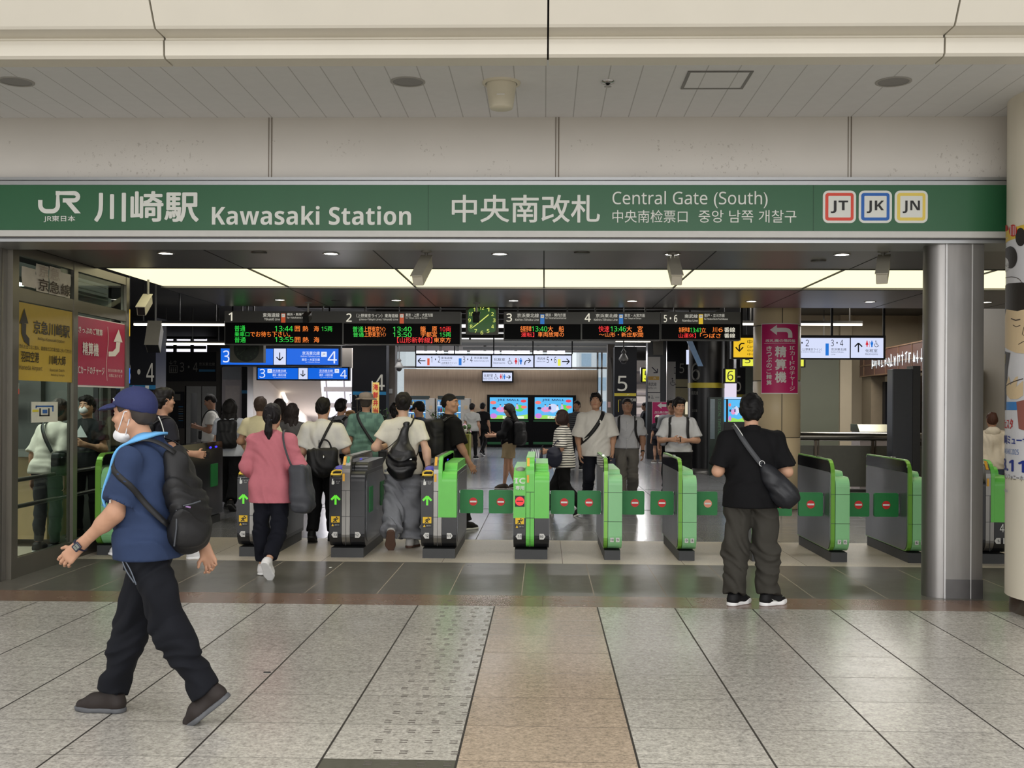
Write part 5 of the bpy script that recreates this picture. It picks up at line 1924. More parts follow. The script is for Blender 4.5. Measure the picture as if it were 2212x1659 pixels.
# stair room beyond the opening, daylit from its own window
SX0, SX1 = at(534, 870, 30).x, at(760, 870, 30).x
SY = 30.0
sr = MB()
sr.box((SX0 - .1, SY, -3), (SX0, SY + 9, 3.6)).box((SX1 + .1, SY + 2.7, -3), (SX1 + .2, SY + 6, 3.6)).box((SX0, SY + 9, -3), (SX0 + .35, SY + 9.2, 3.6))
sr.add([(SX0, SY, 2.72), (SX0 + 1.95, SY, 2.72), (SX0 + .35, SY + 8.9, .9), (SX0, SY + 8.9, .9), (SX0, SY, 3.0), (SX0 + 1.95, SY, 3.0), (SX0 + .35, SY + 8.9, 1.2), (SX0, SY + 8.9, 1.2)], [(0, 1, 2, 3), (7, 6, 5, 4), (0, 4, 5, 1), (1, 5, 6, 2), (2, 6, 7, 3), (3, 7, 4, 0)])
sr.box((SX0, SY - .02, 2.56), (SX1, SY + .1, 3.1))
struct('wall_stair', sr, sw)
sg_ = MB()
for k in range(4):
    z = .35 + .55 * k
    sg_.box((SX0 + .5, SY + 8.0, z), (SX1 + .02, SY + 8.08, z + .16))
for k in range(4):
    x = SX0 + .75 + k * .62
    sg_.tube([(x, SY + 8.2, -1), (x - .25, SY + 8.2, 3.0)], .025, 6)
for k in range(2):
    c0 = Vector((SX0 + 1.1 + k * 1.0, SY + 8.3, .2))
    sg_.tube([c0 + Vector((.55 * math.cos(a), 0, 1.1 * math.sin(a))) for a in np.linspace(.2, 2.6, 12)], .022, 6)
sp_ = MB().box((SX0 + .3, SY + 8.5, -1), (SX1 + .02, SY + 8.52, 3.2))
struct('window_stair', sp_, glow('bright_sky_pane', (245, 242, 255), 1.15))
struct('window_stair_frame', sg_, mat('pale_steel', (190, 190, 196), .5))
sl_ = thing('wall_lamp', 'white strip lamp slanting down the stair side wall', 'lamp', at(612, 850, 34))
p0, p1 = at(606, 838, 34), at(619, 868, 33.6)
MB().box((-.03, 0, -.05), (.03, .05, .05), 0, Matrix.Translation(p0)).build('end_cap', mat('brown_cap', (120, 92, 70), .5), sl_)
MB().tube([p0 + Vector((.03, 0, -.05)), p1], .055, 10).build('tube', glow('tube_warm', (255, 244, 226), 2.2), sl_)
dayl = area_light('stair_daylight', (SX0 + 1.7, SY + 7.7, 1.5), (2.0, 2.4), 200, (1, .96, .96), (PI / 2 + .2, 0, PI))
dayl.rotation_euler = (-PI / 2 + .1, 0, 0)
t = thing('stair_railing', 'dark low railing across the head of the stair', 'railing', ((SX0 + SX1) / 2, SY - .3, 0))
MB().box((at(640, 870, 29.7).x, SY - .34, 1.0), (SX1, SY - .26, 1.08)).build('handrail', blk, t)
MB().box((at(640, 870, 29.7).x, SY - .31, .0), (SX1, SY - .29, 1.0)).build('infill_pane', mat('grey_infill', (120, 120, 124), .3), t)

t, B = pylon('black wall numbered 4 with a blue band beside the far glazing', 760, 834, 32, 3.3, .6)
txt(t, '4', (808, 809, 831, 843), B, num, bold=.004)
panel(B, (762, 846, 834, 853), .004, 0).build('band', bandb, t)
MB().box((at(560, 800, 32).x, 32.05, 2.62), (at(762, 800, 32).x, 32.4, 3.3)).build('header', blk, t)
t, B = pylon('grey steel post between the black 4 wall and the bright strip window', 835, 853, 33, 3.4, .4, name='steel_post', m=mat('warm_grey_post', (112, 104, 96), .5))
panel(B, (841, 840, 848, 850), .05, 0).build('switch_box', mat('switch_white', (190, 190, 190), .5), t)
t, B = pylon('grey steel post with cables to the side of the black 5 wall', 1312, 1327, 33, 3.4, .4, name='steel_post', m=mat('warm_grey_post', (112, 104, 96), .5))
MB().tube([(at(1319, 768, 32.9).x, 32.95, 3.0), (at(1323, 800, 32.9).x, 32.95, 2.6), (at(1323, 850, 32.9).x, 32.95, 1.0)], .03, 8).build('conduit', mat('conduit', (90, 86, 82), .5), t)
panel(B, (1313, 868, 1319, 880), .01, 0).build('warning_notice', mat('pink_notice', (226, 190, 186), .6), t)
t, B = pylon('black wall numbered 5 with a yellow band behind the man with the shoulder strap', 1327, 1375, 32, 3.28, .6)
txt(t, '5', (1334, 812, 1355, 845), B, num, bold=.004)
panel(B, (1327, 849.5, 1374, 855.5), .004, 0).build('band', bandy, t)
txt(t, '南武線', (1353, 860, 1374, 867), B, num)
txt(t, 'JN', (1354, 851, 1359, 854), B, white, n=.008)
t2 = MB()
stroke(B, [(1336, 890), (1336, 864), (1341, 864)], 1.5, .004, t2)
t2.build('guide_line', bandy, t)
# bright stair slot to platform 5
d5 = MB()
xa, xb = at(1375, 870, 33).x, at(1400, 870, 33).x
d5.box((xa - .2, 37.5, 0), (xb + 1.2, 37.6, 3.1))
for k in range(7):
    d5.box((xa - .2, 37.46, .5 + k * .36), (xb + 1.2, 37.5, .58 + k * .36), 1)
struct('wall_stair_slot', d5, [sw, mat('grey_rib', (170, 160, 160), .6)])
area_light('slot_daylight', (xb + .2, 36.6, 3.0), (1.0, 1.0), 90, (1, .97, .98), (-.75, 0, 0))

# square dark column with white direction panels
CY = 33.2
t, B = pylon('square black column with white direction panels and a pink notice', 1398.5, 1439, CY, HZ, .57, name='signed_column', m=mat('blue_black_panel', (32, 34, 42), .4))
wp = mat('white_panel', (196, 192, 188), .5, var=.02)
panel(B, (1399.5, 771, 1426, 847), .012, 0).build('direction_panel', wp, t)
panel(B, (1399.5, 849, 1426, 868), .012, 0).build('toilet_panel', wp, t)
panel(B, (1411, 737, 1432, 767), .05, 0).build('speaker_grille', mat('speaker_grey', (110, 106, 100), .5), t)
arrow(t, B, ink, 1414, 799, 17, 135, 2, 6, n=.014)
panel(B, (1400, 813, 1424, 821), .014, 0).build('band', mat('ochre_band', (190, 150, 60), .5), t)
txt(t, 'JN', (1411, 815, 1416, 819), B, white, n=.018)
txt(t, '南武線', (1400, 826, 1418, 834), B, ink, bold=.005, n=.014)
txt(t, 'Nambu Line', (1399.5, 836, 1418, 840), B, ink, n=.014)
wheelchair(t, B, ink, 1409, 858, 8, .7, n=.014)
man_icon(t, B, ink, 1402, 858, 7, n=.014)
txt(t, '化粧室', (1415, 857, 1424, 860), B, ink, n=.014)
# second white panel on a column set back
t, B = pylon('tall white panel with a wheelchair symbol on the dark lift block', 1440, 1459, 34.5, 2.95, .25, name='direction_panel', m=wp)
wheelchair(t, B, ink, 1454, 825, 17, 1.1)
txt(t, '□', (1456, 793, 1460, 807), B, ink)
t, B = pylon('dark wall lettered 5 6 with beige blocks below', 1440, 1500, 35.5, HZ, .3, name='platform_wall')
txt(t, '5・6', (1468, 785, 1512, 806), B, numd, bold=.002)
bb_ = mat('beige_block', (132, 124, 96), .6, var=.05)
panel(B, (1458, 819, 1510, 836), .01, 0).build('block_course', bb_, t)
panel(B, (1458, 838, 1510, 960), .01, 0).build('block_course', bb_, t)
panel(B, (1480, 868, 1500, 895), .03, 0).build('lit_notice', glow('lit_notice', (236, 226, 196), .8), t)

# big round black pillar
PX = at(1529, 900, 26.3).x
RP = Round(PX, 26.6, .43)
t = thing('round_black_pillar', 'thick round black pillar with a yellow band behind the man looking at his phone', 'pillar', (PX, 26.6, 0))
MB().lathe((PX, 26.6, 0), [(.43, .12), (.43, HZ)], 48).build('shaft', mat('glossy_black', (13, 13, 16), .3, spec=.35), t)
MB().lathe((PX, 26.6, 0), [(.44, 0), (.44, .12), (.43, .12)], 48).build('base_ring', mat('steel_kick', (120, 118, 114), .35, metal=.7), t)
MB().lathe((PX, 26.6, 0), [(.434, 2.02), (.434, 2.14)], 48).build('band', bandy, t)
txt(t, '6', (1494, 784, 1512, 822), RP, numd)
txt(t, '南武線', (1494, 845, 1508, 853), RP, numd)
txt(t, '立川方面', (1495, 884, 1506, 890), RP, numd)
ad_c = glow('lit_timetable_glass', (120, 150, 176), .35)
t = thing('projecting_sign', 'slanting pale blue glass sign blade projecting by the black round pillar', 'sign', at(1500, 790, 25))
B = Flat((0, 25, 0))
shape(B, [(1484, 737), (1496, 737), (1519, 791), (1508, 791)], .01, back=-.06).build('blade', mat('pale_blue_glass', (110, 140, 176), .2), t)
shape(B, [(1483, 756), (1488, 756), (1488, 787), (1483, 787)], .012, back=-.05).build('lit_face', signwhite, t)
MB().tube([at(1490, 738, 25.03), Vector((at(1490, 738, 25.03).x, 25.03, HZ))], .02, 8).build('bracket', navyframe, t)
# digital timetable totem and advertising screen
t = thing('timetable_totem', 'slim green black totem with vertical lettering beside the bright advertising screen', 'totem', at(1548, 1000, 25.8) * 1.0)
t.location.z = 0
ORG[t.name] = Vector(t.location)
B = Flat((0, 25.6, 0))
panel(B, (1533, 858, 1562, 1026), 0, -.3).build('case', mat('green_black', (16, 34, 26), .3), t)
panel(B, (1534, 862, 1544, 948), .01, 0).build('display_glass', mat('grey_glass', (90, 104, 110), .2), t)
txt(t, 'I DIGITAL TIMETABLE', (1551, 862, 1557, 950), B, mat('dim_green_print', (70, 120, 84), .5, var=0), rot=-PI / 2)


def ad_screen(t, B, r, full=True):
    """generic bright advertisement: sky, meadow, round motifs and small figures"""
    x0, y0, x1, y1 = r
    w, h = x1 - x0, y1 - y0
    s = panel(B, r, .006, 0)
    sc = s.build('screen', glow('screen_sky', (84, 190, 250), .95), t)

    def g(nm, c, fn, *a, **k):
        art(sc, 'picture', glow('screen_' + nm, c, .95), fn, B, *a, **k)
    X = lambda f: x0 + w * f
    Y_ = lambda f: y0 + h * f
    g('meadow', (160, 226, 90), shape, [(X(0), Y_(1)), (X(0), Y_(.86)), (X(.3), Y_(.82)), (X(.6), Y_(.9)), (X(1), Y_(.78)), (X(1), Y_(1))], .009)
    g('lilac', (206, 130, 224), disc, X(.1), Y_(.86), w * .09, h * .12, .010)
    g('pink', (240, 150, 200), disc, X(.3), Y_(.56), w * .13, h * .12, .010)
    g('pale', (206, 220, 255), disc, X(.48), Y_(.5), w * .14, h * .2, .0095)
    g('lime', (90, 220, 80), disc, X(.78), Y_(.5), w * .12, h * .16, .010)
    g('coral', (250, 120, 110), disc, X(.09), Y_(.24), w * .08, h * .08, .011)
    g('red', (240, 50, 70), disc, X(.89), Y_(.17), w * .075, h * .07, .011)
    g('coral', (250, 120, 110), disc, X(.9), Y_(.45), w * .08, h * .07, .011)
    g('navy', (26, 40, 90), disc, X(.12), Y_(.5), w * .055, h * .06, .011)
    for f, fy in ((.28, .38), (.4, .36), (.6, .4), (.72, .34)):
        g('skin', (250, 214, 190), disc, X(f), Y_(fy), w * .022, h * .04, .012)
        g('navy', (26, 40, 90), disc, X(f), Y_(fy - .035), w * .022, h * .025, .0121)
        g('suit%d' % int(f * 100), ((236, 240, 255), (200, 170, 240), (20, 40, 110), (60, 190, 70))[int(f * 7) % 4], shape, [(X(f - .04), Y_(fy + .2)), (X(f - .03), Y_(fy + .05)), (X(f + .03), Y_(fy + .05)), (X(f + .04), Y_(fy + .2))], .0118)
    if full:
        txt(sc, 'JRE MALL', (X(.2), Y_(.07), X(.78), Y_(.19)), B, glow('screen_navy', (26, 40, 90), .95), bold=.02, n=.014)
        txt(sc, 'JREモール', (X(.22), Y_(.69), X(.5), Y_(.76)), B, glow('screen_lilac', (206, 130, 224), .95), n=.014)
        g('paper', (240, 250, 220), shape, [(X(.34), Y_(.87)), (X(.34), Y_(.98)), (X(.9), Y_(.98)), (X(.9), Y_(.87))], .0105)
        txt(sc, 'JRE MALL', (X(.38), Y_(.89), X(.56), Y_(.96)), B, glow('screen_navy', (26, 40, 90), .95), n=.014)
    return sc


t = thing('advertising_screen', 'bright blue and green advertising screen half hidden by the head of the man in black', 'screen', at(1580, 1000, 27))
B = Flat((0, 27, 0))
panel(B, (1560, 859, 1612, 1016), 0, -.12).build('case', mat('screen_case', (18, 18, 22), .35), t)
panel(B, (1560, 858, 1612, 862), .012, 0).build('top_light', glow('screen_edge', (190, 220, 255), 1.0), t)
ad_screen(t, B, (1573, 863, 1609, 911), False)
panel(B, (1561, 863, 1568, 911), .006, 0).build('side_screen', glow('screen_sky', (84, 190, 250), .95), t)
t = thing('lit_panel', 'plain white lit panel under the lemon yellow 6 sign', 'panel', at(1578, 845, 28))
B = Flat((0, 28, 0))
MB().box((at(1567, 850, 28).x, 28.1, 0), (at(1590, 850, 28).x, 28.2, at(1578, 826, 28).z)).build('stand_board', wp, t)
panel(B, (1566, 826, 1591, 859), 0, -.1).build('lit_face', glow('lit_lilac_white', (236, 226, 246), .9), t)
t, B = pylon('black wall numbered 6 behind the column with the pink poster', 1590, 1610, 30, 3.4, .4)
txt(t, '6', (1586, 812, 1601, 846), B, num)
panel(B, (1590, 852, 1610, 858), .004, 0).build('band', bandy, t)
t, B = pylon('grey green steel post beside the column with the pink poster', 1610, 1634, 30.5, 3.4, .4, name='steel_post', m=mat('grey_green', (120, 128, 120), .5))

# digital screens in their cabinet, vending machines
SYc = 41.2
t = thing('screen_cabinet', 'wide black cabinet on the timber wall holding two advertising screens', 'cabinet', at(1148, 965, SYc))
t.location.z = 0
ORG[t.name] = Vector(t.location)
B = Flat((0, SYc, 0))
MB().box((at(1052, 900, SYc).x, SYc, .02), (at(1244, 900, SYc).x, SYc + .38, at(1100, 853, SYc).z)).build('cabinet_body', mat('cabinet_black', (6, 6, 8), .5, spec=.12), t)
for x in ((1053, 1143), (1151, 1242)):
    panel(B, (x[0], 908, x[1], 911), .01, 0).build('green_trim', mat('green_trim', (24, 92, 50), .45), t)
    panel(B, (x[0], 955, x[1], 960), .01, 0).build('green_trim', mat('green_trim'), t)
MB().box((at(1142, 900, SYc).x, SYc - .03, .0), (at(1152, 900, SYc).x, SYc, at(1100, 854, SYc).z)).build('divider_post', mat('cabinet_black'), t)
sgn = MB()
stroke(B, [(1074, 948), (1077, 942), (1080, 949), (1083, 944)], .8, .008, sgn)
sgn.build('white_mark', white, t)
ad_screen(t, B, (1058, 858.5, 1140, 905))
ad_screen(t, B, (1155, 858.5, 1237, 905))
for x0, x1, lab in ((880, 939, 'vending machine nearer the bright strip window, glowing pale blue'), (942, 1015, 'vending machine partly behind the man in the black shirt, glowing pale blue')):
    VY = 40.4
    a, b_ = at(x0, 900, VY).x, at(x1, 900, VY).x
    t = thing('vending_machine', lab, 'vending machine', ((a + b_) / 2, VY, 0), 'drinks vending machines')
    zt = at(900, 860, VY).z
    MB().box((a, VY, .03), (b_, VY + .75, zt)).build('case', mat('machine_white', (176, 170, 160), .4), t, .02)
    B = Flat((0, VY, 0))
    panel(B, (x0 + 4, 855, x1 - 12, 862), .03, -.3).build('header', mat('machine_header', (40, 52, 52), .4), t)
    panel(B, (x0 + 3, 864, x1 - 20, 906), .006, 0).build('display_window', glow('machine_glow', (70, 150, 210), .75), t)
    for r in range(3):
        y = 876 + r * 14
        panel(B, (x0 + 3, y, x1 - 20, y + 1.6), .05, 0).build('shelf', glow('shelf_light', (226, 240, 255), 1.0), t)
        for k in range(9):
            x = x0 + 6 + k * (x1 - x0 - 28) / 9
            c = at(x, y, VY - .03)
            col = ((230, 230, 236), (90, 150, 60), (150, 40, 50), (40, 80, 160), (220, 200, 120), (60, 50, 44))[(k * 5 + r * 3) % 6]
            o = MB().lathe((c.x, c.y, c.z), [(.03, 0), (.034, .02), (.034, .11), (.014, .145), (.014, .165), (0, .165)], 10).build('drink_bottle', mat('drink_%d' % col[0], col, .3), t)
    panel(B, (x0 + 3, 922, x1 - 20, 950), .01, 0).build('lower_panel', mat('machine_lower', (150, 150, 150), .4), t)
    panel(B, (x1 - 12, 876, x1 - 5, 884), .012, 0).build('coin_panel', mat('coin_panel', (190, 170, 140), .4), t)
# fluorescent fittings above the timber wall and long ceiling lines
tubem = glow('tube_white', (240, 236, 255), 4.5)
for i, (x0, x1) in enumerate(((899, 940), (945, 958), (969, 1008), (1016, 1079), (1084, 1144), (1153, 1172), (1182, 1220))):
    c = at((x0 + x1) / 2, 762, 40.6)
    t = thing('strip_lamp', 'white strip lamp above the timber wall, %s' % ('over the arrow by the number 1', 'shortest of the row', 'over the number 3', 'over the toilet lettering', 'over the wheelchair symbol', 'second shortest of the row', 'over the number 5 6')[i], 'lamp', c, 'strip lamps above the timber wall')
    MB().tube([at(x0, 762, 40.6), at(x1, 762, 40.6)], .07, 8).build('tube', tubem, t)
    MB().box((c.x - .05, c.y - .03, c.z + .06), (c.x + .05, c.y + .03, HZ)).build('bracket', grey, t)
linem = glow('line_lamp', (255, 246, 226), 3.0)


def line_lamp(lab, x0, x1, py, Y, grp='long line lamps of the hall'):
    a, b_ = at(x0, py, Y), at(x1, py, Y)
    z = (a.z + b_.z) / 2
    t = thing('line_lamp', lab, 'lamp', ((a.x + b_.x) / 2, Y, z), grp)
    MB().box((a.x, Y - .03, z - .025), (b_.x, Y + .03, z + .012)).build('diffuser', linem, t)
    m = MB().box((a.x, Y - .045, z + .012), (b_.x, Y + .045, z + .06))
    for f in (.1, .5, .9):
        x = a.x + (b_.x - a.x) * f
        m.box((x - .01, Y - .01, z + .06), (x + .01, Y + .01, HZ))
    m.build('housing', mat('lamp_housing', (70, 68, 64), .5), t)


line_lamp('long line lamp behind the box camera by the glass partition', 290, 486, 700.5, 20)
line_lamp('line lamp just above the lift header', 345, 486, 742, 25)
line_lamp('long line lamp highest above the white guide sign', 1595, 1862, 700, 21)
line_lamp('line lamp second above the white guide sign', 1595, 1800, 736, 25)
line_lamp('line lamp in front of the far ceiling slats beside the black pillar', 1330, 1405, 737, 33)
line_lamp('line lamp between the square column and the round black pillar', 1440, 1486, 747.5, 36)
line_lamp('short line lamp seen under boards 3 and 4', 1100, 1400, 752, 39.0)
hb_ = MB()
for px0, px1, py, Y in ((840, 1410, 742, 38), (1000, 1400, 752, 38.5), (340, 470, 716, 36), (340, 470, 728, 36)):
    a, b_ = at(px0, py, Y), at(px1, py, Y)
    hb_.box((a.x, Y, a.z - .05), (b_.x, Y + .1, a.z + .05))
struct('trim_ceiling_rail', hb_, mat('dark_rail', (34, 34, 34), .5))
# high glazed gap over the lift
wg = MB()
a, b_ = at(340, 700, 37), at(446, 766, 37)
o = thing('clerestory_window', 'bright barred high window over the black lift header', 'window', ((a.x + b_.x) / 2, 37, b_.z))
MB().box((a.x, 37, b_.z), (b_.x, 37.05, a.z)).build('pane', glow('bright_sky_pane', (245, 242, 255), 1.15), o)
for py in (716, 729, 741, 750):
    p = at(340, py, 36.9)
    wg.box((a.x, 36.9, p.z - .05), (b_.x, 36.98, p.z + .05))
for px in (378, 415):
    p = at(px, 716, 36.9)
    wg.box((p.x - .05, 36.88, b_.z), (p.x + .05, 36.96, a.z))
wg.build('glazing_bar', mat('dark_rail'), o)
hs = MB()
cctv(at(326, 724, 17) + Vector((0, .2, .1)), at(330, 752, 17), 'bulky grey white camera housing beside the black 3 4 wall', drop=1.1, w=.10, hh=.12, base=Vector((at(326, 724, 17).x, 17.2, HZ)))

# column with the pink poster
CX, CYc, CR = 3.66, 17.6, .365
RPk = Round(CX, CYc, CR)
beigecol = mat('beige_column_tile', (206, 186, 152), .4, var=.04, scale=3)
t = thing('tiled_column', 'round beige column wrapped with a pink fare adjustment poster', 'column', (CX, CYc, 0))
cb = MB()
zs = [0, .30, 1.12, 2.0, 2.86, HZ]
for a, b_ in zip(zs[:-1], zs[1:]):
    cb.lathe((CX, CYc, 0), [(CR - .012, a + .004), (CR, a + .012), (CR, b_ - .012), (CR - .012, b_ - .004)], 48)
cb.build('shaft', beigecol, t)
MB().lathe((CX, CYc, 0), [(CR - .008, 0), (CR - .008, HZ)], 48).add([RPk.pt(.0, .0, .002), RPk.pt(.012, 0, .002), RPk.pt(.012, HZ, .002), RPk.pt(.0, HZ, .002)], [(0, 1, 2, 3)]).build('joint', mat('column_joint', (70, 62, 54), .7), t)
pinkm = mat('poster_pink', (204, 24, 108), .5, var=.02)
posw = mat('poster_white', (238, 232, 232), .5, var=.02)


def pink_poster(label, B, r, k=1.0):
    x0, y0, x1, y1 = r
    u0, v0, u1, v1 = rect_uv(B, r)
    t = thing('wall_poster', label, 'poster', B.pt((u0 + u1) / 2, v0))
    panel(B, (u0 - .012, v0 - .012, u1 + .012, v1 + .012), .003, 0, uv=True).build('paper_edge', posw, t)
    panel(B, (u0, v0, u1, v1), .005, 0, uv=True).build('printed_field', pinkm, t)
    w, h = x1 - x0, y1 - y0
    X = lambda f: x0 + w * f
    Y_ = lambda f: y0 + h * f
    ar = MB()
    shape(B, [(X(.23), Y_(.078)), (X(.42), Y_(.005)), (X(.42), Y_(.045)), (X(.42), Y_(.112)), (X(.42), Y_(.155))], .008, ar)
    stroke(B, [(X(.41), Y_(.078)), (X(.66), Y_(.078))] + arc(X(.66), Y_(.145), w * .125, -PI / 2, 0, 6, h * .067) + [(X(.785), Y_(.195))], 9 * k, .008, ar)
    ar.build('arrow', posw, t)
    txt(t, '改札機の階段脇', (X(.11), Y_(.215), X(.92), Y_(.262)), B, posw, bold=.02, n=.008)
    ul = MB()
    stroke(B, [(X(.07), Y_(.278)), (X(.93), Y_(.278))], .8 * k, .008, ul)
    ul.build('rule', posw, t)
    for i, c in enumerate('精算機'):
        txt(t, c, (X(.365), Y_(.315 + i * .185), X(.68), Y_(.48 + i * .185)), B, posw, bold=.03, n=.008)
    for i, c in enumerate('きっぷのご精算'):
        txt(t, c, (X(.13), Y_(.315 + i * .083), X(.28), Y_(.385 + i * .083)), B, posw, bold=.02, n=.008)
    txt(t, 'IC', (X(.77), Y_(.315), X(.9), Y_(.37)), B, posw, bold=.02, n=.008)
    for i, c in enumerate('カードのチャージ'):
        if c == 'ー':
            txt(t, '|', (X(.83), Y_(.385 + i * .074), X(.85), Y_(.445 + i * .074)), B, posw, bold=.0, n=.008)
        else:
            txt(t, c, (X(.77), Y_(.385 + i * .074), X(.91), Y_(.447 + i * .074)), B, posw, bold=.012, n=.008)
    return t


pink_poster('bright pink poster with a bent white arrow on the round beige column', RPk, (1646, 701, 1723, 849))
BP = Flat((0, CY - .03, 0))
pink_poster('small pink poster with a bent white arrow low on the square black column', BP, (1409, 869, 1456, 958), .6)

# railing, shop, bin, dark totem on the far side
t = thing('handrail_fence', 'stainless handrail fence running from the beige column to the dark totem', 'railing', (6, 19.6, 0))
RY = 19.6
rz_ = at(1800, 943, RY).z
MB().tube([(3.98, RY, rz_), (9.2, RY, rz_)], .075, 16).build('top_tube', mat('polished_rail', (150, 146, 138), .22, metal=.9), t)
for px in (1762, 1885, 2000):
    p = at(px, 950, RY)
    MB().box((p.x - .025, RY - .02, .05), (p.x + .025, RY + .02, rz_)).box((p.x + .04, RY - .02, .05), (p.x + .06, RY + .02, rz_)).build('post', mat('rail_post', (96, 86, 74), .4, metal=.5), t)
MB().box((4.0, RY + .03, .2), (9.2, RY + .05, .92)).build('infill_panel', mat('olive_infill', (104, 104, 92), .35), t)
MB().box((4.0, RY - .05, 0), (9.2, RY + .08, .16)).build('kerb', mat('dark_kerb', (56, 50, 46), .5), t)
t = thing('sign_totem', 'tall dark slab totem standing behind the handrail fence near the stainless pillar', 'totem', at(1957, 1010, 18.2))
t.location.z = 0
ORG[t.name] = Vector(t.location)
a, b_ = at(1928, 900, 18.2).x, at(1972, 900, 18.2).x
MB().box((a, 18.2, 0), (b_, 18.5, at(1950, 797, 18.2).z)).build('slab', mat('navy_black_slab', (40, 44, 52), .35), t, .01)
MB().box((b_, 18.205, 0), (b_ + .12, 18.52, at(1950, 790, 18.2).z)).build('side_panel', mat('black_side', (14, 14, 14), .4), t)
t = thing('sign_totem', 'dark slab totem seen in the gap beyond the stainless pillar', 'totem', (at(2116, 1010, 18.2).x, 18.2, 0))
a = at(2105, 900, 18.2).x
MB().box((a, 18.2, 0), (at(2122, 900, 18.2).x, 18.5, at(2116, 799, 18.2).z)).build('slab', mat('black_side'), t, .01)
t = thing('wall_screen', 'blue lit poster screen in a dark frame on the beige tiled wall', 'screen', (at(2150, 730, 19.9).x, 19.9, 2.4))
B = Flat((0, 19.9, 0))
MB().box((7.3, 19.95, 0), (9.0, 20.2, HZ)).build('backing_wall', beige, t)
panel(B, (2144, 686, 2172, 768), .0, -.05).build('frame', navyframe, t)
panel(B, (2148, 690, 2170, 764), .006, 0).build('lit_face', glow('poster_blue', (90, 160, 236), .8), t)
wj = MB()
for py in (744, 838):
    p = at(2130, py, 19.9)
    wj.box((7.3, 19.94, p.z - .006), (9, 19.955, p.z + .006))
wj.build('tile_joint', mat('tile_joint', (140, 128, 106), .6), t)
# shop front on the side wall, turned towards the hall
SP0, SP1 = at(1862, 800, 26), at(1995, 775, 21)
U = Vector((SP1.x - SP0.x, SP1.y - SP0.y, 0)).normalized()
B = Flat((SP0.x, SP0.y, 0), U, (0, 0, 1))
shop = thing('shop_front', 'brown shop front with glowing white sign letters and a dark doorway', 'shop', (SP0.x, SP0.y, 0))
L = (Vector((SP1.x, SP1.y)) - Vector((SP0.x, SP0.y))).length + .5
brn = mat('brown_fascia', (70, 40, 32), .5)
panel(B, (0, 2.28, L, 2.84), .05, -.3, uv=True).build('fascia', brn, shop)
fb = MB()
for k in range(6):
    panel(B, (.4 + k * 1.0, 2.3, .43 + k * 1.0, 2.82), .06, .05, uv=True, mb=fb)
for z in (2.28, 2.52, 2.82):
    panel(B, (0, z, L, z + .025), .06, .05, uv=True, mb=fb)
fb.build('fascia_bar', mat('bronze_bar', (120, 92, 70), .4, metal=.5), shop)
panel(B, (0, 0, .9, 2.28), .0, -.3, uv=True).build('side_pier', mat('taupe_wall', (120, 108, 90), .5), shop)
panel(B, (.9, 0, L, 2.28), -.9, -1.0, uv=True).build('back_wall', mat('dark_brown_wall', (48, 32, 24), .5), shop)
panel(B, (1.1, 0, 1.35, 2.15), -.2, -.3, uv=True).build('dark_jamb', blk, shop)
panel(B, (1.5, 0, 1.9, 2.1), -.6, -.7, uv=True).build('door_leaf', mat('amber_door', (150, 112, 64), .4), shop)
sl = MB()
r = random.Random(5)
u = 1.3
while u < L - .1:
    w_ = r.uniform(.13, .2)
    for k in range(r.choice((2, 3, 3))):
        x = u + w_ * r.uniform(0, 1)
        stroke(B, [(x, 2.42 + r.uniform(0, .08)), (x + r.uniform(-.04, .05), 2.58 + r.uniform(0, .12))], .028, .08, sl, uv=True)
    z = 2.45 + r.uniform(0, .2)
    stroke(B, [(u, z), (u + w_, z + r.uniform(-.03, .03))], .026, .081, sl, uv=True)
    u += w_ + r.uniform(.06, .14)
sl.build('lettering', glow('shop_letters', (236, 250, 255), 1.6), shop)
t = thing('display_case', 'low steel topped case in front of the brown shop doorway', 'case', at(1890, 1000, 21.5))
t.location.z = 0
ORG[t.name] = Vector(t.location)
a, b_ = at(1858, 930, 21.5).x, at(1932, 930, 21.5).x
zt = at(1890, 917, 21.5).z
MB().box((a, 21.5, 0), (b_, 22.1, zt - .14)).build('case_body', mat('pale_case', (176, 166, 164), .45), t)
MB().prism_x([(21.46, zt - .14), (22.1, zt - .14), (22.1, zt), (21.62, zt)], a - .02, b_ + .02).build('lid', mat('case_steel', (128, 126, 110), .25, metal=.8), t)
t = thing('banner_flag', 'narrow yellow banner with red lettering on a pole beside the black 4 wall', 'banner', at(810, 1000, 22))
t.location.z = 0
ORG[t.name] = Vector(t.location)
B = Flat((0, 22, 0))
MB().tube([(at(804, 830, 22.02).x, 22.02, 0), (at(804, 823, 22.02).x, 22.02, at(804, 823, 22).z)], .012, 8).build('pole', mat('pole_white', (200, 200, 200), .4), t)
panel(B, (804.5, 826, 819, 900), .004, 0).build('cloth', mat('banner_yellow', (226, 196, 110), .7, var=.1, scale=14), t)
for i, c in enumerate('海鮮弁当'):
    txt(t, c, (806, 829 + i * 17, 817, 843 + i * 17), B, mat('banner_red', (196, 40, 44), .6, var=0), bold=.02, n=.008)


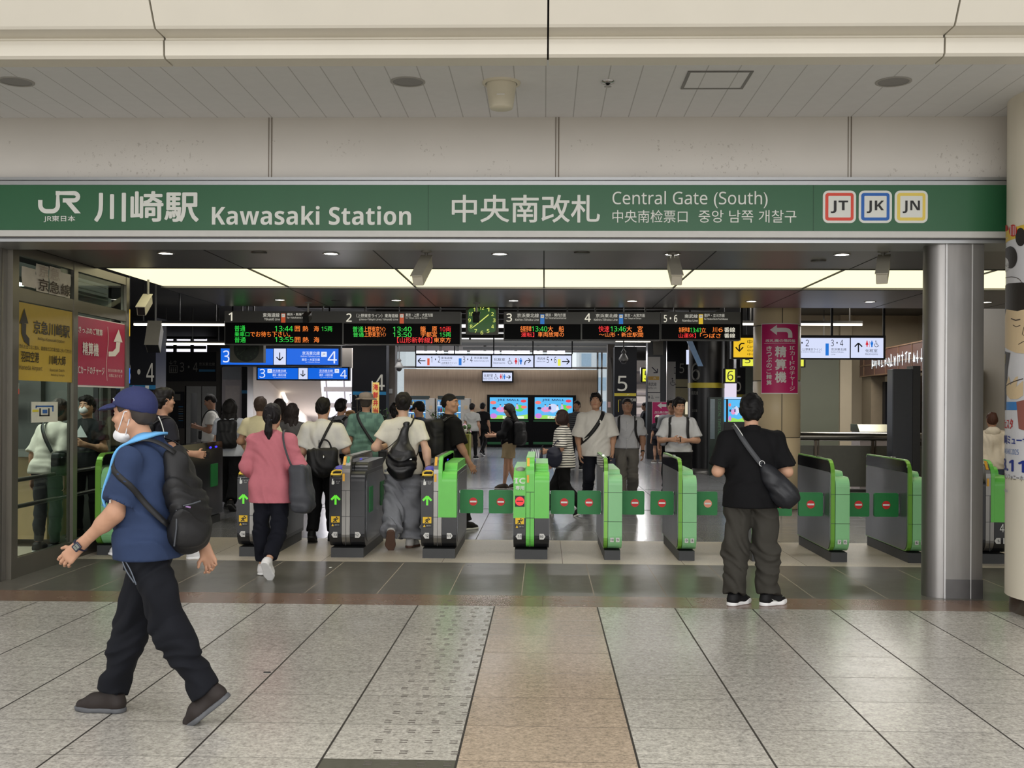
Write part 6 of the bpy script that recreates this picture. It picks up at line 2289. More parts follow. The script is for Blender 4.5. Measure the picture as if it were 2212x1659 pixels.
def plant(label, X, Y, z0, n, spread, h, leaf, col, pot=None, seed=1, w=.022):
    r = random.Random(seed)
    t = thing('potted_plant', label, 'plant', (X, Y, z0))
    if z0:
        MB().box((X - .16, Y - .16, 0), (X + .16, Y + .16, z0)).build('stand', mat('stand_grey', (120, 116, 108), .6), t)
    MB().lathe((X, Y, z0), [(.0, 0), (.12, 0), (.16, .26), (.14, .27), (0, .24)], 20).build('pot', mat('clay_pot', (92, 84, 74), .6), t)
    st, lf = MB(), MB()
    for i in range(n):
        a = r.uniform(0, 2 * PI)
        ln = h * r.uniform(.7, 1.05)
        sp_ = spread * r.uniform(.3, 1)
        pts = [Vector((X + math.cos(a) * sp_ * f ** 1.4, Y + math.sin(a) * sp_ * f ** 1.4, z0 + .24 + ln * f)) for f in (0, .35, .7, 1)]
        st.tube(pts, [.008, .007, .005, .003], 5)
        for k in range(7):
            f = .35 + .65 * k / 6
            p = pts[0].lerp(pts[3], f) if f > .7 else pts[1].lerp(pts[2], f)
            p = Vector((X + math.cos(a) * sp_ * f ** 1.4, Y + math.sin(a) * sp_ * f ** 1.4, z0 + .24 + ln * f))
            b = r.uniform(0, 2 * PI)
            d = Vector((math.cos(b), math.sin(b), r.uniform(-.2, .6))).normalized() * leaf * r.uniform(.7, 1.1)
            sd = d.cross(Vector((0, 0, 1))).normalized() * w
            lf.add([p, p + d * .5 + sd, p + d, p + d * .5 - sd], [(0, 1, 2, 3)])
    st.build('stem', mat('plant_stem', (60, 56, 40), .7), t)
    lf.build('foliage', mat('leaf_%d' % col[1], col, .5), t)


c = at(780, 960, 21)
plant('tall dark leaved plant sticking up beside the man in the bucket hat', at(774, 900, 21).x, 21, 0, 9, .22, 1.5, .18, (34, 38, 30), seed=3)
plant('bushy green plant at the flower stall under the banner', at(826, 900, 23).x, 23, .8, 14, .25, .42, .16, (70, 104, 56), seed=5)
plant('green leafy plant in front of the vending machines', at(946, 900, 24).x, 24, .75, 12, .2, .45, .15, (84, 122, 58), seed=8)
t = thing('stall_table', 'stall table with a yellow green cloth beside the person in the grey polo', 'table', at(1000, 985, 30))
t.location.z = 0
ORG[t.name] = Vector(t.location)
a, b_ = at(985, 900, 30).x, at(1014, 900, 30).x
MB().box((a, 30, 0), (b_, 30.8, .78)).build('cloth', mat('lime_cloth', (150, 150, 60), .7, var=.2, scale=6), t)
fl = MB()
r = random.Random(2)
for i in range(40):
    fl.ball((r.uniform(a, b_), r.uniform(30.05, 30.7), .82 + r.uniform(0, .2)), r.uniform(.03, .06), 6, 4, i % 3)
fl.build('flower_heap', [mat('flower_pink', (214, 170, 190), .6), mat('flower_white', (230, 226, 220), .6), mat('flower_leaf', (80, 110, 60), .6)], t)['kind'] = 'stuff'

# ================================================================= glass partition on the near side of the gates
GX = -4.83
G = Flat((GX, 0, 0), (0, 1, 0), (0, 0, 1))
steelf = mat('partition_steel', (118, 114, 104), .36, metal=.7, var=.06, scale=4)
gp = thing('glass_partition', 'steel framed glass partition with posters beside the gates', 'partition', (GX, 11.2, 0))
y0, y1, ym = 9.92, 12.75, G.uv(159, 900)[0]
fr = MB()
for a, b_ in ((y0, y0 + .12), (ym - .05, ym + .05), (y1 - .09, y1)):
    fr.box((GX - .05, a, 0), (GX + .02, b_, 3.05))
zt1 = 2.60
for a, b_ in ((0, .18), (zt1 - .06, zt1 + .06), (2.96, 3.05)):
    fr.box((GX - .045, y0 + .12, a), (GX + .015, ym - .05, b_)).box((GX - .045, ym + .05, a), (GX + .015, y1 - .09, b_))
fr.build('frame', steelf, gp)
glassm = mat('partition_glass', (214, 232, 222), .02, var=0, spec=.6)
gb = glassm.node_tree.nodes['Principled BSDF']
gb.inputs['Transmission Weight'].default_value = 1.0
gb.inputs['IOR'].default_value = 1.12
for a, b_ in ((y0 + .12, ym - .05), (ym + .05, y1 - .09)):
    for c, d in ((.18, zt1 - .06), (zt1 + .06, 2.96)):
        MB().box((GX - .022, a, c), (GX - .014, b_, d)).build('glass_pane', glassm, gp)
tr = MB()
for k in range(4):
    tr.box((GX - .2, ym + .08, zt1 + .1 + k * .07), (GX - .19, y1 - .12, zt1 + .112 + k * .07))
tr.build('louvre', mat('louvre_grey', (150, 150, 140), .5), gp)
# taped paper over the upper pane
t = thing('taped_paper', 'creased white papers taped over old lettering in the upper glass pane', 'paper', (GX, 10.4, 2.7))
r = random.Random(7)
for k, (a, b_, z0, z1) in enumerate(((10.08, 10.36, 2.68, 2.86), (10.36, 10.62, 2.66, 2.92), (10.64, 10.9, 2.66, 2.93), (10.88, 11.12, 2.66, 2.9))):
    m = MB()
    nx, nz = 6, 5
    vs = [(GX + .022 + r.uniform(0, .012), a + (b_ - a) * i / nx, z0 + (z1 - z0) * j / nz) for j in range(nz + 1) for i in range(nx + 1)]
    m.add(vs, [(j * (nx + 1) + i, j * (nx + 1) + i + 1, (j + 1) * (nx + 1) + i + 1, (j + 1) * (nx + 1) + i) for j in range(nz) for i in range(nx)], 0, True)
    m.build('paper_sheet', mat('creased_paper', (214, 206, 190), .45, var=.05), t)
G2 = Flat((GX + .036, 0, 0), (0, 1, 0), (0, 0, 1))
oldp = mat('old_print', (60, 40, 28), .6, var=.3, scale=20)
txt(t, '京急線', (10.38, 2.67, 11.1, 2.79), G2, oldp, bold=.01, uv=True)
txt(t, '京急', (10.40, 2.80, 10.85, 2.92), G2, mat('faded_print', (190, 176, 160), .6, var=0), uv=True)


def glass_poster(label, a, b_, z0, z1, m):
    t = thing('window_poster', label, 'poster', (GX, (a + b_) / 2, z0))
    MB().box((GX - .012, a, z0), (GX + .004, b_, z1)).build('sheet', m, t)
    return t


G3 = Flat((GX + .006, 0, 0), (0, 1, 0), (0, 0, 1))
ylw = mat('poster_ochre', (188, 158, 52), .4, var=.04)
blkp = mat('poster_black', (34, 28, 22), .5, var=0)
ua, va = G.uv(36, 645)
ub, vb = G.uv(154, 825)
t = glass_poster('ochre yellow station direction poster with a black curved arrow behind the glass', y0 + .13, ym - .055, 1.81, 2.53, ylw)
a_, b_, c_, d_ = y0 + .13, ym - .055, 1.81, 2.53
W_ = b_ - a_


def pt_(parent, s, fx0, fz0, fx1, fz1, m, bold=0.0):
    txt(parent, s, (a_ + W_ * fx0, c_ + (d_ - c_) * fz0, a_ + W_ * fx1, c_ + (d_ - c_) * fz1), G3, m, bold=bold, uv=True, n=.003)


pt_(t, '京急川崎駅', .26, .62, .94, .80, blkp, .012)
pt_(t, 'Keikyu Kawasaki Station', .34, .53, .84, .585, blkp)
pt_(t, '改札を出て左に進み、直進後北口広場方面に歩いて約5分', .02, .41, .98, .465, blkp)
pt_(t, '羽田空港', .05, .24, .36, .38, blkp, .008)
pt_(t, '川崎大師', .54, .23, .86, .36, blkp, .008)
pt_(t, 'Haneda Airport', .02, .12, .42, .20, blkp)
pt_(t, 'Kawasaki Daishi', .56, .14, .84, .18, blkp)
pt_(t, 'Heiken-ji Temple', .58, .07, .84, .11, blkp)
ar = MB()


def q_(fx, fz):
    return (a_ + W_ * fx, c_ + (d_ - c_) * fz)


shape(G3, [q_(.02, .72), q_(.10, .93), q_(.17, .74)], .003, ar, uv=True)
shape(G3, [q_(.055, .73), q_(.135, .73), q_(.13, .60), q_(.19, .545), q_(.19, .45), q_(.10, .50), q_(.055, .60)], .003, ar, uv=True)
ar.build('arrow', blkp, t)
pk2 = mat('poster_rose', (178, 36, 78), .4, var=.03)
t = glass_poster('rose pink fare adjustment poster with a white curved arrow behind the glass', ym + .06, y1 - .10, 1.79, 2.50, pk2)
a_, b_, c_, d_ = ym + .06, y1 - .10, 1.79, 2.50
W_ = b_ - a_
MB().box((GX - .014, a_ - .01, c_ - .02), (GX - .002, b_ + .01, d_ + .01)).build('paper_edge', posw, t)
pt_(t, 'きっぷのご精算', .02, .76, .50, .86, posw, .01)
pt_(t, '精算機', .10, .44, .42, .64, posw, .02)
pt_(t, 'ICカードのチャージ', .0, .16, .54, .28, posw, .01)
pt_(t, '改札内北側の改札機', .62, .22, .94, .27, posw)
pt_(t, 'の隣にあります', .64, .14, .94, .19, posw)
ar = MB()
shape(G3, [q_(.74, .70), q_(.85, .91), q_(.94, .71)], .003, ar, uv=True)
shape(G3, [q_(.80, .71), q_(.89, .71), q_(.87, .56), q_(.78, .475), q_(.63, .46), q_(.63, .535), q_(.72, .545), q_(.785, .60)], .003, ar, uv=True)
for i in range(6):
    shape(G3, [q_(.60 - .02 * math.sin(i), .08 + i * .14), q_(.607 - .02 * math.sin(i), .08 + i * .14), q_(.607 - .02 * math.sin(i + 1), .22 + i * .14), q_(.60 - .02 * math.sin(i + 1), .22 + i * .14)], .003, ar, uv=True)
ar.build('arrow', posw, t)
t = thing('paper_notice', 'white route notice with a blue bracket on the near glass pane', 'notice', (GX, 10.9, 1.4))
GA = Flat((GX + .0, 0, 0), (0, 1, 0), (0, 0, 1))
u0, v0, u1, v1 = rect_uv(GA, (68, 868, 124, 912))
panel(GA, (u0, v0, u1, v1), .004, -.004, uv=True).build('sheet', mat('notice_white', (206, 206, 190), .6), t)
bk = MB()
for r_, mi in (((76, 876, 114, 879), 0), ((112, 876, 114.5, 889), 0), ((76, 876, 78, 882), 0), ((91, 885, 101, 893), 0), ((84, 882, 87, 899), 1), ((103, 882, 106, 899), 1), ((84, 896, 106, 899), 1), ((69, 885, 82, 890), 2)):
    panel(GA, r_, .006, .004, mb=bk, mi=mi)
bk.build('route_diagram', [mat('diagram_blue', (36, 92, 160), .5), mat('diagram_black', (24, 26, 30), .5), mat('diagram_yellow', (210, 196, 60), .5)], t)
# office behind the glass
ofm = mat('office_wall', (104, 106, 100), .6, var=.06)
struct('wall_office', MB().box((-8.5, 13.6, 0), (-5.4, 13.7, 3.05)).box((-8.6, 9.7, 0), (-8.5, 13.6, 3.05)).box((-8.6, 9.7, 2.9), (-5.4, 13.7, 3.05)), ofm)
t = thing('office_counter', 'beige wooden service counter with a steel top seen through the glass partition', 'counter', (-6.2, 12.4, 0))
cw = mat('counter_wood', (176, 152, 110), .5, var=.08, stretch=(1, 1, .2))
MB().box((-8.4, 12.2, .08), (-5.52, 12.75, 1.0)).build('counter_body', cw, t)
MB().box((-8.4, 12.1, 1.0), (-5.5, 12.8, 1.06)).build('counter_top', mat('counter_steel', (120, 122, 116), .35, metal=.6), t)
t = thing('office_handrail', 'double steel handrail running behind the glass partition', 'railing', (-5.2, 11.5, 0))
for z in (.86, .60):
    MB().tube([(-5.15, 9.95, z - .02), (-5.15, 13.3, z)], .022, 10).build('rail_tube', mat('rail_grey', (112, 106, 96), .35, metal=.6), t)
MB().box((-5.18, 12.9, 0), (-5.12, 12.96, .9)).box((-5.18, 10.4, 0), (-5.12, 10.46, .9)).build('rail_post', mat('rail_grey'), t)
t = thing('office_cabinet', 'grey office cabinet with lit shelves behind the glass partition', 'cabinet', (-6.6, 13.4, 0))
MB().box((-7.3, 13.3, 0), (-6.1, 13.6, 2.1)).build('cabinet_body', mat('cabinet_grey', (74, 76, 74), .5), t)
for z in (1.16, 1.30, 1.44, 1.6):
    MB().box((-7.1, 13.27, z), (-6.45, 13.31, z + .07)).build('lit_shelf', glow('office_shelf', (236, 214, 190), .7), t)
t = thing('office_sign', 'small red and white lit sign in the office', 'sign', (-6.1, 12.9, 1.72))
MB().box((-6.55, 12.9, 1.70), (-6.2, 12.95, 1.76)).build('red_half', glow('sign_red', (236, 70, 50), .9), t)
MB().box((-6.55, 12.9, 1.76), (-6.2, 12.95, 1.83)).build('white_half', glow('sign_white', (236, 240, 246), .9), t)
t = thing('sliding_door', 'grey steel sliding door with a slot pane at the end of the glass partition', 'door', (-5.8, 13.45, 0))
MB().box((-6.2, 13.42, 0), (-5.42, 13.5, 2.3)).build('door_leaf', mat('door_steel', (92, 96, 92), .4, metal=.4), t)
MB().box((-5.62, 13.40, .85), (-5.54, 13.43, 1.2)).build('door_slot', blk, t)
MB().box((-5.5, 13.40, .1), (-5.44, 13.43, 2.2)).build('dark_pane', mat('dark_glass'), t)
area_light('office_lamp', (-6.4, 11.6, 2.86), (1.8, .5), 75, (1, .97, .9))
t = thing('blade_sign', 'thin yellow edge of a sign blade beyond the end of the glass partition', 'sign', (at(275, 700, 13.4).x, 13.4, 2.3))
B = Flat((0, 13.4, 0))
panel(B, (275, 668, 279, 726), 0, -.03).build('yellow_edge', signyel, t)
panel(B, (274, 795, 279, 828), 0, -.03).build('blue_edge', signblue, t)
MB().box((at(274, 700, 13.45).x, 13.45, at(274, 830, 13.4).z), (at(278, 700, 13.45).x, 13.5, HZ)).build('blade', navyframe, t)

# ================================================================= festival poster on the big round pillar
t = thing('festival_poster', 'white festival poster with a large drawn face wrapped on the big round pillar', 'poster', RC.pt(-.7, 1.05))
zb, ztp = 1.06, 3.02
paperm = mat('poster_paper', (216, 216, 221), .4, var=.02)
panel(RC, (-1.2, zb, .5, ztp), .003, 0, uv=True).build('sheet', paperm, t)
panel(RC, (-1.2, 2.93, .5, ztp), .005, 0, uv=True).build('top_band', mat('festival_yellow', (226, 190, 70), .5), t)
E_ = [mat('drawn_skin', (222, 198, 160), .5, var=.02), mat('drawn_black', (36, 30, 30), .5, var=0), mat('drawn_line', (70, 56, 50), .5, var=0), mat('drawn_red', (200, 40, 40), .5, var=0), mat('drawn_blue', (60, 130, 200), .5, var=0), mat('drawn_brown', (150, 92, 84), .5, var=0), mat('drawn_navy', (28, 50, 140), .5, var=0), mat('drawn_grey', (190, 190, 200), .5, var=0)]


def d_(nm, m, fn, *a, **k):
    art(t, nm, m, fn, RC, *a, **k)


# a plain cartoon man: hair, face, suit, waving hand
d_('drawn_hair', E_[1], shape, [(2157, 640), (2160, 618), (2180, 612), (2212, 610), (2240, 640), (2240, 690), (2157, 720), (2156, 690)], .006)
d_('drawn_face', E_[0], shape, [(2172, 690), (2176, 668), (2200, 672), (2238, 664), (2238, 752), (2214, 764), (2196, 762), (2182, 756), (2172, 748), (2160, 745), (2160, 715), (2168, 690)], .007)
d_('drawn_line', E_[2], stroke, [(2186, 688), (2196, 692), (2206, 690)], 2.4, .008)
d_('drawn_line', E_[2], stroke, [(2190, 702), (2197, 706), (2206, 703)], 1.6, .008)
d_('drawn_line', E_[2], stroke, [(2202, 744), (2212, 738), (2228, 736)], 1.6, .008)
d_('drawn_line', E_[2], stroke, [(2214, 706), (2210, 722), (2218, 728)], 1.3, .008)
d_('drawn_suit', E_[1], shape, [(2160, 765), (2172, 758), (2184, 762), (2178, 800), (2174, 886), (2159, 886), (2158, 790)], .006)
d_('drawn_tie', mat('drawn_bow', (150, 136, 90), .5, var=0), shape, [(2160, 764), (2168, 768), (2175, 764), (2174, 786), (2167, 780), (2160, 784)], .008)
d_('drawn_hand', E_[0], shape, [(2176, 830), (2181, 812), (2185, 832), (2196, 814), (2201, 813), (2197, 836), (2212, 822), (2212, 854), (2200, 862), (2184, 862), (2176, 852)], .007)
d_('drawn_line', E_[2], stroke, [(2158, 842), (2180, 830), (2212, 818)], 1.8, .009)
# figures above, lantern, sunburst
d_('drawn_hair', E_[1], disc, 2184, 556, 15, 24, .006)
d_('drawn_face', mat('drawn_pale', (226, 226, 228), .5, var=0), disc, 2172, 572, 9, 16, .0062)
d_('drawn_hair', E_[1], disc, 2206, 512, 11, 20, .006)
d_('drawn_line', E_[2], stroke, arc(2186, 612, 22, PI, 2 * PI, 10, 14), 1.4, .006)
d_('sunburst', E_[7], disc, 2168, 524, 6, 13, .0055)
for k in range(12):
    a = k * PI / 6
    d_('sunburst', E_[7], stroke, [(2168 + 8 * math.cos(a), 524 + 16 * math.sin(a)), (2168 + 12 * math.cos(a), 524 + 22 * math.sin(a))], 1, .0055)
d_('lantern', E_[3], disc, 2190, 498, 8.5, 13, .007)
for dx in (-4, 1, 5):
    d_('lantern_stripe', paperm, shape, [(2190 + dx - 1, 488), (2190 + dx + .6, 488), (2190 + dx + .6, 508), (2190 + dx - 1, 508)], .008)
d_('lantern', E_[3], disc, 2174, 493, 5, 7, .007)
d_('patch_blue', E_[4], shape, [(2175, 868), (2198, 868), (2198, 886), (2175, 886)], .005)
d_('drum', E_[5], shape, [(2197, 868), (2214, 864), (2214, 930), (2202, 926)], .006)
rd, nv, lb = E_[3], E_[6], mat('drawn_mid_blue', (50, 100, 170), .5, var=0)
txt(t, 'フェスタ', (2146, 904, 2190, 926), RC, rd, bold=.015, n=.007)
txt(t, '川崎ミューザ', (2128, 940, 2226, 960), RC, nv, bold=.015, n=.007)
txt(t, 'KAWASAKI 2025', (2135, 969, 2202, 980), RC, lb, bold=.0, n=.007)
txt(t, '〜', (2159, 1004, 2166, 1009), RC, nv, bold=.02, n=.007)
txt(t, '8.11', (2168, 992, 2216, 1018), RC, nv, bold=.03, n=.007)
txt(t, '川崎シンフォニーホール', (2140, 1024, 2232, 1037), RC, blkp, n=.007)
txt(t, 'MUZA', (2163, 1056, 2179, 1062), RC, E_[7], bold=.02, n=.007)
# ================================================================= ticket gates
g_black = mat('gate_black', (30, 31, 34), .3, var=.04)
g_steel = mat('gate_steel', (134, 132, 128), .32, metal=.75, var=.08, scale=5)
g_side = mat('gate_side_steel', (112, 113, 116), .3, metal=.7, var=.08, scale=4)
g_glass = mat('gate_black_glass', (16, 16, 20), .08, var=0)
g_bright = mat('gate_bright_green', (110, 208, 88), .35, var=.03)
g_pale = mat('gate_pale_green', (138, 200, 142), .4, var=.03)
g_edge = mat('gate_edge_green', (112, 170, 62), .3, metal=.25, var=.03)
g_flap = mat('flap_green', (28, 122, 60), .5, var=.06)
g_red = mat('sign_red_disc', (206, 34, 36), .5, var=0)
g_pink = mat('worn_red_disc', (236, 156, 128), .5, var=0)
g_plinth = mat('gate_plinth', (52, 54, 56), .5, var=.06)
g_yellow = mat('gate_yellow', (240, 196, 40), .5, var=0)
arrow_g = glow('lit_arrow_green', (100, 230, 40), .9)
blue_l = glow('reader_blue', (60, 50, 255), 1.4)
GL = 1.52
GY = 11.55


def rounded(y0, y1, z0, z1, rt, rb, back=.03, n=7):
    """side outline of a gate body: rounded front corners"""
    p = [(y0 + rb - rb * math.cos(a), z0 + rb - rb * math.sin(a)) for a in [PI / 2 * (1 - k / n) for k in range(n + 1)]]
    p += [(y0 + rt - rt * math.cos(a), z1 - rt + rt * math.sin(a)) for a in [PI / 2 * k / n for k in range(n + 1)]]
    p += [(y1 - back, z1), (y1, z1 - back), (y1, z0)]
    return p


def inset_prism(mb, pr, x0, x1, mi=0):
    mb.prism_x(pr, x0, x1, mi)


def flap(t, x, side, w, y=GY + .27, worn=False, z0=.45, z1=.70):
    """side = +1: reaches towards +x from x"""
    xa, xb = (x + .012, x + w) if side > 0 else (x - w, x - .012)
    hg = MB()
    for z in (z0 + .005, z1 - .035):
        hg.tube([(x + side * .012, y + .02, z), (x + side * .012, y + .02, z + .03)], .011, 10)
    f = MB()
    B = Flat((0, y, 0))
    tilt = .015 if side > 0 else -.0
    panel(B, (xa + .004, z0, xb, z1), 0, -.035, uv=True, rad=.018, mb=f)
    o = f.build('flap', g_flap, t)
    hg.build('hinge', chrome, o)
    cx, cz = (xa + xb) / 2 + (.02 if side > 0 else -.0), (z0 + z1) / 2
    m = MB()
    disc(B, cx, cz, .043, n=.003, mb=m, uv=True, seg=28)
    m.build('no_entry_disc', g_pink if worn else g_red, o)
    m = MB()
    panel(B, (cx - .034, cz - .009, cx + .034, cz + .009), .005, .003, uv=True, mb=m)
    m.build('no_entry_bar', white, o)


def number_tag(t, B, s, x, z, point, m=None):
    h, w = .03, .042
    sg = {'l': -1, 'r': 1}.get(point, 0)
    pts = [(x - w / 2, z - h), (x + w / 2, z - h), (x + w / 2, z + h), (x - w / 2, z + h)]
    if sg < 0:
        pts = [(x - w / 2 - .02, z), (x - w / 2, z - h), (x + w / 2, z - h), (x + w / 2, z + h), (x - w / 2, z + h)]
    elif sg > 0:
        pts = [(x - w / 2, z - h), (x + w / 2, z - h), (x + w / 2 + .02, z), (x + w / 2, z + h), (x - w / 2, z + h)]
    art(t, 'number_tag', mat('tag_white', (208, 208, 204), .5, var=0), shape, B, pts, .004, uv=True)
    k = .0085 * len(s)
    txt(t, s, (x - k, z - .013, x + k, z + .013), B, black, bold=.015, n=.006, uv=True)


def warn_sticker(t, B, x, z):
    u = (x - .047, z - .056, x + .047, z + .056)
    st = panel(B, u, .003, 0, uv=True).build('warning_sticker', black, t)
    art(st, 'yellow_field', g_yellow, panel, B, (x - .045, z - .012, x + .045, z + .054), .0045, .003, uv=True)
    art(st, 'yellow_field', g_yellow, shape, B, [(x - .042, z - .05), (x - .015, z - .05), (x - .028, z - .022)], .0046, uv=True)
    for p in ([(x - .02, z + .02), (x + .0, z + .028), (x + .018, z + .022), (x + .03, z + .038)], [(x - .022, z - .005), (x - .002, z + .01), (x + .002, z + .028)], [(x + .012, z - .006), (x - .002, z + .012)]):
        art(st, 'tripping_figure', black, stroke, B, p, .011, .006, uv=True)
    art(st, 'tripping_figure', black, disc, B, x + .012, z + .042, .008, n=.006, uv=True, seg=12)
    txt(st, 'ご注意ください', (x - .010, z - .044, x + .042, z - .028), B, white, n=.006, uv=True)


def gate_plinth(t, x0, x1):
    MB().box((x0 + .015, GY + .03, 0), (x1 - .015, GY + GL - .03, .1)).build('plinth', g_plinth, t)


def fin(t, x0, x1, edge, ztop=1.06):
    """the tall screen along the gate"""
    pr = rounded(GY + .005, GY + GL, .11, ztop, .17, .12)
    MB().prism_x(pr, x0 + .006, x1 - .006).build('screen_core', edge, t)
    for xs in ((x0, x0 + .007), (x1 - .007, x1)):
        pg = rounded(GY + .04, GY + GL - .02, .93, ztop - .012, .12, .02)
        MB().prism_x(pg, *xs).build('glass_band', g_glass, t)
        ps_ = rounded(GY + .04, GY + GL - .02, .12, .928, .02, .11)
        MB().prism_x(ps_, *xs).build('side_sheet', g_side, t)
    m = MB()
    for f in (.35, .42):
        m.box(((x0 + x1) / 2 - .012, GY + GL * f, ztop), ((x0 + x1) / 2 + .012, GY + GL * f + .04, ztop + .012))
    m.build('sensor_stud', chrome, t)


def exit_gate(label, xc, nums, flaps, front=None):
    t = thing('ticket_gate', label, 'ticket gate', (xc, GY + GL / 2, 0), 'ticket gates in a row')
    x0, x1 = xc - .097, xc + .097
    xm = x0 + .05
    fin(t, x0, xm, g_edge)
    # lower body, stepped up towards its middle
    pr = rounded(GY, GY + GL, .11, .88, .10, .14)
    MB().prism_x(pr, xm, x1).build('body', g_pale, t, .006)
    MB().prism_x(rounded(GY + .06, GY + GL - .05, .2, .86, .08, .1), x1 - .002, x1 + .004).build('side_sheet', g_side, t)
    MB().prism_x(rounded(GY + .22, GY + GL - .1, .85, .93, .07, .01), xm, x1 - .01).build('top_housing', g_pale, t)
    ln = MB()
    for z in (.40, .70):
        ln.box((xm - .002, GY - .0015, z), (x1 + .001, GY + .01, z + .005)).box((x0 + .006, GY + .0035, z), (xm, GY + .01, z + .005))
    ln.build('panel_joint', mat('gate_joint', (60, 96, 60), .5), t)
    gate_plinth(t, x0, x1)
    B = Flat((0, GY - .0005, 0))
    for i, s in enumerate(nums):
        u = xm + .04 + i * .06
        art(t, 'number_tag', mat('tag_white', (208, 208, 204), .5, var=0), panel, B, (u - .018, .19, u + .018, .235), .003, 0, uv=True)
        txt(t, s, (u - .0065 * len(s) - .003, .202, u + .0065 * len(s) + .003, .226), B, black, bold=.01, n=.005, uv=True)
    for side, w, worn in flaps:
        flap(t, x1 if side > 0 else x0, side, w, worn=worn)
    return t


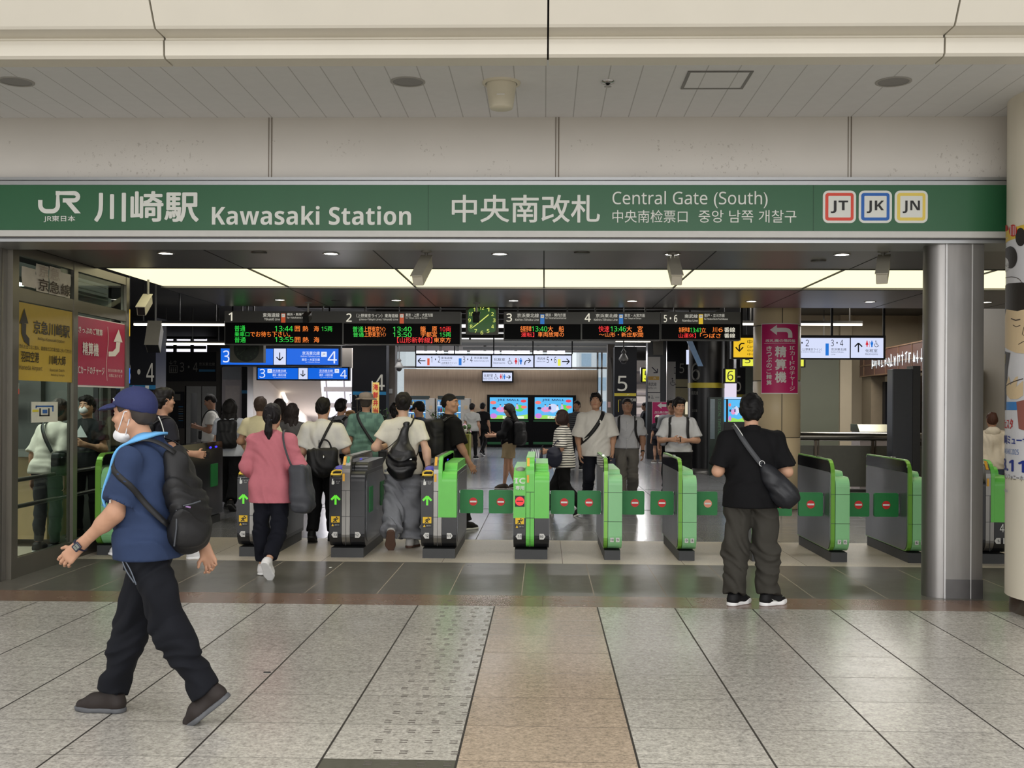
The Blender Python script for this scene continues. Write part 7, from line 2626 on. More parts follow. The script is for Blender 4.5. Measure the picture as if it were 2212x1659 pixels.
def entry_gate(label, xc, nl, nr, style, flaps, show_left=True, arrow_on=True):
    """style: what the faces wear: 'dark', 'half' (green right half), 'green' (green all over)"""
    t = thing('ticket_gate', label, 'ticket gate', (xc, GY + GL / 2, 0), 'ticket gates in a row')
    x0, xa, xb, x1 = xc - .185, xc - .055, xc + .03, xc + .185
    L_m = g_bright if style == 'green' else g_black
    R_m = g_black if style == 'dark' else g_bright
    F_m = g_bright if style == 'green' else g_steel
    # left cabinet with sloping reader top
    zl = .86
    pr = rounded(GY, GY + GL, .11, zl, .06, .14)[:-3] + [(GY + .16, .90), (GY + .34, .935), (GY + GL - .03, .935), (GY + GL, .90), (GY + GL, .11)]
    if style == 'green':
        MB().prism_x(pr, x0, xa - .004).build('reader_cabinet', g_black, t, .004)
        MB().prism_x([(y - .004 if y < GY + .2 else y, z + (.003 if z > .5 else 0)) for y, z in pr if z > .1] and rounded(GY - .004, GY + GL, .43, zl + .003, .06, .002)[:-3] + [(GY + .16, .904), (GY + .34, .939), (GY + GL - .03, .939), (GY + GL, .43)], x0 - .002, xa - .004).build('green_cover', g_bright, t)
    else:
        MB().prism_x(pr, x0, xa - .004).build('reader_cabinet', g_black, t, .004)
    # middle screen in steel, with the tall fin
    MB().prism_x(rounded(GY + .002, GY + GL, .12, 1.06, .17, .12), xa, xb).build('middle_screen', F_m if style != 'half' else g_steel, t, .003)
    MB().prism_x(rounded(GY + .10, GY + GL - .03, .90, 1.045, .12, .03), xb - .003, xb + .003).build('glass_band', g_glass, t)
    MB().prism_x(rounded(GY + .10, GY + GL - .03, .94, 1.045, .1, .03), xa - .003, xa + .003).build('glass_band', g_glass, t)
    # right cabinet
    pr = rounded(GY, GY + GL, .11, .90, .10, .14)
    MB().prism_x(pr, xb + .004, x1).build('exit_cabinet', g_black, t, .004)
    if style != 'dark':
        MB().prism_x(rounded(GY - .004, GY + .10, .43, .904, .10, .002, back=.002), xb + .002, x1 + .001).build('green_cover', g_bright, t)
        MB().prism_x([(GY + .09, .895), (GY + GL, .895), (GY + GL, .906), (GY + .09, .906)], xb + .002, x1 - .001).build('green_top', g_bright, t)
        if style == 'half':
            MB().prism_x(rounded(GY - .003, GY + GL, .43, 1.064, .17, .002), xb - .035, xb + .003).build('green_edge', g_bright, t)
    MB().prism_x(rounded(GY + .25, GY + GL - .08, .89, .985, .09, .01), xb + .006, x1 - .012).build('top_housing', g_black if style == 'dark' else g_bright, t, .004)
    MB().prism_x(rounded(GY + .12, GY + GL - .03, .15, .86, .08, .1), x1 - .002, x1 + .004).build('side_sheet', g_side, t)
    MB().prism_x(rounded(GY + .12, GY + GL - .03, .15, .84, .08, .1), x0 - .004, x0 + .002).build('side_sheet', g_side, t)
    jn = MB()
    for z in (.43, .70):
        jn.box((xa - .001, GY - .001, z), (x1 + .0015, GY + .008, z + .005))
    jn.box(((xa + xb) / 2 - .002, GY - .0005, .13), ((xa + xb) / 2 + .002, GY + .01, .7))
    jn.build('panel_joint', mat('gate_joint_dark', (40, 40, 42), .5), t)
    gate_plinth(t, x0, x1)
    if style != 'dark' or True:
        for f in (.18, .72):
            if style == 'dark':
                MB().box((x1 + .003, GY + GL * f, .45), (x1 + .014, GY + GL * f + .22, .72)).build('folded_flap', g_flap, t)
    B = Flat((0, GY - .0005 - (.004 if style == 'green' else 0), 0))
    Bd = Flat((0, GY - .0005, 0))
    xl = (x0 + xa) / 2
    xr = (xb + x1) / 2
    if show_left:
        if style == 'green':
            dm = panel(B, (xl - .05, .55, xl + .05, .665), .003, 0, uv=True).build('signal_window', black, t)
            art(dm, 'red_signal', glow('signal_red', (255, 30, 40), 1.0), disc, B, xl, .607, .047, n=.005, uv=True)
            art(dm, 'signal_bar', mat('signal_bar', (120, 10, 20), .5, var=0), panel, B, (xl - .034, .600, xl + .034, .613), .007, .005, uv=True)
            txt(t, 'IC', (xl - .055, .79, xl + .055, .848), Flat((0, GY - .006, 0)), white, bold=.04, n=.004, uv=True)
            txt(t, '専用', (xl - .045, .725, xl + .045, .768), Flat((0, GY - .006, 0)), white, bold=.02, n=.004, uv=True)
            S_ = Flat((0, GY + .06, zl + .018), (1, 0, 0), (0, .97, .25))
            MB().ball((xl, GY + .25, .918), (.052, .075, .03), 20, 8, 0, Matrix.Rotation(.2, 3, 'X')).build('card_reader', mat('reader_grey', (150, 150, 150), .35), t)
        else:
            ax = MB()
            stroke(B, [(xl, .555), (xl, .635)], .022, .003, ax, uv=True)
            for sg in (-1, 1):
                stroke(B, [(xl + sg * .045, .605), (xl, .65)], .022, .0031, ax, uv=True)
            ax.build('lit_arrow', arrow_g, t)
            hd = MB()
            shape(B, [(xl - .042, .77), (xl - .036, .825), (xl - .027, .825), (xl - .027, .80), (xl - .015, .806), (xl - .012, .775), (xl - .02, .765), (xl - .036, .765)], .003, hd, uv=True)
            hd.build('hand_symbol', white, t)
            txt(t, 'タッチ', (xl + .005, .79, xl + .045, .803), B, white, n=.003, uv=True)
            txt(t, 'Touch', (xl + .005, .775, xl + .035, .785), B, white, n=.003, uv=True)
            # ticket slot rim and card reader
            rim = MB()
            rp_ = [(xl - .05, GY + .02, .868), (xl - .055, GY + .10, .892), (xl - .03, GY + .135, .905), (xl + .03, GY + .135, .905), (xl + .055, GY + .10, .892), (xl + .05, GY + .02, .868), (xl - .05, GY + .02, .868)]
            rim.tube(rp_, .010, 8)
            rim.build('slot_rim', mat('slot_yellow', (246, 208, 70), .4, var=0), t)
            MB().ball((xl, GY + .25, .925), (.05, .07, .022), 20, 8, 0, Matrix.Rotation(.2, 3, 'X')).build('card_reader', glow('reader_lilac', (96, 92, 200), .55), t)
        warn_sticker(t, Bd if style != 'green' else Bd, xl, .38)
        number_tag(t, Bd, nl, xl + .0, .24, 'l')
    if nr:
        number_tag(t, Bd, nr, xr, .24, 'r')
    # stickers on the middle screen
    st = MB()
    St = Flat((0, GY + .0, 0))
    yl = mat('sticker_amber', (236, 176, 60), .5, var=.1, scale=60)
    gnn = mat('sticker_green', (60, 150, 110), .5, var=.1, scale=60)
    n0 = Flat((0, GY - .001, 0))
    panel(n0, (xa + .008, .80, xa + .03, .88), .003, 0, uv=True).build('sticker', yl, t)
    c, sn = math.cos(.62), math.sin(.62)
    sl = Flat((0, GY + .052, 1.012), (1, 0, 0), (0, sn, c))
    panel(sl, (xa + .008, -.055, xa + .034, .05), .004, 0, uv=True).build('sticker', yl, t)
    if style == 'dark':
        panel(sl, (xa + .044, -.03, xa + .07, .05), .004, 0, uv=True).build('sticker', gnn, t)
    bl = MB()
    for k in (0, .1):
        bl.ball((xb + .0, GY + .62 + k, 1.0), (.006, .018, .012), 10, 6)
    bl.build('blue_lamp', blue_l, t)
    for side, w, worn in flaps:
        flap(t, x1 if side > 0 else x0, side, w, worn=worn)
    return t


entry_gate('dark ticket gate tagged 14 behind the person in the pink blouse', -3.02, '14', '13', 'dark', [])
entry_gate('dark ticket gate tagged 13 and 12 between the tote bag and the drawstring bag', -2.05, '13', '12', 'dark', [])
entry_gate('ticket gate tagged 12 and 11, black with a green arrow and a bright green half', -1.09, '12', '11', 'half', [(1, .265, False)])
entry_gate('bright green ticket gate marked IC with a red signal, tagged 11 and 10', -.125, '11', '10', 'green', [(-1, .275, False), (1, .27, False)])
exit_gate('pale green ticket gate tagged 10 and 9', .72, ('10', '9'), [(-1, .265, False), (1, .255, False)])
exit_gate('pale green ticket gate tagged 9 and 8', 1.49, ('9', '8'), [(-1, .26, False), (1, .255, True)])
exit_gate('pale green ticket gate hidden behind the man in the black polo', 2.25, ('8', '7'), [(-1, .25, False), (1, .28, False)])
exit_gate('pale green ticket gate tagged 7 and 6', 3.06, ('7', '6'), [(-1, .27, False), (1, .28, False)])
exit_gate('pale green ticket gate tagged 6 and 5 close beside the stainless pillar', 3.85, ('6', '5'), [(-1, .27, False)])
t = entry_gate('bright green and black ticket gate numbered 4, seen past the stainless pillar', 4.60, '5', '', 'half', [], show_left=False)
B = Flat((0, GY - .0005, 0))
txt(t, '4', (4.60 + .085, .33, 4.60 + .13, .415), B, white, bold=.01, n=.004, uv=True)
number_tag(t, B, '5', 4.60 + .073, .24, 'l')
number_tag(t, B, '4', 4.60 + .142, .24, 'r')

# the long barrier gate by the glass partition
GY0 = GY
xc = -4.47
t = thing('ticket_gate', 'long black sided gate with a pale green end, behind the man in the navy cap', 'ticket gate', (xc, 13.3, 0), 'ticket gates in a row')
GL0, GL = GL, 3.5
fin(t, xc - .25, xc - .18, g_edge, 1.07)
MB().prism_x(rounded(GY, GY + .9, .11, .92, .12, .14), xc - .18, xc + .0).build('body', g_pale, t, .006)
ln = MB()
for z in (.40, .70):
    ln.box((xc - .182, GY - .0015, z), (xc + .001, GY + .01, z + .005))
ln.build('panel_joint', MATS['gate_joint'], t)
MB().prism_x(rounded(GY + .15, GY + GL, .12, 1.0, .16, .12), xc, xc + .09).build('dark_cabinet', g_black, t, .005)
MB().prism_x(rounded(GY + .6, GY + GL, .9, 1.09, .10, .02), xc - .1, xc + .085).build('glass_band', g_glass, t)
MB().box((xc + .088, GY + GL - .55, .5), (xc + .10, GY + GL - .25, .8)).build('folded_flap', g_flap, t)
MB().box((xc + .088, GY + .2, .5), (xc + .10, GY + .5, .76)).build('folded_flap', g_flap, t)
bl = MB()
for k in (0, .25):
    bl.ball((xc + .088, GY + GL - .55 + k, 1.02), (.008, .05, .014), 10, 6)
bl.build('blue_lamp', blue_l, t)
MB().box((xc - .23, GY + .03, 0), (xc + .07, GY + GL - .03, .1)).build('plinth', g_plinth, t)
GL, GY = GL0, GY0
t = thing('paper_scrap', 'tiny white paper scrap on the dark slate floor beside the pink blouse lane', 'litter', on_floor(714, 1226))
c = on_floor(714, 1226)
MB().box((c.x - .012, c.y - .02, .0), (c.x + .012, c.y + .02, .003)).build('scrap', white, t)
c = on_floor(577, 1453)
t = thing('floor_clip', 'small black clip lying on the granite floor beside the walking shoes', 'litter', c)
MB().box((c.x - .022, c.y - .005, 0), (c.x + .022, c.y + .005, .006)).build('clip', black, t, .002)
# ================================================================= people and what they carry
def XY(px, Y):
    return at(px, 870, Y).x


def carry(kind, label, cat, prims, m, X, Y, rz, fld=None, straps=(), sm=None, res=.009, amp=.004, extras=None, grp=None, seed=0.0):
    t = bag(kind, label, cat, X, Y, rz, grp)
    if fld:
        prims = prims + [dict(p, op='s', k=.004) for p in fld if p['op'] == 'u']
    o = skin_obj('bag_body', m, t, [skin(prims, res, cloth(amp, 26, seed))])
    for pts, w in straps:
        strap('strap', sm or m, t, fld, pts, w)
    if extras:
        extras(t)
    return t


bagblk = mat('bag_black', (12, 12, 15), .6, var=.1, scale=30, bump=.2)
bagnavy = mat('bag_navy', (26, 28, 48), .6, var=.1, scale=30)
strapb = mat('strap_black', (18, 18, 20), .6)


def backpack(label, X, Y, rz, J, w=.15, hh=.22, d=.075, z=1.17, m=None, res=.01, seed=0.0, grp='backpacks'):
    s, up = J['s'], J['up']
    R = J['RU']
    zc = (z - .9)
    c = up(0, -.125 - d, zc)
    P = [bx(c, V3(w, d, hh) * s, .06 * s, R, k=.04), el(c + R @ V3(0, -.02, -.07), V3(w * .95, d * 1.15, hh * .62) * s, R, k=.05), bx(c + R @ V3(0, -d * .9, -.06), V3(w * .7, .03, hh * .45) * s, .025, R, k=.02)]
    st = []
    for sg in (-1, 1):
        st.append(([up(sg * .09, -.16, .46), up(sg * .105, -.06, .53), up(sg * .115, .06, .47), up(sg * .125, .13, .34), up(sg * .14, .10, .18), up(sg * .15, -.02, .1)], .045 * s))
    return carry('backpack', label, 'backpack', P, m or bagblk, X, Y, rz, J['top'], st, strapb, res, .004, grp=grp, seed=seed)


def phone(label, J, X, Y, rz, k='R', z=.0):
    t = bag('phone', label, 'phone', X, Y, rz, None)
    c = J['hd' + k] + J['pm' + k] * .022
    d = nrm(J['hd' + k] - J['wr' + k])
    lat = np.cross(d, J['pm' + k])
    R = Matrix([[lat[i], d[i], J['pm' + k][i]] for i in range(3)]).to_4x4()
    R.translation = Vector(c)
    MB().box((-.036, -.06, -.004), (.036, .075, .004), 0, R).build('case', mat('phone_black', (18, 18, 20), .2), t, .003)
    MB().box((-.033, -.056, .004), (.033, .071, .0046), 0, R).build('screen', mat('phone_glass', (50, 60, 72), .08), t)
    return t


blackc, greyc = (15, 15, 18), (120, 120, 122)
HB, HBr = (22, 19, 18), (52, 36, 28)
HOLD = ((.06, .02, -.265), (-.12, .215, .06))
DOWN = ((.05, -.02, -.285), (.015, .07, -.235))
SW_F = ((.05, .06, -.28), (.0, .16, -.2))
SW_B = ((.05, -.10, -.265), (.01, .0, -.25))
WALK_F, WALK_B = ((.0, .16, .49), (.0, .26, .086)), ((.0, -.02, .46), (.0, -.30, .15))

# 1 the man walking past in front, cap, chin mask, towel
Y0 = 5.65
X0 = XY(322, Y0)
pose = dict(lean=1, twist=-8, drop=-.005, neckdir=(0, .50, 1), head=(0, 3, 0),
            armL=((.035, .075, -.262), (-.01, .205, -.172)), armR=((.02, -.13, -.25), (.0, -.09, -.235)),
            legR=((.0, .115, .475), (.0, .225, .086)), footR=(6, 0), legL=((.0, -.17, .43), (.0, -.345, .155)), footL=(6, -38))
t, J = person('man in a navy cap and polo striding past with a white mask under his chin', X0, Y0, 90, 1.675, 'b', ('crop', (58, 52, 48)),
              dict(rgb=(44, 58, 88), sleeve='short', loose=.026, hem=.84, collar=(36, 50, 82), amp=.006, sl=.80),
              dict(rgb=(17, 19, 26), w=.022, amp=.008, hem=-.02), dict(rgb=(46, 40, 38), sole=(84, 86, 90), h=.006), pose, res=.0085, belly=.035, group_off=True,
              hands=dict(L=dict(d=(0, .72, -.69), curl=(.75, .7, .62, .5), thumb=.3), R=dict(curl=.9, thumb=.6)), seed=1.0)
R_, c_ = J['RH'], J['head']
hq = lambda x, y, z: c_ + R_ @ V3(x, y, z)
capm = mat('cap_navy', (30, 38, 84), .75, var=.06, scale=60, bump=.15)
Rc = R_ @ rotx(.10)
cap = skin_obj('cap', capm, t, [skin([el(hq(0, -.012, .052), V3(.092, .112, .092), R_, k=.01), el(hq(0, -.03, .045), V3(.09, .098, .1), R_, k=.02)], .006, None, cut=[(hq(0, .0, .034), R_ @ nrm(V3(0, .30, -1)))])])
skin_obj('brim', capm, cap, [skin([el(hq(0, .085, .042), V3(.078, .092, .028), R_ @ rotx(-.12), k=.01), el(hq(0, .083, .024), V3(.09, .11, .028), R_ @ rotx(-.12), op='s', k=.004)], .005, cut=[(hq(0, .055, .04), R_ @ V3(0, -1, 0))])])
MB().ball(hq(0, -.012, .146), .008, 10, 6).build('top_button', capm, cap)
lg = MB()
for a, b_ in (((-.06, .064, .078), (-.045, .08, .090)), ((-.066, .058, .072), (-.052, .074, .078))):
    lg.tube([hq(*a), hq(*b_)], .0022, 6)
lg.build('cap_emblem', white, cap)
mk = mat('mask_white', (224, 224, 226), .8, var=.03, scale=60)
mask = skin_obj('face_mask', mk, t, [skin([el(hq(0, .052, -.088), V3(.050, .058, .040), R_ @ rotx(-.45), k=.01), el(hq(0, .03, -.105), V3(.058, .05, .03), R_ @ rotx(-.3), k=.02)], .005, cloth(.0015, 60, 2), cut=[(hq(0, .085, -.066), R_ @ nrm(V3(0, .5, 1)))])])
for sg in (-1, 1):
    MB().tube([hq(sg * .046, .062, -.082), hq(sg * .066, .036, -.04), hq(sg * .082, .006, .018), hq(sg * .083, -.012, .02)], .0032, 6).tube([hq(sg * .053, .02, -.105), hq(sg * .07, .0, -.06), hq(sg * .082, -.018, -.02)], .003, 6).build('ear_loop', mk, mask)
tw = mat('towel_blue', (104, 172, 226), .85, var=.05, scale=60, bump=.2)
towel = bag('neck_towel', 'light blue towel hanging round the neck of the man in the navy cap', 'towel', X0, Y0, 90)
strap('towel_strip', tw, towel, J['top'], [(-.13, .17, 1.09), (-.14, .15, 1.22), (-.145, .10, 1.34), (-.12, .03, 1.43), (-.075, -.04, 1.45), (0, -.07, 1.455), (.075, -.04, 1.45), (.10, .03, 1.44), (.10, .10, 1.36), (.10, .15, 1.24), (.10, .16, 1.16)], .065, .012, .010, 64)
for k in 'LR':
    m = MB()
    for i in range(4):
        y = .035 + .021 * i
        z = -.001 - .0125 * i
        m.tube([Vector(J['sq' + k](x, y, z + .010 - abs(x) * .5)) for x in (-.022, 0, .022)], .0028, 6)
    m.build('lace', mat('lace_dark', (30, 26, 24), .8), J['shoe' + k])
    m = MB().tube([Vector(J['sq' + k](.0465 * sx, y, -.045 + .02 * math.sin(y * 18))) for sx in (1,) for y in (-.03, 0, .03, .06, .09)], .0022, 6)
    m.build('seam', mat('lace_dark'), J['shoe' + k])
w_, e_ = J['wrL'], J['elL']
d_ = nrm(w_ - e_)
ax_ = nrm(np.cross(d_, V3(0, 0, 1)))
bx_ = np.cross(ax_, d_)
wc = w_ - d_ * .012
watch = MB()
ringp = [wc + (ax_ * math.cos(a) * .034 + bx_ * math.sin(a) * .029) for a in np.linspace(0, 2 * PI, 21)]
watch.tube([Vector(p) for p in ringp], .011, 8, 0, .3, tuple(d_), cap=False)
wt = watch.build('wristwatch', mat('watch_strap', (30, 32, 52), .5), t)
outv = V3(-1, 0, 0)
outv = nrm(outv - d_ * (outv @ d_))
sd_ = np.cross(d_, outv)
Rw = Matrix([[d_[i], sd_[i], outv[i]] for i in range(3)]).to_4x4()
Rw.translation = Vector(wc + outv * .030)
MB().box((-.021, -.019, 0), (.021, .019, .011), 0, Rw).build('watch_case', mat('watch_case', (40, 42, 58), .4), wt, .004)
MB().box((-.013, -.012, .0112), (.013, .012, .0118), 0, Rw).build('watch_display', mat('watch_display', (120, 126, 118), .2), wt)
zp = mat('zip_grey', (96, 104, 116), .5)
trs = [o for o in t.children if o.name.startswith('trousers')][0]
strap('zip_pocket', zp, trs, J['bot'], [(-.19, .07, .86), (-.20, .045, .79), (-.19, .0, .72)], .007, .003, .004, 14)
strap('zip_pocket', zp, trs, J['bot'], [(-.19, .07, .86), (-.20, .02, .80), (-.19, -.01, .71)], .007, .003, .004, 14)
MB().box((-.235, .105, 1.12), (-.225, .11, 1.135)).build('sleeve_label', white, [o for o in t.children if o.name.startswith('shirt')][0])


def hero_bag(t):
    r = MB()
    for z in (1.165, 1.145, 1.125):
        r.ball((-.135, -.155, z), .008, 8, 6)
    r.build('metal_ring', chrome, t)
    strap('lilac_cord', mat('lilac_cord', (176, 140, 196), .6), t, J['top'], [(-.14, -.165, 1.12), (-.15, -.21, 1.10), (-.13, -.26, 1.09)], .008, .004, .004, 8)
    for a, b_ in (((-.162, -.20, 1.08), (-.165, -.19, .9)), ((-.155, -.23, 1.10), (-.1, -.30, 1.12))):
        MB().tube([Vector(a), (Vector(a) + Vector(b_)) / 2 + Vector((-.008, -.008, 0)), Vector(b_)], .005, 6).build('zip_seam', mat('zip_dark', (58, 62, 68), .4), t)


P = [el((0, -.165, 1.24), V3(.12, .06, .16), None, k=.05), el((0, -.205, 1.05), V3(.155, .10, .18), None, k=.06), el((0, -.215, .96), V3(.16, .105, .11), None, k=.06), rc((-.08, -.14, 1.35), (-.1, -.18, 1.12), .025, .05, k=.04)]
carry('backpack', 'soft black rucksack on the back of the man in the navy cap', 'backpack', P, bagblk, X0, Y0, 90, J['top'],
      [([(s * .10, -.17, 1.36), (s * .11, -.09, 1.43), (s * .12, .02, 1.45), (s * .15, .08, 1.34), (s * .19, .05, 1.2), (s * .18, -.08, 1.08), (s * .14, -.15, 1.0)], .03) for s in (-1, 1)], strapb, .008, .013, hero_bag, seed=2.0)

# 2 the man in black standing at the opening
Y0 = 9.08
X0 = on_floor(1617, 1302).x
pose = dict(wide=1.17, armL=((.075, -.01, -.255), (-.10, .20, .03)), armR=((.085, -.03, -.255), (-.13, .20, -.02)), head=(-8, -6, 0), legL=((.03, .0, .47), (.035, -.03, .086)), legR=((.03, .0, .47), (.04, -.03, .086)), footL=(-48, 0), footR=(58, 0))
t, J = person('stout man in a black polo standing with his back turned before the gates', X0, Y0, 2, 1.685, 'a', ('full', (18, 17, 18)),
              dict(rgb=(13, 13, 16), loose=.03, hem=.80, collar=(13, 13, 16), amp=.005, sl=.85), dict(rgb=(60, 58, 53), w=.036, amp=.009, hem=-.045), dict(rgb=(20, 20, 22), sole=(236, 236, 236), h=.006, thick=.042), pose, res=.010, belly=.03, group_off=True, seed=4.0, hands=dict(L=dict(curl=.8), R=dict(curl=.8)))
for k in 'LR':
    q, o = J['sq' + k], J['shoe' + k]
    for sx in (-1, 1):
        m = MB()
        pts = [(-.02, -.014), (.02, -.040), (.05, -.046), (.085, -.036), (.13, -.012)]
        m.tube([Vector(q(sx * (.043 if y < .1 else .044), y, z - .004)) for y, z in pts], [.003, .008, .009, .006, .002], 8, 0, .6)
        m.build('side_mark', white, o)


def sling_ring(t):
    r = MB()
    r.tube([Vector((.045 + .022 * math.cos(a), -.185, 1.155 + .022 * math.sin(a))) for a in np.linspace(0, 2 * PI, 17)], .004, 6, cap=False)
    r.build('strap_ring', chrome, t)
    strap('white_edge', white, t, J['top'], [(-.145, -.02, 1.47), (-.11, -.12, 1.40), (-.06, -.16, 1.30), (.03, -.165, 1.17)], .006, .004, .009, 24)


P = [el((.17, -.17, .99), V3(.085, .06, .19), roty(-.62), k=.04), el((.24, -.165, .90), V3(.12, .07, .10), roty(.2), k=.05), rc((.06, -.175, 1.13), (.14, -.18, 1.02), .02, .06, k=.04)]
carry('sling_bag', 'black sling bag hanging on the back of the man in the black polo', 'bag', P, mat('bag_charcoal', (26, 28, 34), .5, var=.1, scale=20, bump=.2), X0, Y0, 2, J['top'],
      [([(-.13, .06, 1.45), (-.145, -.03, 1.46), (-.12, -.13, 1.38), (-.06, -.165, 1.28), (.05, -.17, 1.14)], .04)], mat('strap_grey', (66, 68, 72), .6), .009, .006, sling_ring, seed=3.0)

# 3 pink blouse, walking into the gates
Y0, X0 = 10.25, -2.53
pose = dict(armL=((.07, .02, -.25), (-.03, .2, -.08)), armR=((.10, .0, -.235), (-.06, .22, .0)), lean=3, legL=((.02, .05, .47), (.03, .12, .086)), footL=(6, 0), legR=((.0, -.03, .43), (-.03, -.26, .185)), footR=(4, -52))
t, J = person('woman in a pink blouse with a ponytail walking between the gates', X0, Y0, -4, 1.585, 'a', ('pony', (26, 22, 24), .25),
              dict(rgb=(196, 116, 126), sleeve='elbow', loose=.04, hem=.74, amp=.005), dict(rgb=(18, 20, 30), w=.012, hem=.09, amp=.005), dict(rgb=(226, 224, 222), sole=(236, 236, 234), size=.95), pose, res=.010, fem=True, seed=6.0)
P = [bx((.30, -.04, .83), V3(.085, .13, .22), .05, roty(-.10), k=.04), el((.32, -.04, .74), V3(.10, .14, .14), None, k=.05)]
carry('shoulder_bag', 'dark grey shoulder bag hanging at the side of the woman in the pink blouse', 'bag', P, mat('bag_grey', (62, 64, 70), .6, var=.08, scale=20, bump=.2), X0, Y0, -4, J['top'],
      [([(.13, .06, 1.36), (.125, -.04, 1.37), (.15, -.12, 1.26), (.20, -.12, 1.10), (.25, -.08, .98)], .018)], mat('strap_grey'), .01, .008, seed=5.0)

# 4 dark jacket man behind the walking man
Y0 = 11.25
X0 = XY(352, Y0)
pose = dict(legR=((.0, .20, .47), (.0, .30, .086)), legL=((.0, -.06, .46), (.0, -.40, .13)), footL=(8, -25), armR=((.06, .03, -.25), (-.02, .23, -.03)), armL=SW_B, twist=0)
t, J = person('man in a dark jacket with white piping walking behind the man in the navy cap', X0, Y0, -52, 1.73, 'b', ('full', HB), dict(rgb=(34, 34, 40), sleeve='short', loose=.03, hem=.84), dict(rgb=(20, 20, 23), w=.02), dict(rgb=(220, 220, 220), sole=(240, 240, 240)), pose, seed=7.0, hands=dict(R=dict(curl=.9)))
strap('white_piping', white, [o for o in t.children if o.name.startswith('shirt')][0], J['top'], [(.16, -.10, 1.47), (.22, -.06, 1.36), (.23, -.04, 1.22)], .012, .003, .003, 16)
backpack('grey topped backpack on the man in the dark jacket', X0, Y0, -52, J, seed=1.0)
phone('black phone case in the hand of the man in the dark jacket', J, X0, Y0, -52)

# 5 phone user by the lift
Y0 = 20
X0 = XY(455, Y0)
t, J = person('young man in a white tee looking at his phone in front of the lift doors', X0, Y0, 105, 1.73, 'c', ('crop', HB), dict(rgb=(214, 212, 208), loose=.032, hem=.80), dict(rgb=blackc, w=.03), dict(rgb=(30, 30, 30)), dict(armL=HOLD, armR=HOLD, head=(0, 22, 0)), seed=8.0)
phone('phone held by the young man in front of the lift doors', J, X0, Y0, 105, 'L')
carry('sling_bag', 'small black sling bag across the young man in front of the lift doors', 'bag', [bx((.05, .17, 1.02), V3(.1, .04, .08), .03, k=.03)], bagblk, X0, Y0, 105, J['top'], [([(.1, -.1, 1.2), (-.06, -.05, 1.46), (-.12, .03, 1.45), (-.06, .14, 1.25), (.03, .15, 1.08)], .05)], strapb)

# 6 long hair, black backpack
Y0 = 16.5
X0 = XY(497, Y0)
t, J = person('woman with long black hair and a black backpack beyond the lane tagged 14', X0, Y0, 3, 1.64, 'a', ('long', HB, .27), dict(rgb=(206, 210, 220), loose=.03, hem=.84), dict(rgb=blackc, kind='trousers', w=.03), dict(rgb=(24, 24, 24), sole=(60, 60, 60)), dict(legL=WALK_F, legR=WALK_B, footR=(5, -30), armL=SW_F), fem=True, seed=9.0)
backpack('black backpack under long black hair', X0, Y0, 3, J, z=1.19)
# 7 cream tee
Y0 = 15.2
X0 = XY(563, Y0)
t, J = person('person in a cream tee with short brown hair just beyond the pink blouse', X0, Y0, 0, 1.67, 'b', ('short', (58, 46, 40)), dict(rgb=(222, 212, 176), loose=.038, hem=.84), dict(rgb=blackc, w=.02), dict(rgb=(40, 40, 42)), dict(wide=1.08, armL=((.10, .0, -.25), (-.06, .2, -.03)), armR=HOLD), seed=10.0)
# 8, 9 two women
X0, Y0 = XY(604, 17.0), 17.0
t, J = person('woman with long dark brown hair standing behind the cream tee', X0, Y0, 5, 1.65, 'a', ('long', (36, 27, 24), .26), dict(rgb=(92, 84, 78), loose=.025, hem=.84), dict(rgb=(30, 30, 34)), dict(rgb=(40, 40, 42)), dict(), fem=True, seed=11.0)
X0, Y0 = XY(632, 16.4), 16.4
t, J = person('woman with long dark hair and a charcoal tee stretching her arm to the side', X0, Y0, -8, 1.585, 'a', ('long', (38, 30, 28), .24), dict(rgb=(86, 84, 84), loose=.025, hem=.84), dict(rgb=(58, 40, 30), kind='skirt', hem=.1), dict(rgb=(40, 40, 42)), dict(armR=((.13, .06, -.20), (.12, .2, .04))), fem=True, seed=12.0)

# 10 white shirt, tote
Y0 = 12.85
X0 = XY(698, Y0)
t, J = person('man in a white short sleeved shirt passing the gate with a black tote bag', X0, Y0, -3, 1.655, 'a', ('short', HB), dict(rgb=(224, 222, 214), loose=.036, hem=.82, collar=(226, 224, 216), amp=.006, sl=.85), dict(rgb=(12, 12, 15), w=.015), dict(rgb=(22, 22, 22), sole=(30, 30, 30)), dict(wide=1.05, legR=((.0, .10, .48), (.0, .14, .086)), legL=((.0, -.0, .46), (.0, -.12, .12)), footL=(5, -24), armR=((.09, .03, -.25), (-.02, .22, -.05)), armL=((.07, .0, -.26), (-.04, .2, -.08))), seed=13.0)


def tote(t):
    strap('grab_handle', bagblk, t, J['top'], [(.02, -.22, 1.08), (.03, -.26, 1.18), (.09, -.27, 1.22), (.15, -.26, 1.17), (.16, -.22, 1.06)], .018, .008, .01, 20)
    MB().tube([Vector((.0, -.20, 1.10)), Vector((.01, -.21, 1.19))], .006, 6).ball((.09, -.32, 1.0), (.012, .008, .02), 8, 6).build('metal_fitting', chrome, t)


P = [bx((.05, -.22, .95), V3(.18, .06, .15), .05, roty(-.06), k=.04), el((.05, -.23, .90), V3(.18, .08, .13), None, k=.05)]
carry('tote_bag', 'black tote bag slung behind the man in the white shirt', 'bag', P, bagblk, X0, Y0, -3, J['top'], [([(.13, .08, 1.38), (.125, -.02, 1.42), (.10, -.12, 1.34), (.05, -.17, 1.22), (.0, -.19, 1.10)], .03)], strapb, .009, .009, tote, seed=7.0)

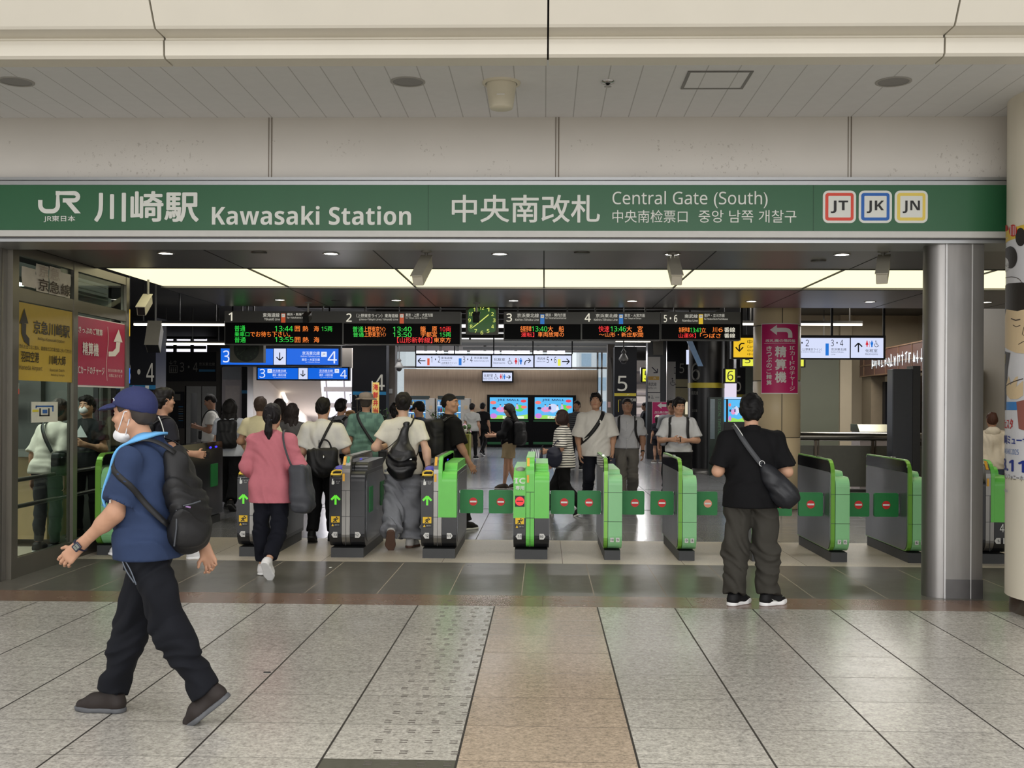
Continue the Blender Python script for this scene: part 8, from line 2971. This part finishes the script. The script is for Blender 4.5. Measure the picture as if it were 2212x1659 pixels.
# 11, 12
X0, Y0 = XY(737, 17.4), 17.4
t, J = person('man in a grey tee with dark backpack straps behind the white shirt', X0, Y0, -15, 1.66, 'b', ('full', HB), dict(rgb=(120, 122, 128), loose=.03, hem=.84), dict(rgb=blackc), dict(rgb=(40, 40, 42)), dict(armR=HOLD), seed=14.0)
backpack('dark backpack on the man in the grey tee behind the white shirt', X0, Y0, -15, J, w=.13, seed=3.0)
X0, Y0 = XY(757, 19.5), 19.5
t, J = person('short person in a brown straw hat beyond the gate tagged 13 and 12', X0, Y0, 0, 1.45, 'b', ('short', (60, 50, 44)), dict(rgb=(90, 86, 80), loose=.03), dict(rgb=blackc), dict(rgb=(40, 40, 42)), dict(), face=False, seed=15.0)


def brim_hat(t, J, rgb, name='sun_hat', r=.165, droop=.03, seed=0.0):
    s = J['s']
    R, c = J['RH'], J['head']
    q = lambda x, y, z: c + R @ (V3(x, y, z) * s)
    m = cmat('hat', rgb, .85, .1, 60, .3)
    o = skin_obj(name, m, t, [skin([el(q(0, -.015, .07), V3(.094, .11, .075) * s, R, k=.01), bx(q(0, -.015, .075), V3(.088, .10, .055) * s, .04 * s, R, k=.03)], .009, cut=[(q(0, 0, .03), R @ V3(0, 0, -1))])])
    skin_obj('hat_brim', m, o, [skin([el(q(0, -.012, .035), V3(r, r * 1.06, .035) * s, R, k=.01), el(q(0, -.012, .035 - droop), V3(r * 1.1, r * 1.16, .04) * s, R, op='s', k=.006)], .008, cloth(.003, 25, seed))])
    MB().lathe((0, 0, 0), [(.0, 0), (.0, 0)], 3) if False else None
    return o


brim_hat(t, J, (150, 116, 78))
# 13 bucket hat and checked shirt
Y0 = 16.2
X0 = XY(791, Y0)
t, J = person('man in a grey bucket hat and green checked shirt with a shoulder strap', X0, Y0, -4, 1.735, 'b', ('short', (70, 62, 56)), dict(rgb=(90, 122, 108), m=check_mat('green_check', (84, 112, 102), (106, 140, 124), .058), loose=.034, hem=.76, sl=.85, amp=.006), dict(rgb=(52, 54, 56), w=.02), dict(rgb=(40, 40, 42)), dict(wide=1.05, armR=((.08, .0, -.26), (-.05, .18, -.12))), seed=16.0)
brim_hat(t, J, (138, 126, 112), 'bucket_hat', .155, .022, 2.0)
carry('shoulder_bag', 'black bag on a strap across the green checked shirt', 'bag', [bx((.26, .02, .84), V3(.06, .12, .1), .03, k=.03)], bagblk, X0, Y0, -4, J['top'], [([(-.10, .08, 1.42), (-.11, -.03, 1.44), (-.06, -.13, 1.34), (.03, -.16, 1.20), (.15, -.14, 1.02), (.22, -.05, .92)], .04)], strapb)

# 15 drawstring bag
Y0 = 12.4
X0 = XY(871, Y0)
pose = dict(legR=((.0, .05, .48), (.0, .04, .086)), footR=(20, 0), legL=((.0, -.02, .44), (.02, -.24, .20)), footL=(2, -62), armR=((.09, -.06, -.27), (.03, -.05, -.24)), armL=((.13, -.02, -.235), (-.08, .2, .0)), head=(0, 0, 6))
t, J = person('woman in a white tee and baggy grey trousers carrying a black drawstring bag', X0, Y0, 4, 1.715, 'd', ('bun', (30, 26, 26)), dict(rgb=(226, 222, 206), loose=.024, hem=.82), dict(rgb=(140, 142, 148), w=.045, flare=.025, hem=-.02, amp=.010), dict(rgb=(196, 194, 190), sole=(96, 72, 60)), pose, fem=True, seed=17.0, hands=dict(R=dict(curl=.35)))
pr = MB()
for k in range(5):
    pr.tube([Vector(J['up'](-.05 + .02 * k, -.145, .43 - .012 * (k % 2))), Vector(J['up'](-.035 + .02 * k, -.147, .415 + .01 * (k % 3)))], .002, 5)
pr.build('back_print', mat('print_black', (40, 40, 40), .6, var=0), [o for o in t.children if o.name.startswith('shirt')][0])
P = [el((.0, -.22, .97), V3(.165, .10, .19), None, k=.05), rc((.0, -.21, 1.02), (.045, -.18, 1.36), .13, .035, flat=(V3(0, 1, 0), .6), k=.05), el((0, -.21, .88), V3(.15, .09, .11), None, k=.05)]


def ds(t):
    MB().box((.06, -.305, 1.0), (.115, -.295, 1.012), 0, Matrix.Rotation(.0, 4, 'Y')).build('white_label', white, t)
    strap('cord', strapb, t, J['top'], [(.05, -.17, 1.33), (-.05, -.17, 1.22), (-.14, -.14, 1.13), (-.20, -.05, 1.10)], .008, .005, .01, 16)


carry('drawstring_bag', 'black drawstring bag on the back of the woman in the white tee', 'bag', P, mat('bag_gloss_black', (22, 22, 24), .38, var=.1, scale=18, bump=.3), X0, Y0, 4, J['top'], [([(.13, .10, 1.36), (.12, -.02, 1.45), (.10, -.12, 1.38), (.04, -.17, 1.32)], .018), ([(.13, .08, 1.2), (.18, -.05, 1.08), (.14, -.16, 1.0)], .012)], strapb, .009, .012, ds, seed=9.0)
# 16, 17
X0, Y0 = XY(853, 17.2), 17.2
t, J = person('woman with a low ponytail mostly hidden behind the drawstring bag carrier', X0, Y0, 0, 1.60, 'a', ('pony', HB, .12), dict(rgb=(214, 212, 210), loose=.024), dict(rgb=blackc), dict(rgb=(40, 40, 42)), dict(), fem=True, seed=18.0)
X0, Y0 = XY(905, 18.4), 18.4
t, J = person('man in a dark cap looking down in front of the vending machines', X0, Y0, 50, 1.62, 'b', ('short', HB), dict(rgb=(70, 84, 104), loose=.03), dict(rgb=blackc), dict(rgb=(40, 40, 42)), dict(head=(10, 20, 0), armL=HOLD, armR=HOLD), seed=19.0)
backpack('olive green backpack on the man in the dark cap', X0, Y0, 50, J, m=mat('bag_olive', (74, 80, 58), .7, var=.1, scale=20))
R_, c_ = J['RH'], J['head']
hq = lambda x, y, z: c_ + R_ @ (V3(x, y, z) * J['s'])
cm2 = cmat('hat', (26, 27, 34), .8)
o = skin_obj('cap', cm2, t, [skin([el(hq(0, -.012, .052), V3(.093, .112, .085) * J['s'], R_)], .009, cut=[(hq(0, 0, .035), R_ @ nrm(V3(0, -.2, -1)))])])
skin_obj('brim', cm2, o, [skin([el(hq(0, .11, .042), V3(.07, .075, .012) * J['s'], R_ @ rotx(-.1))], .007)])

# 18 black shirt looking round
Y0 = 14.0
X0 = XY(972, Y0)
t, J = person('man in a loose black shirt looking back over his shoulder between the gates', X0, Y0, -62, 1.72, 'b', ('crop', HB), dict(rgb=(13, 13, 15), loose=.04, hem=.80, collar=(13, 13, 15), sl=.95, amp=.006), dict(rgb=(26, 26, 28), w=.03), dict(rgb=(30, 30, 30)), dict(head=(-48, 0, 0), armR=((.06, .05, -.27), (.02, .12, -.22)), legL=WALK_F, legR=WALK_B, footR=(5, -30)), seed=20.0, res=.011)
backpack('black backpack on the man in the loose black shirt', X0, Y0, -62, J, w=.17, hh=.24, d=.09, seed=4.0)

# 19, 20 far shoppers at the stall
X0 = XY(1020, 32.5)
t, J = person('man in a pale grey polo and black trousers standing at the stall', X0, 32.5, -10, 1.60, 'b', ('short', HB), dict(rgb=(176, 176, 172), loose=.03, collar=(200, 196, 180)), dict(rgb=(16, 16, 18)), dict(rgb=(20, 20, 22)), dict(armR=DOWN), res=.016, face=False, seed=21.0)
X0 = XY(1043, 34)
t, J = person('man all in black beside the pale grey polo at the stall', X0, 34, -20, 1.62, 'b', ('short', HB), dict(rgb=(20, 20, 22), loose=.03), dict(rgb=(16, 16, 18)), dict(rgb=(20, 20, 22)), dict(legL=WALK_F, legR=WALK_B, footR=(5, -30)), res=.016, face=False, seed=22.0)
# 21 shorts and backpack
Y0 = 21.1
X0 = XY(1100, Y0)
t, J = person('woman with long black hair in a black top and khaki shorts looking at her phone', X0, Y0, 78, 1.595, 'b', ('long', HB, .26), dict(rgb=(12, 12, 14), loose=.03, hem=.90, sleeve='elbow'), dict(rgb=(160, 142, 110), kind='shorts', w=.02), dict(rgb=(70, 60, 52), sole=(200, 196, 190)), dict(armL=((.05, .08, -.26), (-.02, .25, -.01)), armR=((.05, .08, -.26), (-.04, .24, .0)), head=(0, 18, 0), legL=((0, .03, .47), (.0, .07, .086)), legR=((0, .0, .46), (.0, -.12, .10)), footR=(5, -10)), fem=True, seed=23.0)
backpack('big black backpack on the woman in khaki shorts', X0, Y0, 78, J, w=.17, hh=.24, d=.10, z=1.13, seed=5.0)
phone('phone in the hand of the woman in khaki shorts', J, X0, Y0, 78, 'L')
# 22 striped tee
Y0 = 16.2
X0 = XY(1220, Y0)
t, J = person('short haired woman in a black and white striped tee walking across behind the flaps', X0, Y0, 82, 1.515, 'b', ('bob', (46, 30, 28)), dict(m=stripes_mat('stripe_tee', (226, 222, 214), (30, 28, 30), .034, .36), loose=.036, hem=.78, sl=.95), dict(rgb=(18, 18, 21), w=.025), dict(rgb=(30, 30, 30)), dict(lean=4, armL=((.05, .02, -.25), (-.02, .22, -.03)), armR=SW_F, legR=WALK_F, legL=WALK_B, footL=(5, -30)), fem=True, belly=.03, seed=24.0)
carry('hand_bag', 'dark navy bag hanging from the arm of the woman in the striped tee', 'bag', [el((-.24, .12, .86), V3(.06, .12, .15), None, k=.03), rc((-.24, .1, .9), (-.22, .06, 1.06), .06, .02, k=.04)], bagnavy, X0, Y0, 82, J['top'], [([(-.22, .03, 1.06), (-.26, .07, 1.10), (-.25, .13, 1.02)], .02)], bagnavy, .01, .006)
u_ = bag('umbrella', 'folded dark umbrella hanging beside the navy bag', 'umbrella', X0, Y0, 82)
MB().tube([(-.25, .30, .92), (-.25, .31, .80), (-.25, .32, .45), (-.25, .325, .38)], [.012, .03, .022, .006], 8).build('canopy', bagnavy, u_)
MB().tube([(-.25, .30, .90), (-.25, .295, 1.0), (-.25, .28, 1.02)], .01, 8).build('handle', strapb, u_)

# 23 white tee, shoulder strap
Y0 = 17.3
X0 = XY(1287, Y0)
t, J = person('tall young man in a loose white tee with a black diagonal strap facing the gates', X0, Y0, 184, 1.77, 'b', ('full', HB), dict(rgb=(214, 210, 204), loose=.044, hem=.78, sl=1.0, amp=.006), dict(rgb=(26, 28, 38), w=.02), dict(rgb=(30, 30, 30)), dict(wide=1.12, armL=((.07, .02, -.27), (-.02, .08, -.24)), armR=((.07, .0, -.28), (-.02, .06, -.25)), head=(-14, -4, 0), legL=WALK_F, legR=WALK_B, footR=(5, -30)), seed=25.0)
carry('sling_bag', 'black sling bag behind the hip of the young man in the loose white tee', 'bag', [bx((.24, -.06, .98), V3(.05, .1, .1), .03, k=.03)], bagblk, X0, Y0, 184, J['top'], [([(-.10, -.06, 1.47), (-.11, .04, 1.48), (-.06, .15, 1.38), (.06, .17, 1.20), (.18, .12, 1.06), (.23, .02, 1.0)], .06)], strapb)
carry('wrist_pouch', 'small dark pouch in the hand of the young man in the loose white tee', 'bag', [bx(tuple(J['hdL'] + V3(0, .02, -.05)), V3(.05, .03, .06), .015, k=.02)], bagnavy, X0, Y0, 184, res=.008)
# 24
X0 = XY(1246, 27.5)
t, J = person('man in a dark striped tee standing far behind the short haired woman', X0, 27.5, 160, 1.68, 'c', ('short', HB), dict(m=stripes_mat('dark_stripe_tee', (96, 98, 100), (46, 46, 50), .05, .5), loose=.03), dict(rgb=(24, 24, 28)), dict(rgb=(30, 30, 30)), dict(), res=.015, face=False, seed=26.0)
# 25 grey shirt
Y0 = 17.8
X0 = XY(1355, Y0)
t, J = person('man in a pale grey buttoned shirt and grey trousers walking out towards the gates', X0, Y0, 176, 1.70, 'c', ('crop', (40, 36, 36)), dict(rgb=(188, 188, 192), loose=.028, hem=.92, collar=(196, 196, 200), buttons=True, sl=.85, amp=.006), dict(rgb=(112, 108, 102), w=.022, amp=.007, belt=(26, 24, 24)), dict(rgb=(30, 28, 28)), dict(wide=1.04, armL=((.07, .02, -.27), (.0, .1, -.22)), legR=WALK_F, legL=WALK_B, footL=(5, -30), head=(4, 0, 0)), belly=.02, seed=27.0)
backpack('dark backpack worn by the man in the pale grey buttoned shirt', X0, Y0, 176, J, w=.14, seed=6.0)
w_, e_ = J['wrL'], J['elL']
MB().tube([Vector(w_ - nrm(w_ - e_) * .03), Vector(w_ - nrm(w_ - e_) * .005)], .034, 12).build('wristwatch', strapb, t)
# 26, 27
Y0 = 16.6
X0 = XY(1467, Y0)
t, J = person('man in a light grey shirt with backpack straps looking at his phone', X0, Y0, 172, 1.70, 'b', ('full', HB), dict(rgb=(186, 186, 188), loose=.03, hem=.92, collar=(192, 192, 194), sl=.85, amp=.005), dict(rgb=(18, 18, 21), w=.02, belt=(20, 20, 20)), dict(rgb=(30, 28, 28)), dict(wide=1.04, armL=((.09, .03, -.255), (-.17, .18, -.0)), armR=((.09, .03, -.255), (-.17, .17, .01)), head=(22, 14, 0)), seed=28.0)
backpack('black backpack worn by the man looking down at his phone', X0, Y0, 172, J, w=.14, seed=7.0)
phone('phone held by the man in the light grey shirt', J, X0, Y0, 172, 'R')
X0 = XY(1451, 20.5)
t, J = person('dark haired man half hidden behind the man looking at his phone', X0, 20.5, 180, 1.70, 'c', ('full', HB), dict(rgb=(120, 122, 126), loose=.03), dict(rgb=blackc), dict(rgb=(30, 30, 30)), dict(armL=HOLD), res=.014, face=False, seed=29.0)
# 28, 29
X0 = XY(1421, 31)
t, J = person('small girl in a white cap and dark top beside the square black column', X0, 31, 20, 1.30, 'b', ('long', HB, .2), dict(rgb=(36, 36, 44), loose=.03), dict(rgb=(30, 30, 36), kind='shorts', w=.02), dict(rgb=(120, 110, 100)), dict(), fem=True, res=.014, face=False, seed=30.0)
R_, c_ = J['RH'], J['head']
hq = lambda x, y, z: c_ + R_ @ (V3(x, y, z) * J['s'])
cm3 = cmat('hat', (214, 206, 198), .8)
o = skin_obj('cap', cm3, t, [skin([el(hq(0, -.012, .056), V3(.098, .115, .09) * J['s'], R_)], .01, cut=[(hq(0, 0, .02), R_ @ V3(0, 0, -1))])])
skin_obj('brim', cm3, o, [skin([el(hq(0, .11, .04), V3(.07, .075, .014) * J['s'], R_)], .008)])
X0 = XY(1393, 35.5)
t, J = person('dark figure walking past the bright stair slot behind the square column', X0, 35.5, 84, 1.66, 'c', ('short', HB), dict(rgb=(30, 30, 36), loose=.03, sleeve='long'), dict(rgb=(22, 22, 26)), dict(rgb=(20, 20, 20)), dict(legR=WALK_F, legL=WALK_B, footL=(5, -30), armL=((.05, .1, -.25), (0, .22, -.05))), res=.016, face=False, seed=31.0)
# 30 hoodie
X0 = XY(2143, 16.4)
t, J = person('person in a cream hooded top and jeans beyond the stainless pillar', X0, 16.4, -12, 1.51, 'b', ('short', (74, 46, 34)), dict(rgb=(212, 200, 180), sleeve='long', loose=.04, hem=.80, hood=True, amp=.006), dict(rgb=(70, 78, 94), w=.025), dict(rgb=(60, 60, 62)), dict(), seed=32.0)
# 31 behind the glass; 32 is a figure added to imitate a reflection in it
X0 = XY(184, 12.9)
t, J = person('station worker with a white mask and dark vest behind the glass partition', X0, 12.95, 172, 1.66, 'b', ('full', (34, 30, 30)), dict(rgb=(30, 32, 34), loose=.03), dict(rgb=blackc), dict(rgb=(30, 30, 30)), dict(armL=HOLD), seed=33.0)
R_, c_ = J['RH'], J['head']
hq = lambda x, y, z: c_ + R_ @ (V3(x, y, z) * J['s'])
skin_obj('face_mask', mk, t, [skin([el(hq(0, .062, -.045), V3(.055, .052, .05), R_)], .008)])
vs_ = MB()
B = Flat((X0, 12.95 - .185, 0))
shape(B, [(-.08, 1.2), (.08, 1.2), (0, 1.34)], .0, vs_, uv=True, back=-.006)
v_ = vs_.build('vest_triangle', mat('vest_white', (200, 206, 206), .6), t)
v_.matrix_parent_inverse = (Matrix.Translation((X0, 12.95, 0)) @ Matrix.Rotation(math.radians(172), 4, 'Z')).inverted()
X0 = XY(104, 11.75)
t, J = person('person in a white shirt with a dark strap, standing in for a glass reflection', X0, 11.75, -20, 1.64, 'b', ('short', (70, 64, 60)), dict(rgb=(206, 202, 190), loose=.035, sl=.9), dict(rgb=(60, 62, 64)), dict(rgb=(40, 40, 42)), dict(lean=14), face=False, seed=34.0)
carry('shoulder_bag', 'dark bag on a strap over the white shirt of the reflection stand-in', 'bag', [bx((.22, -.02, .95), V3(.06, .12, .12), .03, k=.03)], bagblk, X0, 11.75, -20, J['top'], [([(-.09, .22, 1.36), (-.11, .12, 1.42), (-.06, -.04, 1.38), (.04, -.1, 1.24), (.15, -.1, 1.08)], .04)], strapb)
flush_text()
